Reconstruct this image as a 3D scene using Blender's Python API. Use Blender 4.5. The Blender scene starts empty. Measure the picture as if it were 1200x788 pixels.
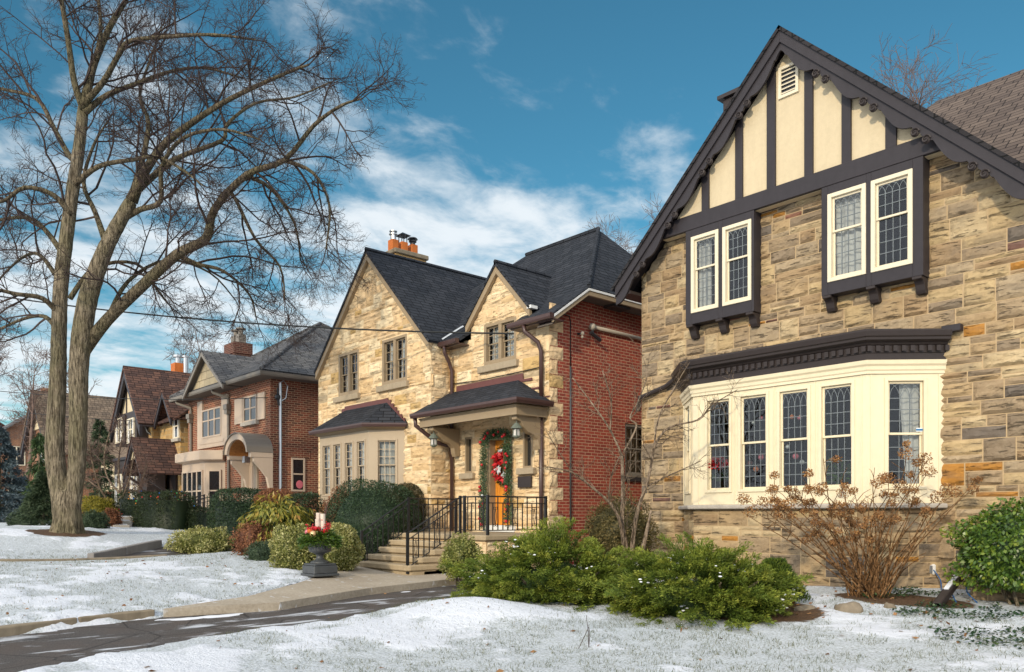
import bpy, bmesh, math, random
import numpy as np
from mathutils import Vector, Matrix, noise
R = math.radians
S = bpy.context.scene
COL = S.collection
random.seed(11)
# ------------------------------------------------------------------ camera
F, CX, HZ, YAW, CZ = 933.3, 600.0, 603.0, R(41.6), 1.6     # calibration of the photograph (1200 x 788)
cam = bpy.data.cameras.new('camera'); camo = bpy.data.objects.new('camera', cam); COL.objects.link(camo)
cam.sensor_width = 36; cam.lens = F/1200*36
cam.shift_y = (HZ-394)/1200
cam.clip_start = .1; cam.clip_end = 5000
camo.location = (0, 0, CZ)
camo.rotation_euler = (R(90), 0, R(90)-YAW)
S.camera = camo
# ------------------------------------------------------------------ sky and sun
SUN_EL, SUN_AZ = R(22), R(22)          # azimuth measured from -Y towards +X
sd = Vector((math.sin(SUN_AZ)*math.cos(SUN_EL), -math.cos(SUN_AZ)*math.cos(SUN_EL), math.sin(SUN_EL)))
W = bpy.data.worlds.new('World'); S.world = W; W.use_nodes = True
nt = W.node_tree; N = nt.nodes; L = nt.links
bg = N['Background']; bg.inputs['Strength'].default_value = .145
sky = N.new('ShaderNodeTexSky'); sky.sky_type = 'NISHITA'; sky.sun_disc = False
sky.sun_elevation = SUN_EL; sky.sun_rotation = math.atan2(sd.x, sd.y)
sky.air_density = 1.0; sky.dust_density = .5; sky.ozone_density = 1.6
def math_node(op, a, b=None, c=None, clamp=False):
    n = N.new('ShaderNodeMath'); n.operation = op; n.use_clamp = clamp
    for i, x in enumerate((a, b, c)):
        if x is None: continue
        if isinstance(x, (int, float)): n.inputs[i].default_value = x
        else: L.new(x, n.inputs[i])
    return n.outputs[0]
tc = N.new('ShaderNodeTexCoord')
sep = N.new('ShaderNodeSeparateXYZ'); L.new(tc.outputs['Generated'], sep.inputs[0])
zz = math_node('ADD', math_node('MAXIMUM', sep.outputs[2], 0.0), .16)
cb = N.new('ShaderNodeCombineXYZ')
L.new(math_node('DIVIDE', sep.outputs[0], zz), cb.inputs[0]); L.new(math_node('DIVIDE', sep.outputs[1], zz), cb.inputs[1])
mp = N.new('ShaderNodeMapping'); L.new(cb.outputs[0], mp.inputs[0])
mp.inputs['Rotation'].default_value = (0, 0, R(75)); mp.inputs['Scale'].default_value = (1.1, .85, 1)
mp.inputs['Location'].default_value = (3.7, 1.2, 0)
n1 = N.new('ShaderNodeTexNoise'); L.new(mp.outputs[0], n1.inputs[0])
n1.inputs['Scale'].default_value = 3.6; n1.inputs['Detail'].default_value = 9; n1.inputs['Roughness'].default_value = .56
n1.inputs['Distortion'].default_value = .25
def dotdir(u, v):
    d = Vector((-math.cos(YAW), math.sin(YAW), 0)) + (u-CX)/F*Vector((math.sin(YAW), math.cos(YAW), 0)) + Vector((0, 0, (HZ-v)/F))
    d.normalize()
    n = N.new('ShaderNodeVectorMath'); n.operation = 'DOT_PRODUCT'; L.new(tc.outputs['Generated'], n.inputs[0]); n.inputs[1].default_value = d
    return n.outputs['Value']
def ramp01(x, a, b):
    n = N.new('ShaderNodeMapRange'); n.interpolation_type = 'SMOOTHSTEP'; L.new(x, n.inputs[0])
    n.inputs[1].default_value = a; n.inputs[2].default_value = b
    return n.outputs[0]
low = ramp01(sep.outputs[2], .46, .20)                   # more cloud towards the horizon
right_clear = ramp01(dotdir(1100, 40), .87, .985)         # a clear stretch of sky over the main gable
wisp = ramp01(dotdir(440, 90), .985, .999)               # a wisp high in the middle
bank = ramp01(dotdir(680, 265), .955, .996)              # the broken bank behind the slate roofs
mid_clear = ramp01(dotdir(600, 60), .975, .999)
fd = N.new('ShaderNodeVectorMath'); fd.operation = 'DOT_PRODUCT'; L.new(tc.outputs['Generated'], fd.inputs[0]); fd.inputs[1].default_value = (sd.x, sd.y, .35)
rear = ramp01(fd.outputs['Value'], -.25, .55)            # unseen bright overcast on the sun's side, added as soft frontal fill
bias = math_node('ADD', math_node('MULTIPLY', low, .135), math_node('MULTIPLY', right_clear, -.16))
for x_, k_ in ((wisp, .07), (bank, .125), (mid_clear, -.14), (rear, .30)): bias = math_node('ADD', bias, math_node('MULTIPLY', x_, k_))
n2 = N.new('ShaderNodeTexNoise'); L.new(mp.outputs[0], n2.inputs[0]); n2.inputs['Scale'].default_value = 8; n2.inputs['Detail'].default_value = 7; n2.inputs['Roughness'].default_value = .6; n2.inputs['Distortion'].default_value = .4
nz = math_node('ADD', math_node('MULTIPLY', n1.outputs['Fac'], .66), math_node('MULTIPLY', n2.outputs['Fac'], .34))
cl = ramp01(math_node('ADD', nz, bias), .47, .74)
cl = math_node('MULTIPLY', cl, .90)
glow = N.new('ShaderNodeMix'); glow.data_type = 'RGBA'; L.new(rear, glow.inputs[0]); glow.inputs[6].default_value = (6.6, 7.0, 7.3, 1); glow.inputs[7].default_value = (11.8, 12.3, 13.2, 1)
tint = N.new('ShaderNodeMix'); tint.data_type = 'RGBA'; tint.blend_type = 'MULTIPLY'; tint.inputs[0].default_value = 1
L.new(sky.outputs[0], tint.inputs[6]); tint.inputs[7].default_value = (.355, .82, .83, 1)
mixc = N.new('ShaderNodeMix'); mixc.data_type = 'RGBA'
L.new(cl, mixc.inputs[0]); L.new(tint.outputs[2], mixc.inputs[6]); L.new(glow.outputs[2], mixc.inputs[7])
L.new(mixc.outputs[2], bg.inputs['Color'])
sl = bpy.data.lights.new('sun', 'SUN'); slo = bpy.data.objects.new('sun', sl); COL.objects.link(slo)
sl.energy = 3.0; sl.angle = R(2.5); sl.color = (1, .86, .64)
slo.rotation_euler = sd.to_track_quat('Z', 'Y').to_euler(); slo.location = (10, -20, 30)
S.view_settings.view_transform = 'Standard'; S.view_settings.look = 'None'
S.view_settings.exposure = -.06; S.view_settings.gamma = 1; S.view_settings.use_curve_mapping = False
S.cycles.max_bounces = 6; S.cycles.transparent_max_bounces = 12; S.cycles.use_denoising = True
S.cycles.sample_clamp_indirect = 6

# ------------------------------------------------------------------ helpers
VD = Vector((-math.cos(YAW), math.sin(YAW), 0)); VR = Vector((math.sin(YAW), math.cos(YAW), 0)); VZ = Vector((0, 0, 1)); C0 = Vector((0, 0, CZ))
def ray(u, v): return VD + VR*((u-CX)/F) + VZ*((HZ-v)/F)
def PY(u, v, Y): k = ray(u, v); return C0 + k*(Y/k.y)       # a measured point on the plane y = Y
def PX(u, v, X): k = ray(u, v); return C0 + k*(X/k.x)
def PT(u, v, t): return C0 + ray(u, v)*t
def XY(u, Y): return PY(u, 500, Y).x
def ZY(u, v, Y): return PY(u, v, Y).z

class MB:
    def __init__(s): s.v = []; s.f = []; s.rnd = None; s.M = None; s.fr = []; s.cur = None
    def at(s, M): s.M = M; return s
    def add(s, vs, fs):
        b = len(s.v)
        if s.M is not None: vs = [s.M @ Vector(p) for p in vs]
        s.v.extend([tuple(p) for p in vs]); s.f.extend([tuple(i+b for i in f) for f in fs])
        s.fr.extend([s.cur if s.cur is not None else 0.5]*len(fs))
    def box(s, x0, x1, y0, y1, z0, z1):
        s.add([(x0,y0,z0),(x1,y0,z0),(x1,y1,z0),(x0,y1,z0),(x0,y0,z1),(x1,y0,z1),(x1,y1,z1),(x0,y1,z1)],
              [(0,3,2,1),(4,5,6,7),(0,1,5,4),(1,2,6,5),(2,3,7,6),(3,0,4,7)]); return s
    def quad(s, a, b, c, d): s.add([a,b,c,d], [(0,1,2,3)]); return s
    def poly(s, ps): s.add(ps, [tuple(range(len(ps)))]); return s
    def prism(s, pts, y0, y1):        # polygon in x,z extruded along y
        n = len(pts)
        s.add([(p[0],y0,p[1]) for p in pts]+[(p[0],y1,p[1]) for p in pts],
              [tuple(range(n)), tuple(range(2*n-1,n-1,-1))]+[(i,(i+1)%n,n+(i+1)%n,n+i) for i in range(n)]); return s
    def prismx(s, pts, x0, x1):       # polygon in y,z extruded along x
        n = len(pts)
        s.add([(x0,p[0],p[1]) for p in pts]+[(x1,p[0],p[1]) for p in pts],
              [tuple(range(n)), tuple(range(2*n-1,n-1,-1))]+[(i,(i+1)%n,n+(i+1)%n,n+i) for i in range(n)]); return s
    def prismz(s, pts, z0, z1):
        n = len(pts)
        s.add([(p[0],p[1],z0) for p in pts]+[(p[0],p[1],z1) for p in pts],
              [tuple(range(n)), tuple(range(2*n-1,n-1,-1))]+[(i,(i+1)%n,n+(i+1)%n,n+i) for i in range(n)]); return s
    def slab(s, pts, th):             # flat polygon thickened below itself
        ps = [Vector(p) for p in pts]; nn = Vector((0,0,0))
        for i in range(len(ps)): nn += ps[i].cross(ps[(i+1)%len(ps)])
        nn.normalize()
        if nn.z < 0: nn = -nn
        n = len(ps); lo = [p-nn*th for p in ps]
        s.add(ps+lo, [tuple(range(n)), tuple(range(2*n-1,n-1,-1))]+[(i,(i+1)%n,n+(i+1)%n,n+i) for i in range(n)]); return s
    def tube(s, pts, rad, n=8):
        pts = [Vector(p) for p in pts]
        if not isinstance(rad, (list, tuple)): rad = [rad]*len(pts)
        vs = []; fs = []; up = None
        for i, p in enumerate(pts):
            d = (pts[min(i+1,len(pts)-1)]-pts[max(i-1,0)])
            if d.length < 1e-9: d = Vector((0,0,1))
            d.normalize()
            if up is None: up = d.orthogonal().normalized()
            else:
                up = up - d*up.dot(d)
                up = up.normalized() if up.length > 1e-6 else d.orthogonal().normalized()
            q = d.cross(up)
            for k in range(n):
                a = 2*math.pi*k/n; vs.append(p+(up*math.cos(a)+q*math.sin(a))*rad[i])
        for i in range(len(pts)-1):
            for k in range(n):
                a = i*n+k; b = i*n+(k+1)%n; fs.append((a,b,b+n,a+n))
        if n > 3: fs.append(tuple(range(n-1,-1,-1))); fs.append(tuple(range((len(pts)-1)*n, len(pts)*n)))
        s.add(vs, fs); return s
    def lathe(s, prof, n=16, c=(0,0,0)):
        vs = []; fs = []
        for r_, z in prof:
            for k in range(n):
                a = 2*math.pi*k/n; vs.append((c[0]+r_*math.cos(a), c[1]+r_*math.sin(a), c[2]+z))
        for i in range(len(prof)-1):
            for k in range(n):
                a = i*n+k; b = i*n+(k+1)%n; fs.append((a,b,b+n,a+n))
        fs.append(tuple(range(n-1,-1,-1))); fs.append(tuple(range((len(prof)-1)*n, len(prof)*n)))
        s.add(vs, fs); return s
    def ball(s, c, r, n=8, m=6, sq=(1,1,1)):
        s.add([(c[0]+sq[0]*r*math.sin(math.pi*j/m)*math.cos(2*math.pi*k/n), c[1]+sq[1]*r*math.sin(math.pi*j/m)*math.sin(2*math.pi*k/n), c[2]-sq[2]*r*math.cos(math.pi*j/m)) for j in range(m+1) for k in range(n)],
              [(j*n+k, j*n+(k+1)%n, (j+1)*n+(k+1)%n, (j+1)*n+k) for j in range(m) for k in range(n)]); return s
    def sweep(s, path, prof):         # profile (out, z) carried along an open plan path, mitred; out = right-hand side of travel
        P = [Vector((p[0],p[1])) for p in path]; n = len(prof); vs = []; fs = []
        for i, p in enumerate(P):
            d0 = (P[i]-P[i-1]).normalized() if i else (P[1]-P[0]).normalized()
            d1 = (P[i+1]-P[i]).normalized() if i < len(P)-1 else d0
            m0 = Vector((d0.y,-d0.x)); m1 = Vector((d1.y,-d1.x)); m = (m0+m1)
            m = m/(m.dot(m0)) if m.length > 1e-6 else m0
            for o, z in prof: vs.append((p.x+m.x*o, p.y+m.y*o, z))
        for i in range(len(P)-1):
            for k in range(n):
                a = i*n+k; b = i*n+(k+1)%n; fs.append((a,b,b+n,a+n))
        fs.append(tuple(range(n-1,-1,-1))); fs.append(tuple(range((len(P)-1)*n, len(P)*n)))
        s.add(vs, fs); return s
    def build(s, name, mat, parent=None, smooth=False, bevel=0, clip=None, recalc=True, origin=None, uv=True):
        me = bpy.data.meshes.new(name)
        o = bpy.data.objects.new(name, me); COL.objects.link(o)
        vs = np.array(s.v, dtype=float).reshape(-1,3)
        if parent is not None:
            o.parent = parent
            off = Vector((0,0,0)); q = parent
            while q is not None: off += q.location; q = q.parent
            o.location = -off
        else:
            if origin is None and len(vs): origin = ((vs[:,0].min()+vs[:,0].max())/2, (vs[:,1].min()+vs[:,1].max())/2, vs[:,2].min())
            origin = origin or (0,0,0)
            vs = vs-np.array(origin); o.location = origin
        me.from_pydata(vs.tolist(), [], s.f)
        at = me.attributes.new('rnd', 'FLOAT', 'FACE'); at.data.foreach_set('value', np.array(s.fr, dtype=np.float32))
        if recalc or clip:
            bm = bmesh.new(); bm.from_mesh(me)
            if recalc: bmesh.ops.recalc_face_normals(bm, faces=bm.faces)
            for co, no in (clip or []):
                bmesh.ops.bisect_plane(bm, geom=bm.verts[:]+bm.edges[:]+bm.faces[:], plane_co=co, plane_no=no, clear_outer=True)
            bm.to_mesh(me); bm.free()
        if uv: auto_uv(me, o.matrix_basis.translation if parent is None else None)
        if smooth: me.polygons.foreach_set('use_smooth', [True]*len(me.polygons))
        me.materials.append(mat)
        if bevel:
            b = o.modifiers.new('edge', 'BEVEL'); b.width = bevel; b.segments = 1; b.limit_method = 'ANGLE'; b.angle_limit = R(40)
        return o
def auto_uv(me, off=None):            # metres along the surface: u level, v up the slope
    n = len(me.loops)
    if not n: return
    uvl = me.uv_layers.new(name='UVMap')
    co = np.empty(len(me.vertices)*3); me.vertices.foreach_get('co', co); co = co.reshape(-1,3)
    if off is not None: co = co+np.array(off)
    li = np.empty(n, dtype=np.int32); me.loops.foreach_get('vertex_index', li)
    pn = np.empty(len(me.polygons)*3); me.polygons.foreach_get('normal', pn); pn = pn.reshape(-1,3)
    pt = np.empty(len(me.polygons), dtype=np.int32); me.polygons.foreach_get('loop_total', pt)
    nn = np.repeat(pn, pt, axis=0)
    flip = np.where(nn[:,2] < -.05, -1.0, 1.0)[:,None]; nn = nn*flip
    t = np.stack([-nn[:,1], nn[:,0], np.zeros(n)], 1); l = np.linalg.norm(t, axis=1)
    flat = l < .05
    t[flat] = (1,0,0); l[flat] = 1; t /= l[:,None]
    b = np.cross(nn, t)
    p = co[li]
    uv = np.stack([(p*t).sum(1), (p*b).sum(1)], 1)
    uvl.data.foreach_set('uv', uv.astype(np.float32).ravel())
def tag(o, label=None, cat=None, group=None, kind=None):
    if label: o['label'] = label
    if cat: o['category'] = cat
    if group: o['group'] = group
    if kind: o['kind'] = kind
    return o
def thing(name, label, cat, loc, group=None):
    o = bpy.data.objects.new(name, None); COL.objects.link(o); o.location = loc; o.empty_display_size = .2
    return tag(o, label, cat, group)
def FR(p, ang=0): return Matrix.Translation(p) @ Matrix.Rotation(R(ang), 4, 'Z')   # facade frame: x along the wall, y into the wall, z up
def rect_minus(rects, holes):
    for h in holes:
        out = []
        for (a,b,c,d) in rects:           # x0 x1 z0 z1
            hx0, hx1, hz0, hz1 = max(a,h[0]), min(b,h[1]), max(c,h[2]), min(d,h[3])
            if hx0 >= hx1 or hz0 >= hz1: out.append((a,b,c,d)); continue
            if a < hx0: out.append((a,hx0,c,d))
            if hx1 < b: out.append((hx1,b,c,d))
            if c < hz0: out.append((hx0,hx1,c,hz0))
            if hz1 < d: out.append((hx0,hx1,hz1,d))
        rects = out
    return rects
def raw_mesh(name, vs, fs, mat, parent=None, rnd=None, origin=None, smooth=False):     # big leaf / blade / twig meshes from arrays
    me = bpy.data.meshes.new(name); o = bpy.data.objects.new(name, me); COL.objects.link(o)
    vs = np.asarray(vs, dtype=np.float64)
    if parent is not None:
        o.parent = parent; off = Vector((0,0,0)); q = parent
        while q is not None: off += q.location; q = q.parent
        o.location = -off
    else:
        origin = origin if origin is not None else (vs[:,0].mean(), vs[:,1].mean(), vs[:,2].min())
        vs = vs-np.array(origin); o.location = origin
    fs = np.asarray(fs, dtype=np.int32); k = fs.shape[1]
    me.vertices.add(len(vs)); me.vertices.foreach_set('co', vs.astype(np.float32).ravel())
    me.loops.add(fs.size); me.loops.foreach_set('vertex_index', fs.ravel())
    me.polygons.add(len(fs)); me.polygons.foreach_set('loop_start', np.arange(0, fs.size, k, dtype=np.int32))
    if rnd is not None:
        at = me.attributes.new('rnd', 'FLOAT', 'FACE'); at.data.foreach_set('value', np.asarray(rnd, dtype=np.float32))
    me.update(calc_edges=True)
    if smooth: me.polygons.foreach_set('use_smooth', [True]*len(me.polygons))
    me.materials.append(mat)
    return o
# ------------------------------------------------------------------ materials
MATS = {}
class NT:
    def __init__(s, name):
        m = bpy.data.materials.new(name); m.use_nodes = True; s.m = m; s.t = m.node_tree; s.n = s.t.nodes; s.l = s.t.links
        s.p = s.n['Principled BSDF']
    def node(s, typ, **kw):
        n = s.n.new(typ)
        for k, v in kw.items(): setattr(n, k, v)
        return n
    def put(s, sock, x):
        if x is None: return
        if hasattr(x, 'is_output') or isinstance(x, bpy.types.NodeSocket): s.l.new(x, sock)
        else:
            if isinstance(x, (tuple, list)) and len(x) == 3 and sock.type == 'RGBA': x = (*x, 1)
            sock.default_value = x
    def uv(s): return s.node('ShaderNodeUVMap', uv_map='UVMap').outputs[0]
    def obj(s): return s.node('ShaderNodeTexCoord').outputs['Object']
    def pos(s): return s.node('ShaderNodeNewGeometry').outputs['Position']
    def map(s, vec, scale=(1,1,1), rot=(0,0,0), loc=(0,0,0)):
        n = s.node('ShaderNodeMapping'); s.l.new(vec, n.inputs[0]); n.inputs['Scale'].default_value = scale; n.inputs['Rotation'].default_value = rot; n.inputs['Location'].default_value = loc
        return n.outputs[0]
    def noise(s, vec, scale, detail=4, rough=.55, dist=0):
        n = s.node('ShaderNodeTexNoise'); s.l.new(vec, n.inputs[0]); n.inputs['Scale'].default_value = scale; n.inputs['Detail'].default_value = detail; n.inputs['Roughness'].default_value = rough; n.inputs['Distortion'].default_value = dist
        return n.outputs['Fac']
    def ramp(s, fac, stops, interp='LINEAR'):
        n = s.node('ShaderNodeValToRGB'); s.l.new(fac, n.inputs[0]); cr = n.color_ramp; cr.interpolation = interp
        while len(cr.elements) < len(stops): cr.elements.new(.5)
        for e, (p, c) in zip(cr.elements, stops): e.position = p; e.color = (*c, 1) if len(c) == 3 else c
        return n.outputs[0]
    def ss(s, x, a, b):
        n = s.node('ShaderNodeMapRange', interpolation_type='SMOOTHSTEP'); s.l.new(x, n.inputs[0]); n.inputs[1].default_value = a; n.inputs[2].default_value = b
        return n.outputs[0]
    def mix(s, fac, a, b, blend='MIX'):
        n = s.node('ShaderNodeMix', data_type='RGBA', blend_type=blend); s.put(n.inputs[0], fac); s.put(n.inputs[6], a); s.put(n.inputs[7], b)
        return n.outputs[2]
    def math(s, op, a, b=None):
        n = s.node('ShaderNodeMath', operation=op); s.put(n.inputs[0], a); s.put(n.inputs[1], b); return n.outputs[0]
    def attr(s, name='rnd'): return s.node('ShaderNodeAttribute', attribute_name=name).outputs['Fac']
    def bump(s, h, strength=.5, dist=.01):
        n = s.node('ShaderNodeBump'); s.l.new(h, n.inputs['Height']); n.inputs['Strength'].default_value = strength; n.inputs['Distance'].default_value = dist
        s.l.new(n.outputs[0], s.p.inputs['Normal'])
    def done(s, col=None, rough=.8, spec=.3, metal=0):
        s.put(s.p.inputs['Base Color'], col); s.put(s.p.inputs['Roughness'], rough); s.p.inputs['Specular IOR Level'].default_value = spec; s.p.inputs['Metallic'].default_value = metal
        return s.m
def paint(name, c, rough=.55, var=.12, bump=.15, spec=.3, scale=9, metal=0):
    if name in MATS: return MATS[name]
    t = NT(name); v = t.pos()
    n = t.noise(v, scale, 6, .6); n2 = t.noise(v, .9, 3); n3 = t.noise(t.map(v, (1, 1, .12)), 11, 5, .65)
    f = t.math('ADD', t.math('ADD', t.math('MULTIPLY', n, .4), t.math('MULTIPLY', n2, .25)), t.math('MULTIPLY', n3, .35))
    col = t.ramp(f, [(.3, tuple(x*(1-var) for x in c)), (.7, tuple(min(1, x*(1+var)) for x in c))])
    if bump: t.bump(t.noise(v, 60, 4), bump, .003)
    MATS[name] = t.done(col, rough, spec, metal); return MATS[name]
def stone(name, stops, dark, dscale=1.6, damt=.5, rough=.9, chips=.7, chipc=(.06,.045,.03)):
    t = NT(name); v = t.pos(); r = t.attr()
    base = t.ramp(r, stops, 'CONSTANT')
    n = t.noise(v, 7, 8, .62); n2 = t.noise(t.map(v, (1, 1, 2.6)), dscale, 6, .6, .3); n3 = t.noise(t.map(v, (1, 1, 5)), 5, 6, .65)
    c = t.mix(t.math('MULTIPLY', t.ss(n, .3, .75), .55), base, t.mix(1.0, base, (.62, .58, .55), 'MULTIPLY'))
    c = t.mix(t.math('MULTIPLY', t.ss(n2, .47, .68), damt), c, dark)
    c = t.mix(t.math('MULTIPLY', t.ss(n3, .58, .72), .5), c, t.mix(1.0, c, (.5, .47, .45), 'MULTIPLY'))
    ck = t.noise(t.map(v, (2.2, 2.2, 15)), 1.5, 7, .68, .5)
    c = t.mix(t.math('MULTIPLY', t.ss(ck, .585, .64), chips), c, chipc)
    t.bump(t.math('ADD', t.math('SUBTRACT', n, t.math('MULTIPLY', t.ss(ck, .56, .63), .9)), t.math('MULTIPLY', t.noise(v, 42, 5, .7), .6)), .9, .022)
    return t.done(c, rough, .2)
def bricks(name, c1, c2, mortar, bw=.215, bh=.073, mo=.011, dark=None, bias=0.0):
    t = NT(name); uv = t.uv()
    b = t.node('ShaderNodeTexBrick'); t.l.new(uv, b.inputs[0])
    b.inputs['Scale'].default_value = 1; b.inputs['Brick Width'].default_value = bw; b.inputs['Row Height'].default_value = bh; b.inputs['Mortar Size'].default_value = mo
    b.inputs['Mortar Smooth'].default_value = .15; b.inputs['Bias'].default_value = bias
    t.put(b.inputs['Color1'], c1); t.put(b.inputs['Color2'], c2); t.put(b.inputs['Mortar'], mortar)
    n = t.noise(uv, 2.2, 5); n2 = t.noise(uv, 40, 4, .7)
    c = t.mix(t.math('MULTIPLY', t.ss(n, .35, .75), .35), b.outputs['Color'], t.mix(1.0, b.outputs['Color'], (.6, .6, .62), 'MULTIPLY'))
    c = t.mix(.25, c, t.mix(1.0, c, t.ramp(n2, [(.3, (.5, .5, .5)), (.7, (1.3, 1.3, 1.3))]), 'MULTIPLY'))
    h = t.math('ADD', t.math('MULTIPLY', b.outputs['Fac'], -1.0), t.math('MULTIPLY', n2, .25))
    t.bump(h, .7, .012)
    return t.done(c, .88, .2)
def shingles(name, c1, c2, gap, bw=.32, bh=.145, mo=.012):
    t = NT(name); uv = t.uv()
    b = t.node('ShaderNodeTexBrick'); t.l.new(uv, b.inputs[0])
    b.inputs['Scale'].default_value = 1; b.inputs['Brick Width'].default_value = bw; b.inputs['Row Height'].default_value = bh; b.inputs['Mortar Size'].default_value = mo
    b.inputs['Mortar Smooth'].default_value = .3; b.inputs['Bias'].default_value = 0; b.offset = .37; b.offset_frequency = 3
    t.put(b.inputs['Color1'], c1); t.put(b.inputs['Color2'], c2); t.put(b.inputs['Mortar'], gap)
    s = t.node('ShaderNodeSeparateXYZ'); t.l.new(uv, s.inputs[0])
    saw = t.math('FRACT', t.math('DIVIDE', s.outputs[1], bh))
    n = t.noise(uv, 1.1, 5); n2 = t.noise(uv, 55, 3, .7)
    c = t.mix(t.math('MULTIPLY', t.ss(n, .35, .7), .4), b.outputs['Color'], t.mix(1.0, b.outputs['Color'], (.62, .62, .64), 'MULTIPLY'))
    c = t.mix(.35, c, t.mix(1.0, c, t.ramp(n2, [(.3, (.4, .4, .4)), (.7, (1.5, 1.5, 1.5))]), 'MULTIPLY'))
    h = t.math('ADD', t.math('MULTIPLY', saw, -1.0), t.math('ADD', t.math('MULTIPLY', b.outputs['Fac'], -.5), t.math('MULTIPLY', n2, .25)))
    t.bump(h, 1.0, .03)
    return t.done(c, .9, .18)
def leafmat(name, stops, rough=.55, trans=.18, interp='LINEAR', spec=.3):
    t = NT(name); c = t.ramp(t.attr(), stops, interp)
    t.put(t.p.inputs['Base Color'], c); t.p.inputs['Roughness'].default_value = rough; t.p.inputs['Specular IOR Level'].default_value = spec
    if trans:
        tr = t.node('ShaderNodeBsdfTranslucent'); t.l.new(c, tr.inputs[0]); mx = t.node('ShaderNodeMixShader'); mx.inputs[0].default_value = trans
        t.l.new(t.p.outputs[0], mx.inputs[1]); t.l.new(tr.outputs[0], mx.inputs[2]); t.l.new(mx.outputs[0], t.n['Material Output'].inputs[0])
    return t.m
def glassmat(name, tint=(.75,.8,.82), base=.012):
    t = NT(name); tr = t.node('ShaderNodeBsdfTransparent'); tr.inputs[0].default_value = (*tint, 1)
    gl = t.node('ShaderNodeBsdfGlossy'); gl.inputs['Roughness'].default_value = .02; gl.inputs[0].default_value = (.95, .97, 1, 1)
    nb = t.node('ShaderNodeBump'); nb.inputs['Strength'].default_value = .25; nb.inputs['Distance'].default_value = .01
    t.l.new(t.noise(t.pos(), 3.5, 2), nb.inputs['Height']); t.l.new(nb.outputs[0], gl.inputs['Normal'])
    fr = t.node('ShaderNodeFresnel'); fr.inputs[0].default_value = 1.42
    f = t.math('ADD', fr.outputs[0], base)
    mx = t.node('ShaderNodeMixShader'); t.l.new(f, mx.inputs[0]); t.l.new(tr.outputs[0], mx.inputs[1]); t.l.new(gl.outputs[0], mx.inputs[2])
    t.l.new(mx.outputs[0], t.n['Material Output'].inputs[0]); return t.m
def barkmat(name, c1, c2, zs=.25, sc=14, moss=None):
    t = NT(name); v = t.map(t.pos(), (1, 1, zs))
    n = t.noise(v, sc, 7, .65); n2 = t.noise(t.pos(), 1.2, 4)
    c = t.ramp(n, [(.35, c1), (.65, c2)])
    if moss: c = t.mix(t.math('MULTIPLY', t.ss(n2, .42, .62), .55), c, moss)
    fz = t.noise(t.map(t.pos(), (1, 1, zs*.5)), sc*2.1, 5, .7, .3)
    c = t.mix(t.math('MULTIPLY', t.ss(fz, .52, .66), .55), c, tuple(x*.45 for x in c1))
    t.bump(t.math('SUBTRACT', n, t.math('MULTIPLY', t.ss(fz, .5, .68), .8)), 1.0, .07)
    return t.done(c, .9, .15)
M_ = {}
M_['dark'] = paint('dark_brown_paint', (.030, .0255, .029), .5, .22, .2)
M_['dark2'] = paint('chocolate_paint', (.034, .026, .025), .5, .15, .12)
M_['stucco'] = paint('cream_stucco', (.575, .475, .315), .88, .10, 1.0, .2, 16)
M_['cream'] = paint('cream_paint', (.73, .635, .445), .5, .075, .2)
M_['sash'] = paint('pale_cream_paint', (.70, .62, .46), .45, .05, .08)
M_['lead'] = paint('lead_came', (.16, .18, .19), .5, .2, .1)
M_['mortarA'] = paint('sandy_mortar', (.48, .35, .205), .95, .2, .8, .1, 25)
M_['mortarB'] = paint('buff_mortar', (.74, .56, .34), .95, .16, .8, .1, 25)
M_['stoneA'] = stone('weathered_rubble', [(0, (.44,.315,.175)), (.13, (.365,.27,.165)), (.26, (.50,.37,.20)), (.40, (.275,.21,.14)), (.52, (.55,.425,.25)), (.64, (.41,.315,.20)), (.74, (.36,.25,.14)), (.82, (.18,.148,.118)), (.865, (.46,.22,.05)), (.945, (.20,.11,.085)), (.975, (.36,.17,.11))], (.12,.10,.082), 1.5, .42, chips=.75, chipc=(.05,.04,.03))
M_['stoneB'] = stone('buff_limestone', [(0, (.80,.575,.33)), (.18, (.86,.665,.41)), (.38, (.74,.52,.28)), (.55, (.88,.715,.465)), (.72, (.82,.61,.365)), (.87, (.62,.42,.18)), (.92, (.54,.42,.265)), (.95, (.86,.69,.44))], (.44,.34,.21), 1.2, .25, chips=.6, chipc=(.30,.205,.115))
M_['sillstone'] = paint('grey_sill_stone', (.40, .36, .31), .9, .2, 1.0, .15, 12)
M_['sillB'] = paint('brown_sill_stone', (.35, .285, .2), .9, .22, 1.0, .15, 12)
M_['tan'] = paint('tan_paint', (.30, .225, .14), .5, .06, .08)
M_['tanlight'] = paint('light_tan_paint', (.42, .335, .235), .55, .05, .08)
M_['maroon'] = paint('maroon_flashing', (.13, .05, .045), .55, .15, .1)
M_['gutter'] = paint('brown_gutter', (.065, .034, .03), .35, .1, .05, .5)
M_['taupe'] = paint('taupe_paint', (.52, .41, .31), .55, .05, .08)
M_['taupe2'] = paint('grey_taupe_metal', (.20, .175, .145), .45, .06, .05)
M_['soffit'] = paint('soffit_boards', (.12, .10, .085), .7, .1, .1)
M_['redbrick'] = bricks('red_brick', (.37,.072,.045), (.235,.05,.036), (.50,.30,.19), mo=.008)
M_['mixbrick'] = bricks('mixed_brick', (.28,.083,.05), (.085,.038,.03), (.44,.28,.17), mo=.011, bias=-.15)
M_['orangebrick'] = bricks('orange_brick', (.30,.12,.06), (.2,.08,.05), (.34,.24,.16))
M_['ochrestone'] = bricks('ochre_stone', (.64,.40,.15), (.40,.25,.11), (.50,.37,.20), bw=.42, bh=.2, mo=.018)
M_['shB'] = shingles('blue_grey_shingles', (.046,.05,.06), (.026,.03,.038), (.009,.01,.012))
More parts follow.
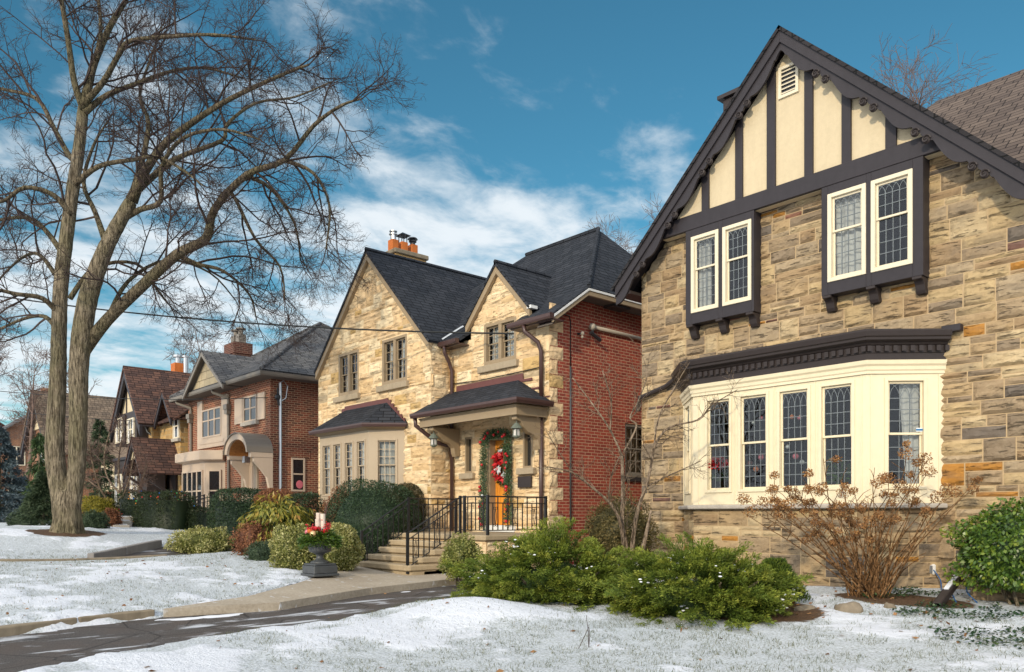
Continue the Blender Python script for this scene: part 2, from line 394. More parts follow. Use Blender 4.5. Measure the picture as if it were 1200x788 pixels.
M_['shC'] = shingles('grey_shingles', (.19,.185,.18), (.10,.10,.105), (.035,.035,.037))
M_['shD'] = shingles('brown_shingles', (.17,.09,.065), (.075,.046,.04), (.022,.015,.014))
M_['shA'] = shingles('taupe_shingles', (.17,.13,.105), (.105,.08,.068), (.03,.024,.022), bw=.3, bh=.16)
M_['shE'] = shingles('wood_shingles', (.27,.2,.14), (.17,.125,.09), (.06,.045,.035), bw=.22, bh=.2)
M_['shDark'] = shingles('dark_shingles', (.035,.032,.034), (.024,.022,.024), (.01,.01,.01))
M_['glass'] = glassmat('window_glass')
M_['darkglass'] = NT('dim_room_glass').done((.018,.02,.022), .06, .9)
M_['curtain'] = paint('white_curtain', (.62, .59, .55), .9, .1, .3, .1)
M_['lace'] = paint('lace_curtain', (.66, .64, .62), .9, .22, .3, .1, 30)
M_['room'] = paint('dim_room', (.06, .05, .042), .9, .2, 0)
M_['iron'] = paint('black_iron', (.014, .014, .015), .38, .15, .1, .5)
M_['concrete'] = paint('pale_concrete', (.40, .345, .275), .9, .16, .8, .15, 6)
M_['stepstone'] = paint('sandstone_step', (.37, .29, .185), .9, .25, 1.0, .15, 7)
M_['kerb'] = paint('weathered_kerb_stone', (.25, .205, .145), .95, .35, 1.0, .1, 5)
M_['greykerb'] = paint('grey_concrete_kerb', (.24, .225, .21), .9, .15, .8, .1, 5)
M_['clay'] = paint('orange_clay', (.50, .145, .035), .7, .25, .2, .2, 6)
M_['steel'] = paint('galvanised_steel', (.5, .51, .52), .3, .12, .05, .5, 8, .85)
M_['blackmetal'] = paint('black_metal', (.02, .02, .022), .4, .1, .05, .5)
M_['pewter'] = paint('pewter_urn', (.055, .06, .064), .45, .35, .35, .5, 14)
M_['pipe'] = paint('conduit_pipe', (.40, .35, .28), .4, .1, .05, .4)
M_['wire'] = paint('cable_rubber', (.012, .014, .015), .5, .1, 0)
M_['snow'] = paint('snow_patch', (.72, .74, .78), .8, .06, .5, .2)
M_['red'] = paint('glossy_red', (.5, .012, .02), .3, .25, 0, .5)
M_['redcloth'] = paint('red_ribbon', (.55, .012, .02), .6, .25, .2)
M_['gold'] = paint('gold_bauble', (.62, .40, .2), .25, .1, 0, .5, 9, .5)
M_['pinkb'] = paint('pink_bauble', (.6, .16, .2), .3, .2, 0, .5)
M_['silver'] = paint('silver_leaf', (.55, .57, .57), .4, .2, .1, .5)
M_['whitebox'] = paint('white_plastic', (.7, .7, .68), .45, .06, 0)
M_['bluecord'] = paint('blue_cord', (.015, .10, .28), .45, .1, 0)
M_['birch'] = paint('birch_bark', (.62, .52, .44), .8, .35, .4, .2, 9)
M_['bark'] = barkmat('grey_brown_bark', (.11,.088,.06), (.33,.27,.185), .16, 17, (.15,.135,.07))
M_['limb'] = barkmat('limb_bark', (.075,.06,.04), (.20,.16,.105), .4, 12, (.13,.115,.06))
M_['twig'] = paint('dark_twig', (.06, .043, .038), .85, .2, 0, .15)
M_['palebark'] = barkmat('pale_bark', (.165,.118,.078), (.35,.265,.19), .5, 14)
M_['farTwig'] = paint('far_twig', (.16, .11, .09), .9, .2, 0, .1)
M_['rock'] = paint('field_rock', (.20, .165, .12), .95, .35, 1.0, .1, 8)
def _door():
    t = NT('orange_wood'); v = t.map(t.pos(), (9, 9, .8)); n = t.noise(v, 3, 5, .6, .4)
    return t.done(t.ramp(n, [(.3, (.55,.18,.015)), (.7, (.80,.33,.04))]), .38, .4)
M_['door'] = _door()
def _wood():
    t = NT('cedar_boards'); v = t.map(t.pos(), (6, 6, 14)); n = t.noise(v, 2, 5, .6, .4)
    return t.done(t.ramp(n, [(.3, (.22,.08,.02)), (.7, (.42,.18,.05))]), .5, .3)
M_['cedar'] = _wood()
M_['darkbrick'] = bricks('dark_chimney_brick', (.15,.05,.038), (.07,.032,.03), (.22,.14,.10))
# ------------------------------------------------------------------ terrain
CP = np.array([(0,0,-.05),(4,4,0),(4,9,.2),(-2,8,.14),(-5.1,8.6,.18),(-3.6,12.8,.42),(-10.4,12.8,.42),(-7,11.4,.36),(-5,11.3,.42),(-4.8,10,.27),(1,13,.45),(-6,4,.02),(-8.5,2,.06),
 (-11.2,9,.28),(-10,2,.12),(-10.3,5.5,.18),(-11.6,14,.4),(-14,9.3,.31),(-17.5,9.4,.5),(-22,11,.85),(-17,8,.58),(-13.4,2.8,.40),(-16.5,5,.52),(-20.4,4.2,.64),(-21.7,7.2,.76),
 (-23.5,5.1,1.10),(-24.5,8.5,.95),(-26,9,1.05),(-33,9,1.17),(-40,9,1.26),(-60,8,1.4),(-60,0,1.25),(-90,10,1.6),(-30,0,1.05),(-19,0,.72),(-14,-2,.42),(-12,25,.6),(-30,25,1.2),(6,25,.5),(-90,-10,1.3),(-90,30,1.8),(-60,30,1.6),
 (10,-8,-.1),(-6,-6,-.05),(-16,-8,.3),(12,5,.1),(12,30,.5),(-40,-10,1.0)], dtype=float)
def _tps(r2): return np.where(r2 > 1e-12, r2*np.log(np.maximum(r2, 1e-12))*.5, 0)
_n = len(CP); _K = _tps(((CP[:,None,:2]-CP[None,:,:2])**2).sum(2))+np.eye(_n)*.6
_P = np.c_[np.ones(_n), CP[:,:2]]
_A = np.block([[_K, _P], [_P.T, np.zeros((3,3))]])
_w = np.linalg.solve(_A, np.r_[CP[:,2], np.zeros(3)])
def base_z(x, y):
    x = np.clip(np.asarray(x, dtype=float), -92, 13); y = np.clip(np.asarray(y, dtype=float), -10, 30)
    sh = x.shape; q = np.stack([x.ravel(), y.ravel()], 1); out = np.empty(len(q))
    for i in range(0, len(q), 20000):
        c = q[i:i+20000]; r2 = ((c[:,None,:]-CP[None,:,:2])**2).sum(2)
        out[i:i+20000] = _tps(r2) @ _w[:_n] + _w[_n] + c @ _w[_n+1:]
    return out.reshape(sh)
def gz(x, y): return float(base_z(np.array([x]), np.array([y]))[0])
_prng = np.random.RandomState(5); _tab = _prng.rand(256, 256)
def vnoise(x, y):
    xi = np.floor(x).astype(int); yi = np.floor(y).astype(int); fx = x-xi; fy = y-yi
    fx = fx*fx*(3-2*fx); fy = fy*fy*(3-2*fy)
    g = lambda a, b: _tab[a & 255, b & 255]
    return (g(xi,yi)*(1-fx)+g(xi+1,yi)*fx)*(1-fy)+(g(xi,yi+1)*(1-fx)+g(xi+1,yi+1)*fx)*fy
def fbm(x, y, o=4):
    s = 0; a = .5
    for i in range(o): s = s+a*vnoise(x*2**i+17.3*i, y*2**i+9.1*i); a *= .5
    return s
def sstep(x, a, b):
    t = np.clip((x-a)/(b-a), 0, 1); return t*t*(3-2*t)
# the drive beside the main house, its centre line and half width
def drive_d(x, y):                      # signed distance outside the drive (negative inside)
    cx = np.interp(y, DY, DX); return np.abs(x-cx)-np.interp(y, DY, DH)
DY = [-30, 0, 1.6, 3.4, 5.3, 7.3, 9.6, 12, 30]; DX = [-9.0, -9.5, -9.9, -10.4, -10.42, -11.05, -11.45, -11.6, -11.6]; DH = [1.2, 1.2, 1.15, .98, .84, .84, .84, .84, .84]
WALK = [(-11.42,3.7),(-11.95,5.13),(-12.95,6.41),(-13.9,7.4),(-15.5,8.9),(-15.7,9.8),(-12.45,9.9),(-12.33,9.5),(-11.9,7.28),(-11.2,5.31)]
FARD = [(-18.95,4.6),(-19.0,6.2),(-19.7,9),(-19.9,16),(-22.3,16),(-22.6,9),(-21.9,7.0),(-19.5,4.75)]
def poly_d(px, py, poly):
    x = np.asarray(px); y = np.asarray(py); d = np.full(x.shape, 1e9); ins = np.zeros(x.shape, bool)
    for i in range(len(poly)):
        (ax,ay),(bx,by) = poly[i], poly[(i+1)%len(poly)]
        vx, vy = bx-ax, by-ay; t = np.clip(((x-ax)*vx+(y-ay)*vy)/(vx*vx+vy*vy), 0, 1)
        d = np.minimum(d, np.hypot(x-ax-t*vx, y-ay-t*vy))
        c = ((ay > y) != (by > y)) & (x < (bx-ax)*(y-ay)/((by-ay) if abs(by-ay) > 1e-9 else 1e-9)+ax); ins ^= c
    return np.where(ins, -d, d)
def mound(x, y):                        # the ploughed heap of snow along the near edge of the drive
    return .20*np.exp(-(((x+8.5)/1.1)**2+((y-6.9)/.75)**2))+.06*np.exp(-(((x+8.6)/.8)**2+((y-4.0)/2.2)**2))
def snow_amount(x, y):                  # where the snow lies thick (1) and where grass shows (0)
    a = fbm(x*.55+2.2, y*.75+7, 3); b = fbm(x*2.6, y*3.2, 4)
    return sstep(a*.75+b*.5+mound(x, y)*3, .55, .79)
def ground_z(x, y):
    z = base_z(x, y)
    near = (np.abs(x+10) < 26) & (np.abs(y-5) < 14)
    if near.any():
        X, Y = x[near], y[near]
        wob = (fbm(X*3.1, Y*3.1, 3)-.45)*.22
        lift = .02*sstep(drive_d(X, Y)+wob*.8, 0, .12)*sstep(poly_d(X, Y, WALK)+wob*.25, 0, .06)*sstep(poly_d(X, Y, FARD)+wob*.25, 0, .06)
        t = .035*(fbm(X*1.3+4, Y*1.3, 3)-.45)+.022*(fbm(X*7, Y*7, 3)-.45)
        z[near] = z[near] - .09 + lift*7.0 + .03*snow_amount(X, Y)*(lift/.02) + t*(lift/.02) + mound(X, Y)*(lift/.02)
    return z
xs = np.unique(np.r_[np.linspace(-900,-120,14), np.linspace(-120,-27,40), np.arange(-27,2.01,.085), np.linspace(2,14,30), np.linspace(14,900,16)])
ys = np.unique(np.r_[np.linspace(-900,-14,14), np.linspace(-14,-.5,20), np.arange(-.5,13.6,.085), np.linspace(13.6,40,30), np.linspace(40,900,16)])
GX, GY = np.meshgrid(xs, ys); GZ = ground_z(GX, GY)
nx, ny = len(xs), len(ys); I = np.arange(nx*ny).reshape(ny, nx)
fs = np.stack([I[:-1,:-1].ravel(), I[:-1,1:].ravel(), I[1:,1:].ravel(), I[1:,:-1].ravel()], 1)
def _snow():
    t = NT('snow_on_grass'); v = t.pos(); f = t.attr('snow')
    n = t.noise(v, 38, 5, .7); n2 = t.noise(v, 9, 5, .6)
    g = t.ramp(n, [(.32, (.17,.19,.15)), (.43, (.46,.495,.50)), (.58, (.65,.69,.735))])
    thick = t.ss(t.math('ADD', f, t.math('MULTIPLY', t.math('SUBTRACT', n2, .5), 1.5)), .15, .75)
    c = t.mix(thick, g, (.745,.775,.83))
    e = t.ss(t.math('ADD', t.attr('soil'), t.math('MULTIPLY', t.math('SUBTRACT', n2, .5), .9)), .35, .65)
    soil = t.ramp(n, [(.35, (.05,.032,.02)), (.65, (.15,.085,.045))])
    c = t.mix(e, c, soil)
    t.bump(t.math('ADD', n, t.math('MULTIPLY', n2, 1.5)), .9, .03)
    return t.done(c, .75, .25)
gr = raw_mesh('ground', np.stack([GX.ravel(), GY.ravel(), GZ.ravel()], 1), fs, _snow(), origin=(0,0,0), smooth=True)
gr['kind'] = 'structure'
a_ = gr.data.attributes.new('snow', 'FLOAT', 'POINT'); a_.data.foreach_set('value', snow_amount(GX, GY).ravel().astype(np.float32))
def soil_amount(x, y):
    s = np.zeros_like(x)
    for cx, cy, rx, ry in ((-8.95,9.75,2.1,1.15),(-6.55,9.55,1.75,.95),(-17.6,9.9,1.2,.9),(-20.0,10.2,2.0,1.0),(-10.6,11.6,1.5,1.2),(-23.6,5.2,1.0,1.0),(-4.6,11.2,1.0,.45)):
        s = np.maximum(s, 1-sstep(np.hypot((x-cx)/rx, (y-cy)/ry), .75, 1.12))
    return s
a_ = gr.data.attributes.new('soil', 'FLOAT', 'POINT'); a_.data.foreach_set('value', soil_amount(GX, GY).ravel().astype(np.float32))
# asphalt drive
def strip(name, fx0, fx1, y0, y1, ny, nx, lift, mat, thick=None):
    ys_ = np.linspace(y0, y1, ny); vs = []; 
    for y in ys_:
        for k in range(nx+1):
            x = fx0(y)+(fx1(y)-fx0(y))*k/nx; vs.append((x, y))
    vs = np.array(vs); z = base_z(vs[:,0], vs[:,1])+lift
    I = np.arange(ny*(nx+1)).reshape(ny, nx+1)
    f = np.stack([I[:-1,:-1].ravel(), I[:-1,1:].ravel(), I[1:,1:].ravel(), I[1:,:-1].ravel()], 1)
    o = raw_mesh(name, np.c_[vs, z], f, mat, origin=(0,0,0), smooth=True); o['kind'] = 'structure'; return o
def _asphalt():
    t = NT('worn_asphalt'); v = t.pos(); n = t.noise(v, 90, 3, .7); n2 = t.noise(t.map(v, (2.4, .55, 1)), 1.6, 5, .6, .4); n3 = t.noise(v, 2.0, 4)
    c = t.ramp(n, [(.34, (.014,.013,.013)), (.64, (.13,.115,.105))]); c = t.mix(t.math('MULTIPLY', t.ss(n3, .4, .7), .45), c, (.10,.075,.06))
    ck = t.node('ShaderNodeTexVoronoi', feature='DISTANCE_TO_EDGE'); t.l.new(t.map(v, (1, .7, 1)), ck.inputs[0]); ck.inputs['Scale'].default_value = 1.3
    c = t.mix(t.math('MULTIPLY', t.ss(ck.outputs['Distance'], .018, .004), .7), c, (.012,.011,.01))
    s = t.ss(t.math('ADD', n2, t.math('MULTIPLY', n, .10)), .60, .72)
    c = t.mix(t.math('MULTIPLY', s, .75), c, (.66,.69,.73)); t.bump(n, .6, .01)
    return t.done(c, .75, .3)
dcx = lambda y: float(np.interp(y, DY, DX)); dhw = lambda y: float(np.interp(y, DY, DH))
ASPH = _asphalt()
strip('driveway', lambda y: dcx(y)-dhw(y)-.26, lambda y: dcx(y)+dhw(y)+.26, -12, 26, 120, 8, -.06, ASPH)
# the slab walk to the steps of the stone house
def _slab():
    t = NT('concrete_slab_walk'); v = t.pos(); n = t.noise(v, 22, 6, .65); n2 = t.noise(v, 1.3, 4); n3 = t.noise(t.map(v, (1, 2.2, 1)), 3.2, 4, .6, .3)
    c = t.ramp(n2, [(.3, (.30,.25,.185)), (.7, (.44,.38,.295))]); c = t.mix(.4, c, t.ramp(n, [(.3, (.2,.165,.12)), (.7, (.52,.45,.36))]))
    c = t.mix(t.math('MULTIPLY', t.ss(n3, .62, .70), .7), c, (.68,.71,.75)); t.bump(n, .5, .01)
    return t.done(c, .9, .2)
SLAB = _slab()
def flat_patch(name, poly, lift, th, mat):
    bmw = bmesh.new(); bmw.faces.new([bmw.verts.new((x, y, 0)) for x, y in poly])
    bmesh.ops.triangulate(bmw, faces=bmw.faces[:]); bmesh.ops.subdivide_edges(bmw, edges=bmw.edges[:], cuts=7, use_grid_fill=True)
    for v in bmw.verts: v.co.z = gz(v.co.x, v.co.y)+lift
    if th:
        r_ = bmesh.ops.extrude_face_region(bmw, geom=bmw.faces[:])
        for e in r_['geom']:
            if isinstance(e, bmesh.types.BMVert): e.co.z -= th
    bmesh.ops.recalc_face_normals(bmw, faces=bmw.faces[:])
    me = bpy.data.meshes.new(name); bmw.to_mesh(me); bmw.free(); o = bpy.data.objects.new(name, me); COL.objects.link(o); me.materials.append(mat); o['kind'] = 'structure'
    return o
flat_patch('walkway', WALK, .06, .25, SLAB)
flat_patch('neighbour_driveway', [(-18.8,4.5),(-18.85,6.2),(-19.5,9),(-19.7,16),(-22.5,16),(-22.8,9),(-22.1,6.9),(-19.5,4.6)], -.05, 0, ASPH)
# ------------------------------------------------------------------ stone walls and windows
def layout_blocks(w, h, rng, style):
    out = []; z = 0
    if style == 'A': unit, wr, split = (.17, .22, .28, .34), (.32, .92), .42
    elif style == 'B': unit, wr, split = (.22, .28, .34), (.45, 1.1), .55
    else: unit, wr, split = (.30, .36), (.3, .6), .4
    while z < h:
        H = rng.choice(unit); x = -rng.random()*.4
        while x < w:
            Wd = rng.uniform(*wr)
            if rng.random() > split:
                out.append((x, min(x+Wd*.8, x+.6), z, z+H)); Wd = min(Wd*.8, .6)
            else:
                n = 2 if H < .4 or rng.random() < .55 else 3
                cut = sorted(rng.uniform(.3, .7) for _ in range(1)) if n == 2 else [.33, .66]
                zs = [0]+cut+[1]
                for a, b in zip(zs, zs[1:]):
                    k = rng.choice((1, 1, 2)) if Wd > .5 else 1
                    f = [0, rng.uniform(.35, .65), 1] if k == 2 else [0, 1]
                    for p, q in zip(f, f[1:]): out.append((x+Wd*p, x+Wd*q, z+H*a, z+H*b))
            x += Wd
        z += H
    return out
def stone_skin(mb, M, w, h, holes, style, seed, relief=.036, cell=.05):
    rng = random.Random(seed); mb.at(M)
    gap = .009
    for blk in layout_blocks(w, h, rng, style):
        r0 = rng.random(); r0 = r0*.88 if (blk[3]-blk[2] > .16 or blk[1]-blk[0] > .6) and style == 'A' else r0; p0 = rng.uniform(.4, 1.0)*relief; tiltx = rng.uniform(-.35, .35); tiltz = rng.uniform(-.5, .3); sd_ = rng.random()*90
        parts = rect_minus([(max(0,blk[0]), min(w,blk[1]), max(0,blk[2]), min(h,blk[3]))], holes)
        for (a,b,c,d) in parts:
            a += gap; b -= gap; c += gap*.8; d -= gap*.8
            if b-a < .02 or d-c < .02: continue
            nx = max(2, int((b-a)/cell)); nz = max(2, int((d-c)/(cell*.75)))
            vs = []; fs = []
            for j in range(nz+1):
                for i in range(nx+1):
                    x = a+(b-a)*i/nx; z = c+(d-c)*j/nz
                    if i in (0, nx) or j in (0, nz): y = -.005
                    else:
                        x += rng.uniform(-.3,.3)*(b-a)/nx; z += rng.uniform(-.3,.3)*(d-c)/nz
                        e = noise.noise(Vector((x*3.6+sd_, z*13, sd_)))*1.3; e = (round(e*2.5)/2.5)*.65+e*.35
                        y = -(.005+p0*(1+.6*e+tiltx*(2*i/nx-1)+tiltz*(2*j/nz-1)+rng.uniform(-.22,.22)))
                        y = min(y, -.006)
                    vs.append((x, y, z))
            for j in range(nz):
                for i in range(nx): q = j*(nx+1)+i; fs.append((q, q+1, q+nx+2, q+nx+1))
            mb.cur = r0; mb.add(vs, fs); mb.cur = None
def stone_wall(name, parent, M, w, h, holes, style, mats, seed, clip=None, **kw):
    wb = MB().at(M)
    for (a,b,c,d) in rect_minus([(0,w,0,h)], holes): wb.quad((a,0,c),(b,0,c),(b,0,d),(a,0,d))
    o = wb.build(name, mats[1], parent, clip=clip, recalc=False)
    sb = MB(); stone_skin(sb, M, w, h, holes, style, seed, **kw)
    s = sb.build('stonework', mats[0], o, clip=clip, recalc=False, uv=False)
    return o
def bars_grid(mb, x0, x1, z0, z1, nc, nr, y, t=.012):
    for i in range(1, nc): x = x0+(x1-x0)*i/nc; mb.box(x-t/2, x+t/2, y-t/2, y+t/2, z0, z1)
    for j in range(1, nr): z = z0+(z1-z0)*j/nr; mb.box(x0, x1, y-t/2-.001, y+t/2+.001, z-t/2, z+t/2)
def bars_gothic(mb, x0, x1, z0, z1, nc, nr, y, t=.012):     # leaded light with interlaced pointed arches at the head
    hh = (z1-z0)*.30; zt = z1-hh
    for i in range(1, nc): x = x0+(x1-x0)*i/nc; mb.box(x-t/2, x+t/2, y-t/2, y+t/2, z0, zt)
    for j in range(1, nr+1): z = z0+(zt-z0)*j/nr; mb.box(x0, x1, y-t/2-.001, y+t/2+.001, z-t/2, z+t/2)
    cw = (x1-x0)/nc
    for i in range(0, nc+1):
        for s in (-1, 1):
            xe = x0+cw*(i+s)
            if xe < x0-.001 or xe > x1+.001: continue
            pts = [(x0+cw*i+s*cw*(1-math.cos(k/5*math.pi/2)), y, zt+hh*.98*math.sin(k/5*math.pi/2)) for k in range(6)]
            mb.tube(pts, t*.5, 4)
def sash_window(par, M, w, h, casing=.07, depth=.10, y0=-.005, nc=2, nr=(2,2), head=.46, mat='tan', sash='tan', bars='grid', barmat=None, barT=.02, glass='glass', curtain=None, sub=None, name='window', frame=True, sashw=.04):
    """double-hung window filling (0..w, 0..h) of the frame M. Returns the frame object."""
    P = sub or par
    fb = MB().at(M); c = casing
    if frame:
        fb.box(0, c, y0, depth, 0, h); fb.box(w-c, w, y0, depth, 0, h); fb.box(c, w-c, y0, depth, h-c, h); fb.box(c, w-c, y0, depth, 0, c)
    zm = c+(h-2*c)*(1-head); ys = y0+.045
    for (za, zb, yy) in ((c, zm+.02, ys+.025), (zm-.02, h-c, ys)):
        fb.box(c+.001, c+sashw, yy, yy+.03, za, zb); fb.box(w-c-sashw, w-c-.001, yy, yy+.03, za, zb)
        fb.box(c+sashw, w-c-sashw, yy+.001, yy+.029, za, za+sashw); fb.box(c+sashw, w-c-sashw, yy+.001, yy+.029, zb-sashw, zb)
    o = fb.build(name, M_[mat], P, bevel=.004)
    q = o if sub is None else sub
    gb = MB().at(M); s0 = c+sashw
    gb.quad((s0,ys+.012,zm),(w-s0,ys+.012,zm),(w-s0,ys+.012,h-s0),(s0,ys+.012,h-s0))
    gb.quad((s0,ys+.037,s0),(w-s0,ys+.037,s0),(w-s0,ys+.037,zm),(s0,ys+.037,zm))
    gb.build('pane', M_[glass], q, recalc=False)
    if bars:
        bb = MB().at(M)
        if bars == 'gothic': bars_gothic(bb, s0, w-s0, zm+.02, h-s0, nc, nr[1], ys+.009, barT)
        else: bars_grid(bb, s0, w-s0, zm+.02, h-s0, nc, nr[1], ys+.009, barT)
        bars_grid(bb, s0, w-s0, s0, zm-.02, nc, nr[0], ys+.034, barT)
        bb.build('glazing_bars', M_[barmat or sash], q)
    if curtain: curtain_mesh(MB().at(M), s0-.02, w-s0+.02, c, h-c, ys+.12, curtain, q)
    return o
def curtain_mesh(cb, x0, x1, z0, z1, y, kind, q, mat='curtain'):
    n = max(8, int((x1-x0)/.02))
    def strip_(xa, xb, za, zb, amp=.02, fr=40, pinch=0):
        vs = []; m = 8
        for j in range(m+1):
            f = j/m
            for i in range(n+1):
                g = i/n; k = 1-pinch*(1-f) if pinch >= 0 else 1+pinch*(1-f)
                x = xa+(xb-xa)*g*k; vs.append((x, y+amp*math.sin(fr*(xa+(xb-xa)*g)+1.3*f), za+(zb-za)*f))
        cb.add(vs, [(j*(n+1)+i, j*(n+1)+i+1, (j+1)*(n+1)+i+1, (j+1)*(n+1)+i) for j in range(m) for i in range(n)])
    w = x1-x0
    if kind == 'full': strip_(x0, x1, z0, z1)
    elif kind == 'pair': strip_(x0, x0+w*.52, z0, z1, pinch=.45); strip_(x1, x1-w*.52, z0, z1, pinch=.45)
    elif kind == 'left': strip_(x0, x0+w*.6, z0, z1)
    elif kind == 'right': strip_(x1, x1-w*.6, z0, z1, pinch=.35)
    elif kind == 'blind': strip_(x0, x1, z0+(z1-z0)*.55, z1, amp=.004, fr=9)
    elif kind == 'lower': strip_(x0, x1, z0, z0+(z1-z0)*.5)
    cb.build('curtain', M_[mat], q, recalc=False, smooth=True)
def gz_min(*pts): return min(gz(*p) for p in pts)

# ------------------------------------------------------------------ the half-timbered stone house
WY = 12.8                                     # its front wall plane
XL, XR, XP = -10.42, -3.52, -7.09             # wall corners and gable apex
H1 = thing('tudor_house', 'large half-timbered stone house with cream gable, bay window and brown bargeboards', 'house', (-7.1, WY, .3))
F1 = FR((XL, WY, 0)); W1 = XR-XL
z0 = .1
# openings of the front wall: (x0,x1,z0,z1) in wall coordinates
OR = [(-9.15, -7.69), (-6.44, -4.84)]
holes = [(a-XL+.05, b-XL-.05, 5.3, 7.0) for a, b in OR] + [(-9.2-XL, -4.85-XL, 1.75, 3.75)]
sl_ = .977
rake = lambda dz: [((XL-.3, WY, 6.27+dz+(-.34+.30)*0), (-sl_, 0, 1)), ((XR+.3, WY, 6.27+dz), (sl_, 0, 1))]
cl1 = [(Vector((XP, WY, 9.62)), Vector((-sl_, 0, 1))), (Vector((XP, WY, 9.62)), Vector((sl_, 0, 1)))]
stone_wall('front_wall', H1, F1, W1, 7.1, holes, 'A', (M_['stoneA'], M_['mortarA']), 3, clip=cl1)
sw = MB(); sw.quad((XL,WY,0),(XL,WY+9,0),(XL,WY+9,6.6),(XL,WY,6.6)); sw.quad((XR,WY,0),(XR,WY+9,0),(XR,WY+9,6.6),(XR,WY,6.6)); sw.quad((XL,WY+9,0),(XR,WY+9,0),(XR,WY+9,6.6),(XL,WY+9,6.6))
sw.build('side_wall', M_['ochrestone'], H1, recalc=False)
fl = MB(); fl.box(XL+.02, XR-.02, WY+.3, WY+8.9, 1.1, 1.3); fl.box(XL+.02, XR-.02, WY+.3, WY+8.9, 4.45, 4.6); fl.box(XL+.02, XR-.02, WY+3.2, WY+3.3, .2, 7.0); fl.build('room_floor', M_['room'], H1)
# gable: stucco panel, beam, studs
GYs = WY-.20
gp = MB(); zb, zt = 6.98, 9.55
gp.prism([(XP-(zt-zb)/sl_, zb), (XP+(zt-zb)/sl_, zb), (XP, zt)], GYs, GYs+.15)
gp.build('gable_panel', M_['stucco'], H1)
bm_ = MB(); bm_.prism([(XP-2.62-.28,6.985),(XP+2.62+.28,6.985),(XP+2.62,7.27),(XP-2.62,7.27)], WY-.265, WY+.02); bm_.build('beam', M_['dark'], H1, bevel=.006)
us = [(821.7,830),(861,869.5),(898,908),(942,952),(985.7,996.7),(1037,1050)]
for a, b in us:
    xa, xb = XY(a, WY-.25), XY(b, WY-.25); st = MB()
    za, zb_ = [9.55-sl_*abs(x-XP) for x in (xa, xb)]
    st.prism([(xa,7.272),(xb,7.272),(xb,zb_),(xa,za)], WY-.245, WY-.199); st.build('stud', M_['dark'], H1, bevel=.004)
vx0, vx1 = XY(914.5, WY-.25), XY(931.5, WY-.25); vz0, vz1 = ZY(923, 108, WY-.25), ZY(923, 78, WY-.25)
vt = MB(); vt.box(vx0-.05,vx0,WY-.235,WY-.202,vz0-.05,vz1+.05); vt.box(vx1,vx1+.05,WY-.235,WY-.202,vz0-.05,vz1+.05); vt.box(vx0,vx1,WY-.235,WY-.202,vz0-.05,vz0); vt.box(vx0,vx1,WY-.235,WY-.202,vz1,vz1+.05)
ve = vt.build('gable_vent', M_['sash'], H1)
vt = MB(); vt.box(vx0,vx1,WY-.206,WY-.202,vz0,vz1); vt.build('vent_opening', M_['blackmetal'], ve)
vt = MB()
for i in range(6):
    z = vz0+(vz1-vz0)*(i+.25)/6; vt.add([(vx0,WY-.232,z),(vx1,WY-.232,z),(vx1,WY-.212,z+.028),(vx0,WY-.212,z+.028),(vx0,WY-.228,z-.006),(vx1,WY-.228,z-.006),(vx1,WY-.208,z+.022),(vx0,WY-.208,z+.022)], [(0,1,2,3),(7,6,5,4),(0,4,5,1),(1,5,6,2),(2,6,7,3),(3,7,4,0)])
vt.build('vent_louvre', M_['sash'], ve)
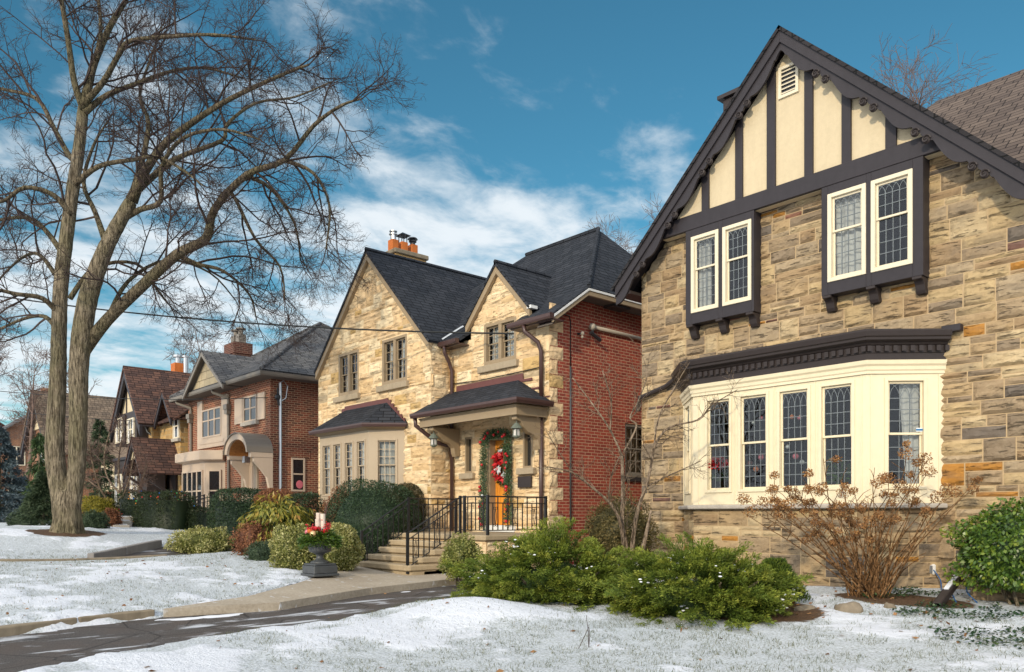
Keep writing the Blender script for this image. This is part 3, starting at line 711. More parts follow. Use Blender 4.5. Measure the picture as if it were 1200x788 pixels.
# roof and bargeboards
ZA = 9.84; half = 3.67; ZE = ZA-half*sl_; YB = WY+9.2; YF = WY-.47
kd = 1/math.hypot(1, sl_)
for s in (-1, 1):
    rf = MB(); rf.slab([(XP, YF, ZA+.05), (XP+s*(half+.10), YF, ZE+.05-.10*sl_), (XP+s*(half+.10), YB, ZE+.05-.10*sl_), (XP, YB, ZA+.05)], .055)
    rf.build('roof', M_['shDark'], H1)
    v = lambda d: d/kd                           # vertical drop for a perpendicular depth d
    fb = MB(); fb.prism([(XP, ZA-.012), (XP+s*half, ZE-.012), (XP+s*half, ZE-v(.16)), (XP, ZA-v(.16))], WY-.44, WY-.385); fb.build('fascia', M_['dark'], H1, bevel=.005)
    # scalloped bargeboard: waves between carved scroll brackets
    Lr = half; npts = 60; top = []; bot = []; step = .78
    for i in range(npts*2+1):
        x = Lr*i/(npts*2); zc = ZA-sl_*x; ph = ((x-.10) % step)/step
        d = .345-.10*(1-math.sin(math.pi*min(1, ph/.62)))*(ph < .62) - (.10+.0*ph)*(ph >= .62)*(.65+.35*abs(math.sin(math.pi*(ph-.62)/.38*2)))
        top.append((XP+s*x, zc-v(.15))); bot.append((XP+s*x, zc-v(max(.2, d))))
    bb = MB()
    for i in range(len(top)-1): bb.prism([top[i], top[i+1], bot[i+1], bot[i]], WY-.405, WY-.36)
    bb.build('bargeboard', M_['dark'], H1)
    k = 0
    for i in range(5):
        x = .10+step*i+.78*.80
        if x > Lr-.05: break
        for dx, rr in ((-.09, .065), (.07, .065)):
            c = Vector((XP+s*(x+dx), WY-.36, ZA-sl_*(x+dx)-v(.285))); sc = MB()
            sc.ball(c+Vector((0,-.035,0)), rr*.95, 12, 8, (1,.55,1))
            pts = [c+Vector((s*math.cos(t)*(rr*(1-t/11)), -.07, math.sin(t)*(rr*(1-t/11)))) for t in [j*.55 for j in range(18)]]
            sc.tube(pts, .012, 5)
            sc.build('scroll_carving', M_['dark2'], H1, smooth=False)
    so = MB(); so.slab([(XP, WY-.385, ZA-.07), (XP+s*(half), WY-.385, ZE-.07), (XP+s*half, WY+.02, ZE-.07), (XP, WY+.02, ZA-.07)], .03); so.build('soffit', M_['dark2'], H1)
    # side eave, boxed under the roof edge
    se = MB(); xo = XP+s*half; xi = XL if s < 0 else XR; se.box(min(xo,xi), max(xo,xi), WY-.36, YB, ZE-.20, ZE-.14); se.box(min(xo, xo-s*.03), max(xo, xo-s*.03), WY-.36, YB, ZE-.18, ZE-.02); se.build('eave', M_['dark2'], H1)
# main roof behind, ridge along the street, with its hip towards the gable
ra = PY(1099, 118, 18.4); rz = ra.z; zf = rz-3.9
mr = MB()
mr.slab([(ra.x, 18.4, rz), (8, 18.4, rz), (8, 13.8, zf), (XR+.15, 13.8, zf), (ra.x-2.0, 15.4, zf+1.35)], .06)
mr.slab([(ra.x, 18.4, rz), (8, 18.4, rz), (8, 23, zf), (ra.x-2.6, 23, zf)], .06)
mr.build('main_roof', M_['shA'], H1)
mw = MB(); mw.box(XR+.02, 8, 14.2, 14.4, 0, zf); mw.build('main_wall', M_['ochrestone'], H1)
ch = MB(); q = PY(853, 118, 19.0); ch.box(q.x+.05, q.x+.6, 18.7, 19.4, q.z-3, q.z-.12); ch.prismz([(q.x-.08,18.6),(q.x+.7,18.6),(q.x+.7,19.5),(q.x-.08,19.5)], q.z-.1, q.z); ch.build('chimney', M_['dark2'], H1)

# oriel windows
for k, (a, b) in enumerate(OR):
    zbot, ztop = 5.195, 6.985; fx = [((-9.02,-8.40),(-8.31,-7.68)), ((-6.33,-5.70),(-5.62,-4.99))][k]
    yF, yB = WY-.255, WY
    if k == 0: fx = ((-9.02,-8.42),(-8.33,-7.74))
    ob = MB(); zs0, zs1 = 5.40, 6.84
    for (xa, xb) in ((a, fx[0][0]), (fx[0][1], fx[1][0]), (fx[1][1], b)): ob.box(xa, xb, yF, yF+.06, zbot+.001, ztop)
    for (xa, xb) in fx: ob.box(xa, xb, yF+.001, yF+.06, zbot+.001, zs0); ob.box(xa, xb, yF+.001, yF+.06, zs1, ztop)
    ob.box(a+.002, a+.05, yF+.06, yB+.1, zbot+.001, ztop); ob.box(b-.05, b-.002, yF+.06, yB+.1, zbot+.001, ztop); ob.box(a+.05, b-.05, yF+.06, yB+.1, zbot+.001, zbot+.06)
    ol = ob.build('oriel', M_['dark'], H1, bevel=.005)
    for j, (xa, xb) in enumerate(fx):
        sash_window(None, FR((xa, yF, zs0)), xb-xa, zs1-zs0, casing=.065, depth=.075, y0=-.018, nc=4, nr=(4,2), head=.42, mat='sash', bars='gothic', barmat='lead', barT=.011, curtain=('full' if (k == 1 and j == 0) else 'left' if (k == 0 and j == 0) else None), sub=ol, name='sash_frame', sashw=.035)
    for xx in (a+.02, (a+b)/2-.06, b-.16):
        c = MB(); c.prismx([(yF-.012, zbot-.002), (yB, zbot-.002), (yB, zbot-.24), (yF+.16, zbot-.24), (yF+.13, zbot-.19), (yF+.105, zbot-.11), (yF+.06, zbot-.055), (yF-.012, zbot-.045)], xx, xx+.14)
        c.build('corbel', M_['dark2'], ol, bevel=.006)
# bay window
BY = 12.0; bx0, bx1 = -8.59, -5.44; pj = WY-BY
path = [(bx0-pj, WY+.02), (bx0, BY), (bx1, BY), (bx1+pj, WY+.02)]
bay = MB()
zs_, zc_ = 1.77, 3.92
# wall skin of the bay with openings
def bay_panel(M, w, wins, zlo, zhi, wz0, wz1, mbx):
    mbx.at(M); hol = [(a, b, wz0, wz1) for a, b in wins]
    for (a,b,c,d) in rect_minus([(0,w,zlo,zhi)], hol): mbx.box(a, b, 0, .06, c, d)
Ff = FR((bx0, BY, 0)); Fr = FR((bx1, BY, 0), 45); Fl = FR((bx0-pj, WY, 0), -45); wl = pj*math.sqrt(2)
wz0, wz1 = 1.98, 3.66
wins = [(-8.33, -7.78), (-7.655, -7.07), (-6.925, -6.335), (-6.205, -5.62)]
fw = [(a-bx0, b-bx0) for a, b in wins]
sw_ = [(.26, .88)]
bay_panel(Ff, bx1-bx0, fw, zs_, zc_, wz0, wz1, bay); bay_panel(Fr, wl, sw_, zs_, zc_, wz0, wz1, bay); bay_panel(Fl, wl, [(.28, .86)], zs_, zc_, wz0, wz1, bay)
bay.at(None)
BAY = bay.build('bay_window', M_['cream'], H1, recalc=True)
tr = MB()       # mullion fillets, corner boards and the cream crown under the cornice
tr.sweep(path, [(.012,3.72),(.03,3.72),(.03,3.76),(.045,3.78),(.05,3.83),(.075,3.86),(.085,3.918),(.012,3.918)])
for x in [.10, .86-.02, 1.58, 2.30, 3.05]:
    tr.at(Ff); tr.box(x+.012, x+.03, -.012, .001, 1.80, 3.71)
for M, xs_ in ((Fr, (.05, 1.05)), (Fl, (.05, 1.05))):
    tr.at(M)
    for x in xs_: tr.box(x, x+.02, -.012, .001, 1.80, 3.71)
tr.at(None); tr.build('crown_moulding', M_['cream'], BAY)
cn = MB(); cn.sweep(path, [(.012,3.922),(.05,3.922),(.055,4.02),(.07,4.03),(.075,4.13),(.10,4.145),(.12,4.17),(.20,4.20),(.205,4.235),(.23,4.25),(.25,4.32),(.25,4.335),(-.05,4.335),(-.05,3.922)])
CN = cn.build('cornice', M_['dark2'], BAY)
dn = MB()
for M, w in ((Ff, bx1-bx0), (Fr, wl), (Fl, wl)):
    n = int(w/.115)
    for i in range(n+1): x = w*i/n; dn = MB().at(M); dn.box(x-.030, x+.030, -.112, -.066, 4.045, 4.128); dn.build('dentil', M_['dark2'], BAY)
rt = MB(); rt.prismz([(p[0], p[1]) for p in [(bx0-pj-.2, WY), (bx0-.08, BY-.2), (bx1+.08, BY-.2), (bx1+pj+.2, WY)]], 4.337, 4.36); rt.build('bay_roof', M_['dark2'], BAY)
ss_ = MB(); ss_.sweep(path, [(.0,1.70),(.10,1.69),(.11,1.71),(.11,1.752),(.09,1.765),(0,1.768)]); ss_.sweep(path, [(-.08,1.69),(0,1.69),(0,1.769),(-.08,1.769)]); ss_.build('sill', M_['sillstone'], BAY, bevel=.01)
bi = MB(); bi.prismz([(p[0], p[1]) for p in [(bx0-pj+.1, WY), (bx0+.05, BY+.1), (bx1-.05, BY+.1), (bx1+pj-.1, WY)]], 1.72, 1.765); bi.prismz([(p[0], p[1]) for p in [(bx0-pj+.1, WY), (bx0+.05, BY+.1), (bx1-.05, BY+.1), (bx1+pj-.1, WY)]], 3.93, 3.96); bi.build('window_seat', M_['room'], BAY)
for j, (a, b) in enumerate(fw):
    sash_window(None, FR((bx0+a, BY, wz0)), b-a, wz1-wz0, casing=.05, depth=.05, y0=-.022, nc=4, nr=(4,3), head=.50, mat='cream', bars='gothic', barmat='lead', barT=.011, curtain=None, sub=BAY, name='sash_frame', sashw=.035)
for M, (a, b), cu in ((Fr, sw_[0], 'right'), (Fl, (.28,.86), 'full')):
    sash_window(None, M @ Matrix.Translation((a, 0, wz0)), b-a, wz1-wz0, casing=.05, depth=.05, y0=-.022, nc=3, nr=(4,3), head=.50, mat='cream', bars='gothic', barmat='lead', barT=.011, curtain=cu, sub=BAY, name='sash_frame', sashw=.035)
stk = MB().at(Fr @ Matrix.Translation((.26, 0, wz0))); stk.box(.47, .565, .012, .015, .865, .925); stk.build('window_sticker', M_['whitebox'], BAY)
stk = MB().at(Fr @ Matrix.Translation((.26, 0, wz0))); stk.box(.468, .567, .008, .011, .882, .908); stk.build('sticker_band', paint('sticker_blue', (.02,.15,.35), .5, .05, 0), BAY)
# stone base of the bay
bb_ = thing_base = None
for nm, M, w, sd_ in (('bay_base', Ff, bx1-bx0, 21), ('bay_base', Fr, wl, 22), ('bay_base', Fl, wl, 23)):
    stone_wall(nm, H1, M @ Matrix.Translation((0, .02, .05)), w, 1.64, [], 'A', (M_['stoneA'], M_['mortarA']), sd_, relief=.022)
# pipe from the bay cornice to the corner and the scupper box
pp = MB(); pp.tube([(bx0-pj-.12, WY-.10, 4.24), (-9.75, WY-.09, 4.12), (-10.40, WY-.09, 3.97), (-10.44, WY-.09, 3.7)], .05, 8); pp.build('drain_pipe', M_['dark2'], H1)
sc = MB(); sc.box(-4.62, -4.36, WY-.16, WY-.03, 4.30, 4.40); sc.build('scupper', M_['dark'], H1, bevel=.005)
# ------------------------------------------------------------------ the buff stone house with the red brick side
YG, YW2 = 11.97, 12.6; XA, XB, XC = -22.57, -16.6, -12.9
H2 = thing('stone_house', 'buff limestone house with two gables, slate-blue roof, red brick side and orange door', 'house', (-17.7, YW2, .4))
def wz(u0, v0, u1, v1, Y):      # window rectangle from two measured corners (left-bottom, right-top)
    return XY(u0, Y), XY(u1, Y), ZY(u0, v0, Y), ZY(u1, v1, Y)
wA = wz(397, 466, 420.5, 409.5, YG); wB = wz(448, 453, 477, 391, YG); wC = wz(567.5, 430, 605, 371, YW2)
AP = (-19.53, 9.08)
S2 = (M_['stoneB'], M_['mortarB'])
hol = [(w[0]-XA, w[1]-XA, w[2], w[3]) for w in (wA, wB)] + [(-21.6-XA, -18.0-XA, 1.9, 3.8)]
clg = [(Vector((AP[0], YG, AP[1]-.06)), Vector((-1, 0, 1))), (Vector((AP[0], YG, AP[1]-.06)), Vector((1, 0, 1)))]
stone_wall('gable_wall', H2, FR((XA, YG, 0)), XB-XA, 9.2, hol, 'B', S2, 31, clip=clg, relief=.035, cell=.085)
stone_wall('return_wall', H2, FR((XB, YG, 0), 90), YW2-YG, 6.1, [], 'B', S2, 32, relief=.03, cell=.085)
sl1 = wz(545, 555, 553.5, 512, YW2); sl2 = wz(613, 549, 624, 505, YW2)
dX0, dX1 = XY(571.5, YW2), XY(600.5, YW2); dz0, dz1 = 1.18, ZY(586, 511, YW2)
hol = [(w[0]-XB, w[1]-XB, w[2], w[3]) for w in (sl1, sl2)] + [(wC[0]-XB, wC[1]-XB, wC[2], 7)] + [(dX0-XB, dX1-XB, 0, dz1)]
stone_wall('front_wall', H2, FR((XB, YW2, 0)), XC-XB, 6.02, hol, 'B', S2, 33, relief=.03, cell=.085)
sg = (-14.64, 7.69, 1.06)
cls = [(Vector((sg[0], YW2, sg[1]-.08)), Vector((-sg[2], 0, 1))), (Vector((sg[0], YW2, sg[1]-.08)), Vector((sg[2], 0, 1)))]
stone_wall('small_gable_wall', H2, FR((-15.75, YW2, 6.0)), 2.22, 1.7, [(wC[0]+15.75, wC[1]+15.75, -1, wC[3]-6.0)], 'B', S2, 34, clip=cls, relief=.03, cell=.085)
# brick side wall with stone quoins
bw_ = MB(); rb = PX(732.5, 558, XC); rt_ = PX(752, 500, XC); wy0, wy1, wz0_, wz1_ = rb.y, rb.y+.85, rb.z, rt_.z+.03
for (a,b,c,d) in rect_minus([(YW2, 19.2, 0, 6.75)], [(wy0, wy1, wz0_, wz1_)]): bw_.quad((XC,a,c),(XC,b,c),(XC,b,d),(XC,a,d))
o = bw_.build('brick_side_wall', M_['redbrick'], H2, recalc=False, clip=[(Vector((XC, 13.4, 6.78)), Vector((0, -.7, 1)))])
z = .3; i = 0; qs = MB(); rq = random.Random(4)
while z < 6.2:
    h_ = .30 if i % 2 else .34; ln = .42 if i % 2 else .24
    stone_skin(qs, FR((XC+.006, YW2-.012, z), 90), ln, h_, [], 'A', 100+i, relief=.02) if False else None
    qm = MB(); nn_ = 5
    vs = []; fs_ = []
    for jj in range(4):
        for ii in range(nn_+1):
            e = ii in (0, nn_) or jj in (0, 3)
            vs.append((XC+.004+(0 if e else .022+rq.uniform(-.008, .01)), YW2-.03+(ln+.03)*ii/nn_, z+.008+(h_-.016)*jj/3))
    for jj in range(3):
        for ii in range(nn_): q = jj*(nn_+1)+ii; fs_.append((q, q+1, q+nn_+2, q+nn_+1))
    qm.cur = rq.random(); qm.add(vs, fs_); qm.cur = None; qm.build('quoin', M_['stoneB'], o, recalc=False); z += h_; i += 1
sw = MB(); sw.quad((XA,YG,0),(XA,19,0),(XA,19,6.1),(XA,YG,6.1)); sw.quad((XA,19.2,0),(XC,19.2,0),(XC,19.2,6.7),(XA,19.2,6.7)); sw.build('rear_wall', M_['redbrick'], H2, recalc=False)
fl = MB(); fl.box(XA+.05, XB-.05, YG+.4, 19, 1.1, 1.2); fl.box(XB-.04, XC-.05, YW2+.4, 19, 1.1, 1.2); fl.box(XA+.05, XB-.05, YG+.4, 19, 3.95, 4.05); fl.box(XB-.04, XC-.05, YW2+.4, 19, 3.95, 4.05); fl.box(XA+.05, XC-.05, 15.2, 15.3, .2, 6); fl.build('room_floor', M_['room'], H2)
# roofs
for s in (-1, 1):
    r = MB(); hw = 3.06; r.slab([(AP[0], YG-.16, AP[1]), (AP[0]+s*hw, YG-.16, AP[1]-hw), (AP[0]+s*hw, 19.3 if s < 0 else 15.2, AP[1]-hw), (AP[0], 17.6, AP[1])], .07); r.build('gable_roof', M_['shB'], H2)
    f = MB(); f.prism([(AP[0], AP[1]-.085), (AP[0]+s*3.0, AP[1]-3.085), (AP[0]+s*3.0, AP[1]-3.30), (AP[0], AP[1]-.30)], YG-.13, YG-.015); f.build('rake_board', M_['tan'], H2, bevel=.004)
    r = MB(); hw = 1.24; r.slab([(sg[0], YW2-.16, sg[1]), (sg[0]+s*hw, YW2-.16, sg[1]-hw*sg[2]), (sg[0]+s*hw, 14.9, sg[1]-hw*sg[2]), (sg[0], 14.9, sg[1])], .06); r.build('small_gable_roof', M_['shB'], H2)
    f = MB(); f.prism([(sg[0], sg[1]-.08), (sg[0]+s*1.19, sg[1]-.08-1.19*sg[2]), (sg[0]+s*1.19, sg[1]-.27-1.19*sg[2]), (sg[0], sg[1]-.27)], YW2-.13, YW2-.04); f.build('rake_board', M_['tan'], H2, bevel=.004)
E1, K1, RD = (12.25, 6.02), (13.4, 6.80), (16.1, 9.32); XE = -12.45; HX0, HX1 = -14.6, -17.5
mr = MB()
zk = lambda y: E1[1]+(y-E1[0])*(K1[1]-E1[1])/(K1[0]-E1[0])
for (a, b, y0_) in ((-16.75, -15.78, E1[0]), (-15.78, -13.80, YW2+.03), (-13.80, XE, E1[0]), (-21.4, -16.75, YW2+.2)):
    mr.slab([(a, y0_, zk(y0_)), (b, y0_, zk(y0_)), (b, K1[0], K1[1]), (a, K1[0], K1[1])], .07)
mr.slab([(XE, K1[0], K1[1]), (-21.4, K1[0], K1[1]), (HX1, RD[0], RD[1]), (HX0, RD[0], RD[1])], .07)
mr.slab([(XE, K1[0], K1[1]), (HX0, RD[0], RD[1]), (XE, 18.8, K1[1])], .07)
mr.slab([(HX0, RD[0], RD[1]), (HX1, RD[0], RD[1]), (-21.4, 19.4, 6.3), (XE, 19.4, 6.3), (XE, 18.8, K1[1])], .07)
mr.slab([(HX1, RD[0], RD[1]), (-21.4, 13.4, 6.8), (-21.4, 19.4, 6.3)], .07)
MR = mr.build('main_roof', M_['shB'], H2)
q = MB(); vq = (-13.6, 17.2); q.slab([(-13.35, 17.0, 8.02), (-13.35, 17.5, 8.02), (-13.75, 17.5, 8.4), (-13.75, 17.0, 8.4)], .16); q.build('roof_vent', M_['blackmetal'], MR)
rc = MB()
for pa, pb in (((XE, K1[0], K1[1]+.03), (HX0, RD[0], RD[1]+.03)), ((HX0, RD[0], RD[1]+.03), (HX1, RD[0], RD[1]+.03)), ((AP[0], YG-.16, AP[1]+.01), (AP[0], 17.4, AP[1]+.01)), ((sg[0], YW2-.16, sg[1]+.01), (sg[0], 14.3, sg[1]+.01))): rc.tube([pa, pb], .055, 6)
rc.build('ridge_cap', M_['shB'], MR)
# eaves of the brick side
f = MB(); f.box(XE-.06, XE+.0, K1[0], 18.8, K1[1]-.19, K1[1]-.045); f.prismx([(E1[0]+.02, E1[1]-.05), (K1[0], K1[1]-.045), (K1[0], K1[1]-.19), (E1[0]+.02, E1[1]-.20)], XE-.06, XE); f.build('fascia', M_['tan'], H2, bevel=.004)
f = MB(); f.box(XE+.002, XE+.022, K1[0], 18.8, K1[1]-.08, K1[1]-.03); f.prismx([(E1[0]+.02, E1[1]-.04), (K1[0], K1[1]-.03), (K1[0], K1[1]-.08), (E1[0]+.02, E1[1]-.09)], XE+.002, XE+.022); f.build('drip_edge', M_['whitebox'], H2)
f = MB(); f.box(XC-.1, XE-.061, 13.3, 18.8, K1[1]-.19, K1[1]-.15); f.prismx([(E1[0]+.05, E1[1]-.20), (13.3, K1[1]-.24), (13.3, K1[1]-.27), (E1[0]+.05, E1[1]-.23)], XC-.1, XE-.061); f.build('soffit', M_['soffit'], H2)
f = MB(); f.box(XC+.05, XE-.07, 14.35, 14.95, K1[1]-.25, K1[1]-.192); f.build('soffit_light', M_['dark2'], H2)
gprof = [(.0,-.02),(.10,-.02),(.12,.02),(.125,.085),(.10,.10),(0,.10)]
for (a, b) in ((-16.55, -15.80), (-13.85, XE+.03)):
    g = MB(); g.sweep([(a, E1[0]), (b, E1[0])], [(o_, z_+E1[1]-.11) for o_, z_ in gprof]); g.box(a, b, E1[0], YW2-.03, E1[1]-.15, E1[1]-.12); g.build('gutter', M_['gutter'], H2)
f = MB(); f.box(-13.50, -13.36, YW2-.16, YW2+.05, 6.34, 6.41); f.build('flashing', M_['whitebox'], H2)
f = MB(); f.tube([(-16.5, 12.25, 6.1), (-16.17, 12.6, 6.4), (-15.72, 13.1, 6.72), (-15.4, 13.6, 7.0)], .03, 5); f.build('valley_flashing', M_['steel'], H2)
def spout(pts, r=.05, mat='gutter', name='downspout', par=H2):
    m = MB(); m.tube(pts, r, 10); o = m.build(name, M_[mat], par, smooth=True); return o
spout([(-16.35, 12.2, 5.92), (-16.35, 12.22, 5.72), (-16.42, 12.42, 5.5), (-16.42, 12.5, 5.3), (-16.42, 12.5, .6)])
spout([(-13.35, 12.2, 5.92), (-13.33, 12.22, 5.75), (-13.1, 12.42, 5.5), (-13.08, 12.5, 5.3), (-13.08, 12.5, 4.25)])
spout([(-13.08, 12.5, 4.05), (-13.08, 12.5, .5)])
spout([(-16.72, 11.56, 4.05), (-16.72, 11.58, 3.85), (-16.55, 12.1, 3.45), (-16.42, 12.45, 3.35), (-16.42, 12.49, 3.1)], .055)
# chimney
c = MB(); c.box(-20.6, -19.8, 13.0, 14.1, 6, 9.30); CH = c.build('chimney', M_['ochrestone'], H2)
c = MB(); c.box(-20.66, -19.74, 12.94, 14.16, 9.302, 9.44); c.build('chimney_cap', M_['kerb'], CH, bevel=.02)
for i, (y, h_) in enumerate(((13.16, .36), (13.50, .36), (13.86, .36))):
    c = MB(); c.prismz([(-20.3,y-.11),(-20.05,y-.11),(-20.05,y+.11),(-20.3,y+.11)], 9.44, 9.44+h_); c.build('flue', M_['clay'], CH, bevel=.012)
    m = MB(); t = 9.44+h_
    if i == 0: m.lathe([(.085,t),(.085,t+.16),(.13,t+.16),(.13,t+.18),(.07,t+.2),(.07,t+.25),(.12,t+.25),(.12,t+.27)], 12, (-20.175, y, 0)); m.build('flue_cap', M_['steel'], CH)
    elif i == 1: m.box(-20.26,-20.24,y-.1,y-.08,t,t+.2); m.box(-20.1,-20.08,y-.1,y-.08,t,t+.2); m.box(-20.26,-20.24,y+.08,y+.1,t,t+.2); m.box(-20.1,-20.08,y+.08,y+.1,t,t+.2); m.add([(-20.36,y-.18,t+.2),(-19.98,y-.18,t+.2),(-19.98,y+.18,t+.2),(-20.36,y+.18,t+.2),(-20.175,y,t+.32)],[(0,1,4),(1,2,4),(2,3,4),(3,0,4),(3,2,1,0)]); m.build('flue_cap', M_['blackmetal'], CH)
    else: m.lathe([(.08,t),(.08,t+.1),(.12,t+.1),(.12,t+.13),(.08,t+.14),(.08,t+.18),(.16,t+.18),(.13,t+.22)], 12, (-20.175, y, 0)); m.build('flue_cap', M_['blackmetal'], CH)
# windows
def pair_window(w, Y, cu, name='window'):
    x0, x1, za, zb = w; W_ = x1-x0; H_ = zb-za; M = FR((x0, Y, za))
    f = MB().at(M); c = .075
    f.box(0, c, -.01, .12, 0, H_); f.box(W_-c, W_, -.01, .12, 0, H_); f.box(c, W_-c, -.01, .12, H_-c, H_); f.box(c, W_-c, -.01, .12, 0, c*1.5); f.box(W_/2-.055, W_/2+.055, -.008, .12, c*1.5, H_-c)
    o = f.build(name, M_['tan'], H2, bevel=.005)
    for k in (0, 1):
        xa = c if k == 0 else W_/2+.055; xb = W_/2-.055 if k == 0 else W_-c
        sash_window(None, M @ Matrix.Translation((xa, .02, c*1.5)), xb-xa, H_-2.5*c, casing=.004, depth=.09, y0=-.01, nc=2, nr=(3,2), head=.5, mat='tan', sash='tan', barT=.016, curtain=cu[k], sub=o, name='sash', frame=False, sashw=.03)
    s = MB(); s.box(x0-.14, x1+.12, Y-.12, Y+.02, za-.17, za-.005); s.build('window_sill', M_['sillB'], o, bevel=.012)
    return o
pair_window(wA, YG, ('lower', 'lower')); pair_window(wB, YG, ('pair', 'pair')); pair_window(wC, YW2, ('full', 'full'))
for w in (sl1, sl2):
    x0, x1, za, zb = w; f = MB(); f.box(x0, x0+.05, YW2-.005, YW2+.2, za, zb); f.box(x1-.05, x1, YW2-.005, YW2+.2, za, zb); f.box(x0+.05, x1-.05, YW2-.005, YW2+.2, zb-.05, zb); f.box(x0+.05, x1-.05, YW2-.005, YW2+.2, za, za+.05)
    o = f.build('slit_window', M_['tan'], H2); g = MB(); g.quad((x0+.05,YW2+.1,za+.05),(x1-.05,YW2+.1,za+.05),(x1-.05,YW2+.1,zb-.05),(x0+.05,YW2+.1,zb-.05)); g.build('pane', M_['darkglass'], o, recalc=False)
    s = MB(); s.box(x0-.12, x1+.14, YW2-.12, YW2+.02, za-.15, za-.003); s.build('window_sill', M_['sillB'], o, bevel=.01)
# brick side window
M = FR((XC, wy0, wz0_), 90)
o = sash_window(H2, M, wy1-wy0, wz1_-wz0_, casing=.07, depth=.14, y0=.02, nc=3, nr=(2,2), mat='taupe2', sash='taupe2', barT=.02, curtain='full', name='side_window')
s = MB().at(M); s.box(-.05, wy1-wy0+.05, -.06, .1, -.13, -.005); s.build('window_sill', M_['dark2'], o, bevel=.01)
ar = MB().at(M); nA = 11
for i in range(nA): x = (wy1-wy0)*(i+.5)/nA; ar.box(x-.035, x+.035, -.012, .05, wz1_-wz0_+.01+.05*math.sin(math.pi*(i+.5)/nA), wz1_-wz0_+.22+.05*math.sin(math.pi*(i+.5)/nA))
ar.build('brick_arch', M_['redbrick'], o)
# bay window of the stone house
yb = 11.27; a0, a1, pj2 = -21.16, -18.46, .70; zb0, zb1 = 1.97, 3.86
P2 = [(a0-pj2, YG+.02), (a0, yb), (a1, yb), (a1+pj2, YG+.02)]
Fb = FR((a0, yb, 0)); Fbr = FR((a1, yb, 0), 45); Fbl = FR((a0-pj2, YG, 0), -45); wl2 = pj2*math.sqrt(2)
b2 = MB(); fw2 = [(XY(p, yb)-a0, XY(q_, yb)-a0) for p, q_ in ((377.5, 388), (390, 400), (403.5, 414), (417.5, 428.5))]
sz0, sz1 = 2.12, 3.62; sw2 = [(.2, .78)]
def bay_panel2(M, w, wins_):
    b2.at(M)
    for (a,b,c,d) in rect_minus([(0,w,zb0,zb1)], [(p, q_, sz0, sz1) for p, q_ in wins_]): b2.box(a, b, 0, .06, c, d)
bay_panel2(Fb, a1-a0, fw2); bay_panel2(Fbr, wl2, sw2); bay_panel2(Fbl, wl2, sw2); b2.at(None)
B2 = b2.build('bay_window', M_['tanlight'], H2)
for a, b in fw2: sash_window(None, FR((a0+a, yb, sz0)), b-a, sz1-sz0, casing=.045, depth=.05, y0=-.02, nc=2, nr=(3,3), mat='tanlight', sash='tanlight', barT=.016, curtain='full', sub=B2, name='sash_frame', sashw=.03)
for M in (Fbr, Fbl): sash_window(None, M @ Matrix.Translation((.2, 0, sz0)), .58, sz1-sz0, casing=.05, depth=.05, y0=-.02, nc=3, nr=(3,3), mat='tanlight', sash='tanlight', barT=.016, curtain='full', sub=B2, name='sash_frame', sashw=.03)
t = MB(); t.sweep(P2, [(0,3.862),(.06,3.862),(.10,3.90),(.16,3.92),(.16,3.94),(0,3.94)]); t.build('eave_moulding', M_['tan'], B2)
g = MB(); g.sweep([(a0-pj2-.1, YG-.02), (a0-.08, yb-.19), (a1+.08, yb-.19), (a1+pj2+.1, YG-.02)], [(0,3.92),(.09,3.92),(.11,3.98),(.11,4.02),(0,4.02)]); g.build('gutter', M_['gutter'], B2)
zt2 = 4.68; tl, tr_ = a0+.35, a1-.12
r = MB(); e0 = [(a0-pj2-.16, YG, 4.02), (a0-.1, yb-.26, 4.02), (a1+.1, yb-.26, 4.02), (a1+pj2+.16, YG, 4.02)]
r.slab([e0[1], e0[2], (tr_, YG-.03, zt2), (tl, YG-.03, zt2)], .05); r.slab([e0[2], e0[3], (tr_, YG-.03, zt2)], .05); r.slab([e0[0], e0[1], (tl, YG-.03, zt2)], .05); r.build('bay_roof', M_['shB'], B2)
f = MB(); f.box(tl-.05, tr_+.05, YG-.06, YG-.04, zt2-.05, zt2+.10)
n = 6
for i in range(n): x = tr_+.05+(a1+pj2-tr_)*i/n; zz_ = zt2-(zt2-4.02)*i/n; f.box(x, x+(a1+pj2-tr_)/n, YG-.062, YG-.042, zz_-.2, zz_+.04); x2 = tl-.05-(tl-a0+pj2)*i/n; f.box(x2-(tl-a0+pj2)/n, x2, YG-.062, YG-.042, zz_-.2, zz_+.04)
f.build('stepped_flashing', M_['maroon'], B2)
stone_wall('bay_base', H2, Fb @ Matrix.Translation((0,.02,.3)), a1-a0, 1.67, [], 'B', S2, 41, cell=.1)
stone_wall('bay_base', H2, Fbr @ Matrix.Translation((0,.02,.3)), wl2, 1.67, [], 'B', S2, 42, cell=.1)
bs = MB(); bs.prismz(P2, 1.9, 1.966); bs.prismz(P2, 3.865, 3.9); bs.build('bay_floor', M_['tanlight'], B2)
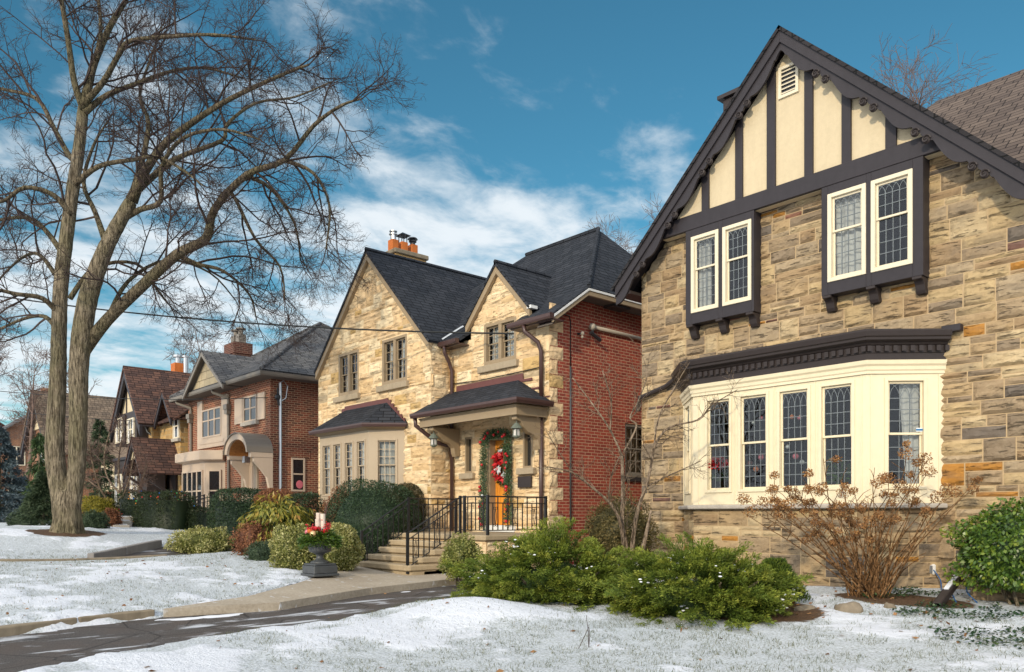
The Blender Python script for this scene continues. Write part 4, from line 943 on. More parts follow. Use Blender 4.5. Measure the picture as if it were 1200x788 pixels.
# porch canopy over the door
cy, cz = 11.5, 4.15
CA = MB(); CA.slab([(-16.75, cy, cz), (-12.82, cy, cz), (-13.93, YW2-.03, cz+.62), (-16.62, YW2-.03, cz+.62)], .05); CA.slab([(-12.82, cy, cz), (-12.82, YW2-.03, cz), (-13.93, YW2-.03, cz+.62)], .05)
CP_ = CA.build('porch_canopy', M_['shB'], H2)
g = MB(); g.sweep([(-16.78, cy+.04), (-12.84, cy+.04), (-12.84, YW2-.03)], [(0,cz-.13),(.08,cz-.13),(.11,cz-.07),(.11,cz-.015),(0,cz-.015)]); g.build('gutter', M_['gutter'], CP_)
g = MB(); g.sweep([(-16.58, YW2-.1), (-16.58, cy+.16), (-12.98, cy+.16), (-12.98, YW2-.03)], [(0,cz-.36),(.03,cz-.36),(.03,cz-.19),(.06,cz-.15),(.06,cz-.135),(0,cz-.135)]); g.box(-16.58, -12.98, cy+.165, YW2-.03, cz-.20, cz-.17); g.build('entablature', M_['tan'], CP_)
f = MB(); f.box(-16.3, -13.75, YW2-.05, YW2-.032, cz+.55, cz+.75)
for i in range(3): x = -13.75+.3*i; f.box(x, x+.3, YW2-.05, YW2-.032, cz+.55-.22*i, cz+.75-.24*(i+1)+.1)
f.build('stepped_flashing', M_['maroon'], CP_)
for x in (-16.33, -13.22):
    b = MB(); b.prismx([(cy+.22, cz-.365), (YW2-.03, cz-.365), (YW2-.03, cz-1.05), (YW2-.16, cz-1.08), (YW2-.20, cz-.98), (YW2-.22, cz-.86), (YW2-.34, cz-.76), (YW2-.5, cz-.72), (YW2-.66, cz-.60), (YW2-.72, cz-.50), (cy+.22, cz-.45)], x, x+.16); b.build('bracket', M_['tan'], CP_, bevel=.008)
    l = MB(); lx, ly, lz = x+.08, cy+.30, cz-.47
    l.tube([(lx,ly,lz),(lx,ly,lz-.05)], .012, 6); l.lathe([(.02,-.05),(.05,-.06),(.13,-.16),(.13,-.175),(.09,-.18)], 12, (lx,ly,lz)); l.box(lx-.06,lx-.045,ly-.06,ly-.045,lz-.34,lz-.18); l.box(lx+.045,lx+.06,ly-.06,ly-.045,lz-.34,lz-.18); l.box(lx-.06,lx-.045,ly+.045,ly+.06,lz-.34,lz-.18); l.box(lx+.045,lx+.06,ly+.045,ly+.06,lz-.34,lz-.18); l.lathe([(.09,-.34),(.09,-.36),(.03,-.40)], 10, (lx,ly,lz))
    L_ = l.build('lantern', paint('verdigris', (.13,.15,.12), .5, .25, .1, .4), CP_); g = MB(); g.box(lx-.045,lx+.045,ly-.045,ly+.045,lz-.33,lz-.185); g.build('lantern_glass', M_['curtain'], CP_)
# door
d = MB(); d.box(dX0, dX0+.09, YW2-.005, YW2+.28, dz0, dz1); d.box(dX1-.09, dX1, YW2-.005, YW2+.28, dz0, dz1); d.box(dX0+.09, dX1-.09, YW2-.005, YW2+.28, dz1-.09, dz1)
DR = d.build('door_frame', M_['tan'], H2, bevel=.005)
d = MB(); nb = 5
for i in range(nb): xa = dX0+.09+(dX1-dX0-.18)*i/nb; xb = dX0+.09+(dX1-dX0-.18)*(i+1)/nb; d.box(xa+.003, xb-.003, YW2+.17, YW2+.22, dz0+.16, dz1-.09)
d.box(dX0+.09, dX1-.09, YW2+.18, YW2+.22, dz0+.16, dz1-.09)
d.build('door', M_['door'], DR, bevel=.006)
d = MB(); d.box(dX0-.12, dX1+.12, YW2-.06, YW2+.25, dz0, dz0+.155); d.build('threshold', M_['whitebox'], DR)
d = MB(); d.ball((dX1-.2, YW2+.14, dz0+1.0), .035); d.build('door_knob', M_['gold'], DR, smooth=True)
pl = wz(609.5, 572, 625, 558, YW2); d = MB(); d.box(pl[0], pl[1], YW2-.09, YW2-.035, pl[2], pl[3]); d.build('letter_box', M_['dark2'], H2, bevel=.01)
# fittings of the brick side
spout([PX(667.5, 430, XC)+Vector((.03,0,0)), PX(667.5, 620, XC)+Vector((.03,0,0))], .022, 'pewter', 'conduit')
spout([PX(660, 369, XC)+Vector((.02,0,0)), PX(666.5, 371, XC)+Vector((.02,0,0)), PX(668, 378, XC)+Vector((.02,0,0)), PX(667.5, 430, XC)+Vector((.02,0,0))], .012, 'wire', 'cable')
spout([PX(694, 384, XC)+Vector((.05,0,0)), PX(765, 401, XC)+Vector((.05,0,0))], .045, 'pipe', 'vent_pipe')
q = PX(691, 384, XC)+Vector((.09,0,0)); m = MB(); m.ball(q, .085, 10, 8, (1,1,1)); m.build('junction_box', M_['pipe'], H2, smooth=True)
m = MB(); m.tube([q+Vector((0,0,-.06)), q+Vector((0,0,-.17))], .03, 8); m.tube([q+Vector((.05,-.12,-.16)), q+Vector((.05,.22,-.30))], .045, 8); m.build('floodlight', M_['blackmetal'], H2)
q = PX(678, 392, XC)+Vector((.06,0,0)); INS = q
m = MB(); m.tube([q+Vector((-.06,0,0)), q+Vector((.06,0,0))], .02, 6); m.ball(q+Vector((.06,0,0)), .05, 8, 6); m.ball(q+Vector((.06,0,-.08)), .035, 8, 6); m.build('insulator', M_['pipe'], H2)
# landing and steps (a thing of their own)
LZ = 1.17; wkz = gz(-14.4, 9.2)+.075
ST = thing('front_steps', 'sandstone landing with wide steps below the orange front door', 'steps', (-14, 11.5, wkz))
m = MB(); m.box(-16.5, -12.52, 10.42, YW2-.01, .1, LZ-.11); stp = m.build('landing_base', M_['stoneB'], ST)
stone_wall('landing_face', ST, FR((-16.5, 10.41, .1)), 3.98, LZ-.22, [], 'A', S2, 51); stone_wall('landing_face', ST, FR((-12.51, 10.42, .1), 90), 2.1, LZ-.22, [], 'A', S2, 52)
m = MB(); m.box(-16.5, -12.44, 10.32, YW2-.02, LZ-.108, LZ); m.build('landing_slab', M_['stepstone'], ST, bevel=.018)
ns = 4
for i in range(ns):
    zt_ = wkz+(LZ-wkz)*(i+1)/(ns+1); y0_ = 10.30-.30*(ns-i); m = MB(); wv = [(-15.5-.04*(i % 2), y0_), (-14.9, y0_-.02*(i % 2)), (-14.2, y0_+.015), (-13.5, y0_-.01), (-13.42, y0_+.06), (-13.42, 10.45), (-15.5, 10.45)]
    m.prismz(wv, zt_-.12, zt_); m.prismz([(x+(.03 if x < -14.5 else -.03), y+(.05 if y < 10.4 else 0)) for x, y in wv], wkz-.1, zt_-.121); m.build('tread', M_['stepstone'], ST, bevel=.02)
# iron railings
def picket(mb, x, y, za, zb, r=.009): mb.box(x-r, x+r, y-r, y+r, za, zb)
def scroll_panel(mb, pa, pb, za0, zb0, za1, zb1):     # lyre of scrolls between two pickets
    pa = Vector(pa); pb = Vector(pb); c = (pa+pb)/2; d = (pb-pa); w = d.length/2; d.normalize()
    zc0 = (za0+za1)/2; zc1 = (zb0+zb1)/2; h = zc1-zc0
    for s in (-1, 1):
        for e in (0, 1):
            zz0 = zc1-.11 if e else zc0+.11; pts = []
            for k in range(13):
                t = k/12*math.pi*1.7; rr = w*.42*(1-.35*k/12); pts.append(c+d*(s*(w*.48+rr*math.cos(math.pi+t)))+Vector((0,0,zz0+(1 if e else -1)*rr*math.sin(t))))
            mb.tube(pts, .006, 4)
        mb.tube([c+d*(s*w*.08)+Vector((0,0,zc1-.12)), c+d*(s*w*.42)+Vector((0,0,zc1-.25)), c+d*(s*w*.42)+Vector((0,0,zc0+.25)), c+d*(s*w*.08)+Vector((0,0,zc0+.12))], .006, 4)
def railing(pts, name, label, grp=None, scrolls=(), npk=None, posts=None, H=.80, toe=.10):
    t = thing(name, label, 'railing', pts[0], grp)
    for k, (p, q_) in enumerate(zip(pts, pts[1:])):
        p = Vector(p); q_ = Vector(q_); L_ = (q_-p).length; m = MB()
        for dz in (H, H-.135, toe):
            m = MB(); m.tube([p+Vector((0,0,dz)), q_+Vector((0,0,dz))], .016 if dz == H else .011, 6); m.build('rail', M_['iron'], t)
        n_ = max(3, int((q_-p).xy.length/.135))
        for i in range(n_+1):
            f_ = i/n_; c_ = p.lerp(q_, f_); m = MB(); picket(m, c_.x, c_.y, c_.z+toe, c_.z+(H if i % 2 == 0 else H-.13)); m.build('baluster', M_['iron'], t)
        for i in range(1, n_-1, 4):
            sc_ = MB(); a_ = p.lerp(q_, i/n_); b_ = p.lerp(q_, (i+1)/n_); scroll_panel(sc_, (a_.x,a_.y,0), (b_.x,b_.y,0), a_.z+toe, a_.z+H-.135, b_.z+toe, b_.z+H-.135); sc_.build('scroll', M_['iron'], t)
    for p in (posts or pts):
        m = MB(); m.box(p[0]-.025, p[0]+.025, p[1]-.025, p[1]+.025, p[2]-.02, p[2]+H+.03); m.build('post', M_['iron'], t)
    return t
railing([(-13.5, 9.15, wkz), (-13.5, 10.5, LZ)], 'stair_railing', 'black scrolled iron stair rail on the right of the stone steps', 'iron railings at the orange door')
railing([(-13.5, 10.5, LZ), (-12.52, 10.45, LZ), (-12.52, 12.1, LZ)], 'landing_railing', 'black iron railing around the landing in front of the orange door', 'iron railings at the orange door', posts=[(-13.35,10.5,LZ),(-12.52,10.45,LZ),(-12.52,12.1,LZ)])
railing([(-15.45, 9.25, wkz), (-15.45, 10.5, LZ), (-15.45, 11.9, LZ)], 'stair_railing', 'black iron stair rail beside the clipped yew, left of the steps', 'iron railings at the orange door')

spout([PY(531, 450, YW2-.05), PY(560, 446.5, YW2-.05), PY(600, 438, YW2-.05), PY(636, 430, YW2-.05)], .012, 'wire', 'cable')
# ------------------------------------------------------------------ the houses further along the street
def simple_window(par, M, w, h, mat, n=1, head=.5, muntin=False, name='window', recess=.0, sill=None, glass='darkglass', curtain=False):
    f = MB().at(M); c = .06
    f.box(0, c, -.03, .05, 0, h); f.box(w-c, w, -.03, .05, 0, h); f.box(c, w-c, -.03, .05, h-c, h); f.box(c, w-c, -.03, .05, 0, c)
    cw = (w-2*c)/n
    for i in range(1, n): f.box(c+cw*i-.04, c+cw*i+.04, -.025, .05, c, h-c)
    f.box(c, w-c, -.02, .04, h*head-.025, h*head+.025)
    o = f.build(name, mat, par)
    g = MB().at(M); g.quad((c,-.004,c),(w-c,-.004,c),(w-c,-.004,h-c),(c,-.004,h-c)); g.build('pane', M_[glass], o, recalc=False)
    if muntin:
        m = MB().at(M)
        for i in range(n): bars_grid(m, c+cw*i+.02, c+cw*(i+1)-.02, c, h-c, 2, 6, -.012, .022)
        m.build('glazing_bars', mat, o)
    if curtain:
        m = MB().at(M); m.quad((c,-.008,c),(c+(w-2*c)*.3,-.008,c),(c+(w-2*c)*.22,-.008,h-c),(c,-.008,h-c)); m.quad((w-c-(w-2*c)*.3,-.008,c),(w-c,-.008,c),(w-c,-.008,h-c),(w-c-(w-2*c)*.22,-.008,h-c)); m.build('curtain', M_['curtain'], o, recalc=False)
    if sill:
        m = MB().at(M); m.box(-.1, w+.1, -.1, .03, -.13, -.003); m.build('window_sill', M_[sill], o)
    return o
def win_px(par, Y, u0, v0, u1, v1, mat, **kw):
    x0, x1, za, zb = wz(u0, v0, u1, v1, Y); return simple_window(par, FR((x0, Y-.012, za)), x1-x0, zb-za, mat, **kw)
def extrude_wall(name, par, pts, y0, y1, mat):
    m = MB(); m.prism(pts, y0, y1); return m.build(name, mat, par)
# ---- brown brick house with the arched porch
Y3 = 11.6; X3R, X3L = -25.2, -32.8; g3 = 1.0
H3 = thing('brick_house', 'brown brick house with grey hip roof, taupe bay and arched porch hood', 'house', (-29, Y3, g3))
m = MB(); m.box(X3L, X3R, Y3, 19.2, .3, 6.25); m.build('wall', M_['mixbrick'], H3)
e3 = 6.32; ex0, ex1, ey0, ey1 = -33.3, -24.7, 11.05, 19.7; ap = (-28.9, 15.4, 9.22)
r = MB()
for a, b in (((ex0,ey0),(ex1,ey0)),((ex1,ey0),(ex1,ey1)),((ex1,ey1),(ex0,ey1)),((ex0,ey1),(ex0,ey0))): r.slab([(a[0],a[1],e3),(b[0],b[1],e3),ap], .07)
RF3 = r.build('roof', M_['shC'], H3)
r = MB()
for a in ((ex1,ey0),(ex0,ey0),(ex1,ey1)): r.tube([(a[0],a[1],e3+.02), (ap[0],ap[1],ap[2]+.02)], .06, 6)
r.build('hip_cap', M_['shC'], RF3)
r = MB(); r.prismz([(ex0+.02,ey0+.02),(ex1-.02,ey0+.02),(ex1-.02,ey1-.02),(ex0+.02,ey1-.02)], e3-.19, e3-.15); r.build('soffit', M_['soffit'], H3)
r = MB(); r.sweep([(ex0,ey0),(ex1,ey0),(ex1,ey1)], [(0,e3-.19),(.02,e3-.19),(.05,e3-.14),(.06,e3-.06),(0,e3-.06)]); r.build('gutter', M_['taupe2'], H3)
gx, gh, gs, gY = -29.4, 1.97, .72, 10.85
for s in (-1, 1):
    r = MB(); r.slab([(gx, gY, 7.62), (gx+s*gh, gY, 7.62-gh*gs), (gx+s*gh, 13.5, 7.62-gh*gs), (gx, 13.5, 7.62)], .06); r.build('gable_roof', M_['shC'], H3)
    r = MB(); r.prism([(gx, 7.60-.05), (gx+s*gh, 7.55-gh*gs), (gx+s*gh, 7.40-gh*gs), (gx, 7.40)], gY+.01, gY+.06); r.build('rake_board', M_['taupe2'], H3)
    r = MB(); r.slab([(gx, gY+.06, 7.53), (gx+s*gh, gY+.06, 7.53-gh*gs), (gx+s*gh, Y3+.1, 7.53-gh*gs), (gx, Y3+.1, 7.53)], .03); r.build('soffit', M_['soffit'], H3)
M_['creamsh'] = shingles('cream_wall_shingles', (.50,.41,.27), (.45,.37,.24), (.3,.24,.16), bw=.5, bh=.3, mo=.012)
r = MB(); r.prism([(gx-1.62, 6.30), (gx+1.62, 6.30), (gx, 6.30+1.62*gs)], 11.10, 11.22); r.build('gable_panel', M_['creamsh'], H3)
# upper trio in its panelled frame
x0, x1, za, zb = wz(231.5, 527, 266.5, 468, Y3-.06); zp = ZY(248, 513, Y3)
m = MB(); m.box(x0, x1, Y3-.07, Y3-.001, za, zp); w0, w1 = x0+.17*(x1-x0), x1-.19*(x1-x0); m.box(x0, w0-.01, Y3-.07, Y3-.001, zp, 6.0); m.box(w1+.01, x1, Y3-.07, Y3-.001, zp, 6.0); m.box(x0+.3, x1-.3, Y3-.085, Y3-.071, za+.15, zp-.15)
pn = m.build('panelled_bay', M_['taupe'], H3)
simple_window(H3, FR((w0, Y3-.06, zp)), w1-w0, 5.62-zp, M_['taupe'], n=3, head=.6)
x0, x1, za, zb = wz(286.5, 496, 302, 452, Y3); simple_window(H3, FR((x0, Y3-.02, za)), x1-x0, 5.72-za, M_['taupe'], n=2, head=.52, sill='sillstone')
for (p, q_) in ((275, 284.5), (301.8, 310)):
    xa, xb = XY(p, Y3-.05), XY(q_, Y3-.05); m = MB(); m.box(xa, xb, Y3-.06, Y3-.015, za+.0, 5.72); m.box(xa+.06, xb-.06, Y3-.066, Y3-.061, za+.08, 5.64); m.build('shutter', M_['taupe'], H3)
def leader(u, Y, ztop):
    x = XY(u, Y); m = MB(); m.tube([(x-.5, 11.1, ztop+.02), (x-.45, 11.15, ztop-.15), (x-.05, Y-.05, ztop-.35), (x, Y-.06, ztop-.5), (x, Y-.06, 1.3)], .055, 8); m.prismz([(x-.17,Y-.2),(x+.17,Y-.2),(x+.13,Y-.01),(x-.13,Y-.01)], ztop-.78, ztop-.6); m.prismz([(x-.12,Y-.17),(x+.12,Y-.17),(x+.1,Y-.01),(x-.1,Y-.01)], ztop-.95, ztop-.78); m.build('downspout', M_['taupe2'], H3)
leader(269.5, Y3, 6.2); leader(225.5, Y3, 6.2)
# ground floor bay with flat roof
by3 = 11.05; b0, b1 = -31.9, -29.55; P3 = [(b0-.55, Y3), (b0, by3), (b1, by3), (b1+.55, Y3)]
m = MB(); m.prismz(P3, .8, 3.62); BY3 = m.build('bay_window', M_['taupe'], H3)
m = MB(); m.sweep([(b0-.55, Y3), (b0, by3), (b1, by3), (b1+.55, Y3)], [(0,3.55),(.22,3.60),(.24,3.62),(.24,3.93),(0,3.93)]); m.prismz([(b0-.75, Y3), (b0-.1, by3-.2), (b1+.1, by3-.2), (b1+.75, Y3)], 3.931, 3.96); m.build('flat_roof', M_['taupe'], BY3)
simple_window(None or BY3, FR((b0+.12, by3-.03, 1.7)), 2.1, 1.55, M_['taupe'], n=4, head=.5, name='window')
Mr = FR((b1, by3, 0), 44); simple_window(BY3, Mr @ Matrix.Translation((.14, -.03, 1.7)), .5, 1.55, M_['taupe'], n=1, head=.5)
# barrel hood over the arched door
hx0, hx1 = XY(263, 10.75), XY(291, 10.75); hx0, hx1 = hx0, hx1; hc = (hx0+hx1)/2; hr = (hx1-hx0)/2
zs3 = ZY(277, 528, 10.75)-.1; n = 14; ar = []
outer = [(hc+hr*math.cos(math.pi*(1-i/n)), zs3+hr*.68*math.sin(math.pi*i/n)) for i in range(n+1)]; inner = [(hc+(hr-.20)*math.cos(math.pi*(1-i/n)), zs3+(hr*.68-.20)*math.sin(math.pi*i/n)) for i in range(n+1)]
m = MB()
for i in range(n): m.prism([outer[i], outer[i+1], inner[i+1], inner[i]], 10.75, 10.83)
HD = m.build('porch_hood', M_['taupe'], H3)
m = MB()
for i in range(n): m.prism([(outer[i][0], outer[i][1]+.03), (outer[i+1][0], outer[i+1][1]+.03), outer[i+1], outer[i]], 10.70, Y3)
m.build('hood_roof', M_['taupe2'], HD)
m = MB()
for i in range(n): m.prism([(inner[i][0], inner[i][1]), (inner[i+1][0], inner[i+1][1]), (inner[i+1][0], inner[i+1][1]-.03), (inner[i][0], inner[i][1]-.03)], 10.84, Y3-.01)
m.build('hood_lining', M_['cedar'], HD)
m = MB(); m.box(hx1-.2, hx1-.01, 10.84, Y3, zs3-.16, zs3); m.build('hood_beam', M_['taupe'], HD); m = MB(); m.box(hx0+.01, hx0+.2, 10.84, Y3, zs3-.16, zs3); m.build('hood_beam', M_['taupe'], HD)
for x in (hx0+.02, hx1-.16):
    m = MB(); m.prismx([(10.95, zs3-.17), (Y3, zs3-.17), (Y3, zs3-1.15), (Y3-.12, zs3-1.15), (Y3-.2, zs3-.8), (Y3-.45, zs3-.5), (10.95, zs3-.3)], x, x+.14); m.build('bracket', M_['taupe'], HD)
dx0, dx1 = XY(286.5, Y3), XY(301, Y3); dc = (dx0+dx1)/2; dr = (dx1-dx0)/2-.05; zd = ZY(293, 556, Y3)
m = MB(); o_ = [(dc+(dr+.2)*math.cos(math.pi*(1-i/n)), zd+(dr+.2)*math.sin(math.pi*i/n)) for i in range(n+1)]; i_ = [(dc+dr*math.cos(math.pi*(1-i/n)), zd+dr*math.sin(math.pi*i/n)) for i in range(n+1)]
for i in range(n): m.prism([o_[i], o_[i+1], i_[i+1], i_[i]], Y3-.06, Y3-.001)
m.box(dc-dr-.2, dc-dr, Y3-.06, Y3-.001, 1.1, zd); m.box(dc+dr, dc+dr+.2, Y3-.06, Y3-.001, 1.1, zd); DS = m.build('door_surround', M_['tanlight'], H3)
m = MB(); m.prism([(dc-dr, 1.1)]+i_[0:]+[(dc+dr, 1.1)], Y3-.02, Y3-.003)
for k in range(1, 4): x = dc-dr+2*dr*k/4; m.box(x-.02, x+.02, Y3-.04, Y3-.021, 1.2, zd+dr*.6)
m.build('door', M_['taupe'], DS)
q = PY(288.5, 535, 11.2); m = MB(); m.box(q.x-.1,q.x+.1,11.1,11.3,q.z-.22,q.z); m.build('porch_lantern', M_['steel'], HD)
# side window, conduit, chimney
pa, pb = PX(341, 576, X3R), PX(357, 536.5, X3R); Ms = FR((X3R+.012, pa.y, pa.z), 90)
o = simple_window(H3, Ms, pb.y-pa.y, PX(349, 537, X3R).z-pa.z, M_['taupe'], head=.52)
m = MB().at(Ms); m.ball(((pb.y-pa.y)*.6, -.016, .24), .13, 8, 6, (1,.05,1.1)); m.build('pink_ornament', M_['pinkb'], o)
ww = pb.y-pa.y; hh = PX(349, 537, X3R).z-pa.z; m = MB().at(Ms); nn2 = 12
for i in range(nn2): m.box(-.2+(ww+.4)*i/nn2+.008, -.2+(ww+.4)*(i+1)/nn2-.008, -.012, .02, hh+.01, hh+.26)
m.build('brick_lintel', M_['mixbrick'], o)
q0, q1 = PX(327.5, 449, X3R), PX(327.5, 585, X3R); m = MB(); m.tube([q0+Vector((.06,0,0)), q1+Vector((.06,0,0))], .05, 8); m.tube([q0+Vector((.06,0,0)), q0+Vector((.1,.1,.08)), q0+Vector((.08,.25,-.1)), q0+Vector((.06,.2,-.5)), q0+Vector((.06,.02,-.62))], .018, 6); m.build('conduit', M_['steel'], H3)
INS3 = PX(323.5, 466, X3R)+Vector((.12,0,0)); m = MB(); m.ball(INS3, .10, 8, 6); m.tube([INS3+Vector((0,0,.05)), INS3+Vector((0,0,.3))], .03, 6); m.tube([INS3, INS3+Vector((0,.05,-.28))], .04, 6); m.build('insulator', M_['blackmetal'], H3)
c = MB(); cxa, cxb, cya, cyb = -31.75, -30.85, 12.7, 13.4; ct = 8.45; c.box(cxa, cxb, cya, cyb, 6, ct); c.box(cxa-.04, cxb+.04, cya-.04, cyb+.04, ct-.45, ct-.02); CH3 = c.build('chimney', M_['darkbrick'], H3)
for x in (cxa+.22, cxb-.2):
    c = MB(); c.box(x-.16, x+.16, cya+.2, cyb-.2, ct, ct+.34); c.lathe([(.10,ct+.34),(.10,ct+.55),(.2,ct+.55),(.2,ct+.6)], 10, (x, (cya+cyb)/2, 0)); c.build('flue', M_['taupe2'], CH3)
# steps and railings of this house
S3 = thing('front_steps', 'pale stone step in front of the arched porch of the brown brick house', 'steps', (-27.6, 9.8, 1.0))
for i in range(3): m = MB(); m.box(-28.6, -26.2, 9.6+.32*i, 11.55, .6, 1.05+.11*(i+1)); m.build('tread', M_['concrete'], S3)
railing([(-26.6, 8.9, 1.02), (-26.6, 10.6, 1.38)], 'stair_railing', 'thin black railing on the right of the arched porch steps', 'railings at the arched porch', H=.9)
railing([(-28.4, 8.9, 1.02), (-28.4, 10.6, 1.38)], 'stair_railing', 'thin black railing on the left of the arched porch steps', 'railings at the arched porch', H=.9)
# ---- brown-roofed Tudor house
H4 = thing('tudor_house', 'small brown-roofed Tudor house in ochre stone with a steep dark gable', 'house', (-38.5, 11, 1.2))
Y4 = 11.0; ax, az, s4, h4 = -38.05, 8.24, 1.25, 2.2
m = MB(); m.prism([(-39.8, .5), (-36.3, .5), (-36.3, 5.75), (ax, 7.95), (-39.8, 5.75)], Y4+.3, 18); m.box(-36.3, -33.7, 11.6, 17.9, .5, 5.6); m.prism([(-35.35, 5.5), (-33.7, 5.5), (-34.5, 6.6)], 11.6, 11.8); m.build('wall', M_['ochrestone'], H4)
for s in (-1, 1):
    r = MB(); r.slab([(ax, Y4-.4, az), (ax+s*h4, Y4-.4, az-h4*s4), (ax+s*h4, 18.5, az-h4*s4), (ax, 18.5, az)], .09); r.build('roof', M_['shD'], H4)
    r = MB(); r.prism([(ax, az-.1), (ax+s*h4, az-.1-h4*s4), (ax+s*h4, az-.55-h4*s4), (ax, az-.55)], Y4-.36, Y4-.24); r.build('bargeboard', M_['dark'], H4)
    r = MB(); r.slab([(ax, Y4-.24, az-.12), (ax+s*h4, Y4-.24, az-.12-h4*s4), (ax+s*h4, Y4+.3, az-.12-h4*s4), (ax, Y4+.3, az-.12)], .03); r.build('soffit', M_['dark2'], H4)
    r = MB(); r.slab([(-34.5, 11.1, 6.85), (-34.5+s*1.05, 11.1, 6.85-1.05*1.25), (-34.5+s*1.05, 14.5, 6.85-1.05*1.25), (-34.5, 14.5, 6.85)], .07); r.build('dormer_roof', M_['shD'], H4)
    r = MB(); r.prism([(-34.5, 6.77), (-34.5+s*1.02, 6.77-1.28), (-34.5+s*1.02, 6.5-1.28), (-34.5, 6.5)], 11.12, 11.2); r.build('bargeboard', M_['dark'], H4)
r = MB(); r.slab([(-36.9, 11.2, 5.5), (-33.3, 11.2, 5.5), (-33.3, 15, 8.1), (-38.5, 15, 8.1)], .08); r.slab([(-33.3, 11.2, 5.5), (-33.3, 18.5, 5.5), (-34.5, 15, 8.1)], .08); r.build('roof', M_['shD'], H4)
m = MB(); m.prism([(ax-1.6, 6.15), (ax+1.6, 6.15), (ax, 8.1)], Y4-.08, Y4+.29); m.build('gable_panel', M_['stucco'], H4)
m = MB(); m.box(ax-1.65, ax+1.65, Y4-.14, Y4+.3, 5.9, 6.18); m.build('beam', M_['dark2'], H4)
for dx in (-.55, .5): m = MB(); m.box(ax+dx-.06, ax+dx+.06, Y4-.11, Y4-.081, 6.18, 7.3); m.build('stud', M_['dark2'], H4)
for (u0, u1) in ((144.5, 152.5), (158.5, 166.5)):
    x0, x1, za, zb = wz(u0, 521, u1, 490, Y4+.1); m = MB(); m.box(x0-.12, x1+.25, Y4-.2, Y4+.3, za-.12, zb+.1); o = m.build('oriel', M_['dark2'], H4); simple_window(o, FR((x0, Y4-.23, za)), (x1-x0), zb-za, M_['sash'], n=2, head=.55, name='window_frame', curtain=True)
x0, x1, za, zb = wz(204, 515, 211, 484, 11.6); simple_window(H4, FR((x0, 11.57, za)), x1-x0, zb-za, M_['sash'], n=1, head=.5, sill='sillstone', curtain=True)
m = MB(); m.box(XY(134, 10.55), XY(172, 10.55), Y4-.45, Y4+.29, .8, 4.0); B4 = m.build('bay_window', M_['dark2'], H4); m = MB(); m.box(XY(133, 10.5), XY(173, 10.5), Y4-.55, Y4+.29, 4.001, 4.12); m.build('flat_roof', M_['dark'], B4)
for x in (XY(135.5, 10.55), XY(153.5, 10.55)): simple_window(B4, FR((x, Y4-.47, 1.95)), 1.05, 1.45, M_['sash'], n=2, head=.6, name='window_frame', curtain=True)
pg = (-34.5, 4.75)
for s in (-1, 1):
    r = MB(); r.slab([(pg[0], 9.9, pg[1]), (pg[0]+s*1.2, 9.9, pg[1]-1.5), (pg[0]+s*1.2, 11.6, pg[1]-1.5), (pg[0], 11.6, pg[1])], .07); PG = r.build('porch_roof', M_['shD'], H4)
    r = MB(); r.prism([(pg[0], pg[1]-.08), (pg[0]+s*1.17, pg[1]-1.55), (pg[0]+s*1.17, pg[1]-1.8), (pg[0], pg[1]-.33)], 9.93, 10.0); r.build('bargeboard', M_['dark'], H4)
    m = MB(); m.tube([(pg[0]+s*.95, 10.1, pg[1]-1.6), (pg[0]+s*.95, 11.55, pg[1]-2.6)], .07, 4); m.build('brace', M_['dark2'], H4)
m = MB(); m.prism([(pg[0]-.6, pg[1]-.9), (pg[0]+.6, pg[1]-.9), (pg[0], pg[1]-.15)], 10.05, 10.1); m.build('porch_gable', M_['stucco'], H4)
m = MB(); m.box(pg[0]-.5, pg[0]+.5, 11.5, 11.6, 1.2, 3.3); m.build('door', M_['dark2'], H4)
spout([(-36.7, 11.15, 5.45), (-36.6, 11.2, 5.2), (-36.35, 11.5, 4.9), (-36.3, 11.53, 1.2)], .06, 'blackmetal', 'downspout', H4)
q = PT(209, 440, 38); c = MB(); c.box(q.x-.9, q.x+.9, q.y-.4, q.y+.4, 6.5, q.z-.05); CH4 = c.build('chimney', M_['orangebrick'], H4)
c = MB(); c.box(q.x-.3, q.x+.25, q.y-.25, q.y+.25, q.z-.05, q.z+.55); c.build('flue', M_['clay'], CH4); c = MB(); c.lathe([(.14,q.z+.55),(.14,q.z+.85),(.24,q.z+.85),(.24,q.z+.95)], 10, (q.x, q.y, 0)); c.lathe([(.12,q.z-.05),(.12,q.z+.75),(.18,q.z+.75),(.18,q.z+.82)], 10, (q.x+.75, q.y+.1, 0)); c.build('flue_pipe', M_['steel'], CH4)
# ---- weathered shingle house behind the big tree
H5 = thing('shingle_roof_house', 'brick house with weathered tan shingle roof half hidden behind the big tree', 'house', (-52, 10.5, 1.3))
ax, az, s5, hl, hr_ = -53.6, 8.9, 1.0, 3.3, 3.9
m = MB(); m.prism([(ax-2.9, .6), (ax+3.4, .6), (ax+3.4, az-3.6), (ax, az-.2), (ax-2.9, az-3.1)], 10.5, 19); m.box(ax+3.4, ax+8.5, 13, 19, .6, 4.6); m.build('wall', M_['orangebrick'], H5)
for s, hh in ((-1, hl), (1, hr_)):
    r = MB(); r.slab([(ax, 9.9, az), (ax+s*hh, 9.9, az-hh*s5), (ax+s*hh, 19.5, az-hh*s5), (ax, 19.5, az)], .1); r.build('roof', M_['shE'], H5)
    r = MB(); r.prism([(ax, az-.1), (ax+s*hh, az-.1-hh), (ax+s*hh, az-.55-hh), (ax, az-.55)], 9.95, 10.1); r.build('bargeboard', M_['dark'], H5)
m = MB(); m.prism([(ax-1.9, az-2.2), (ax+1.9, az-2.2), (ax, az-.3)], 10.4, 10.49); m.build('gable_panel', M_['stucco'], H5)
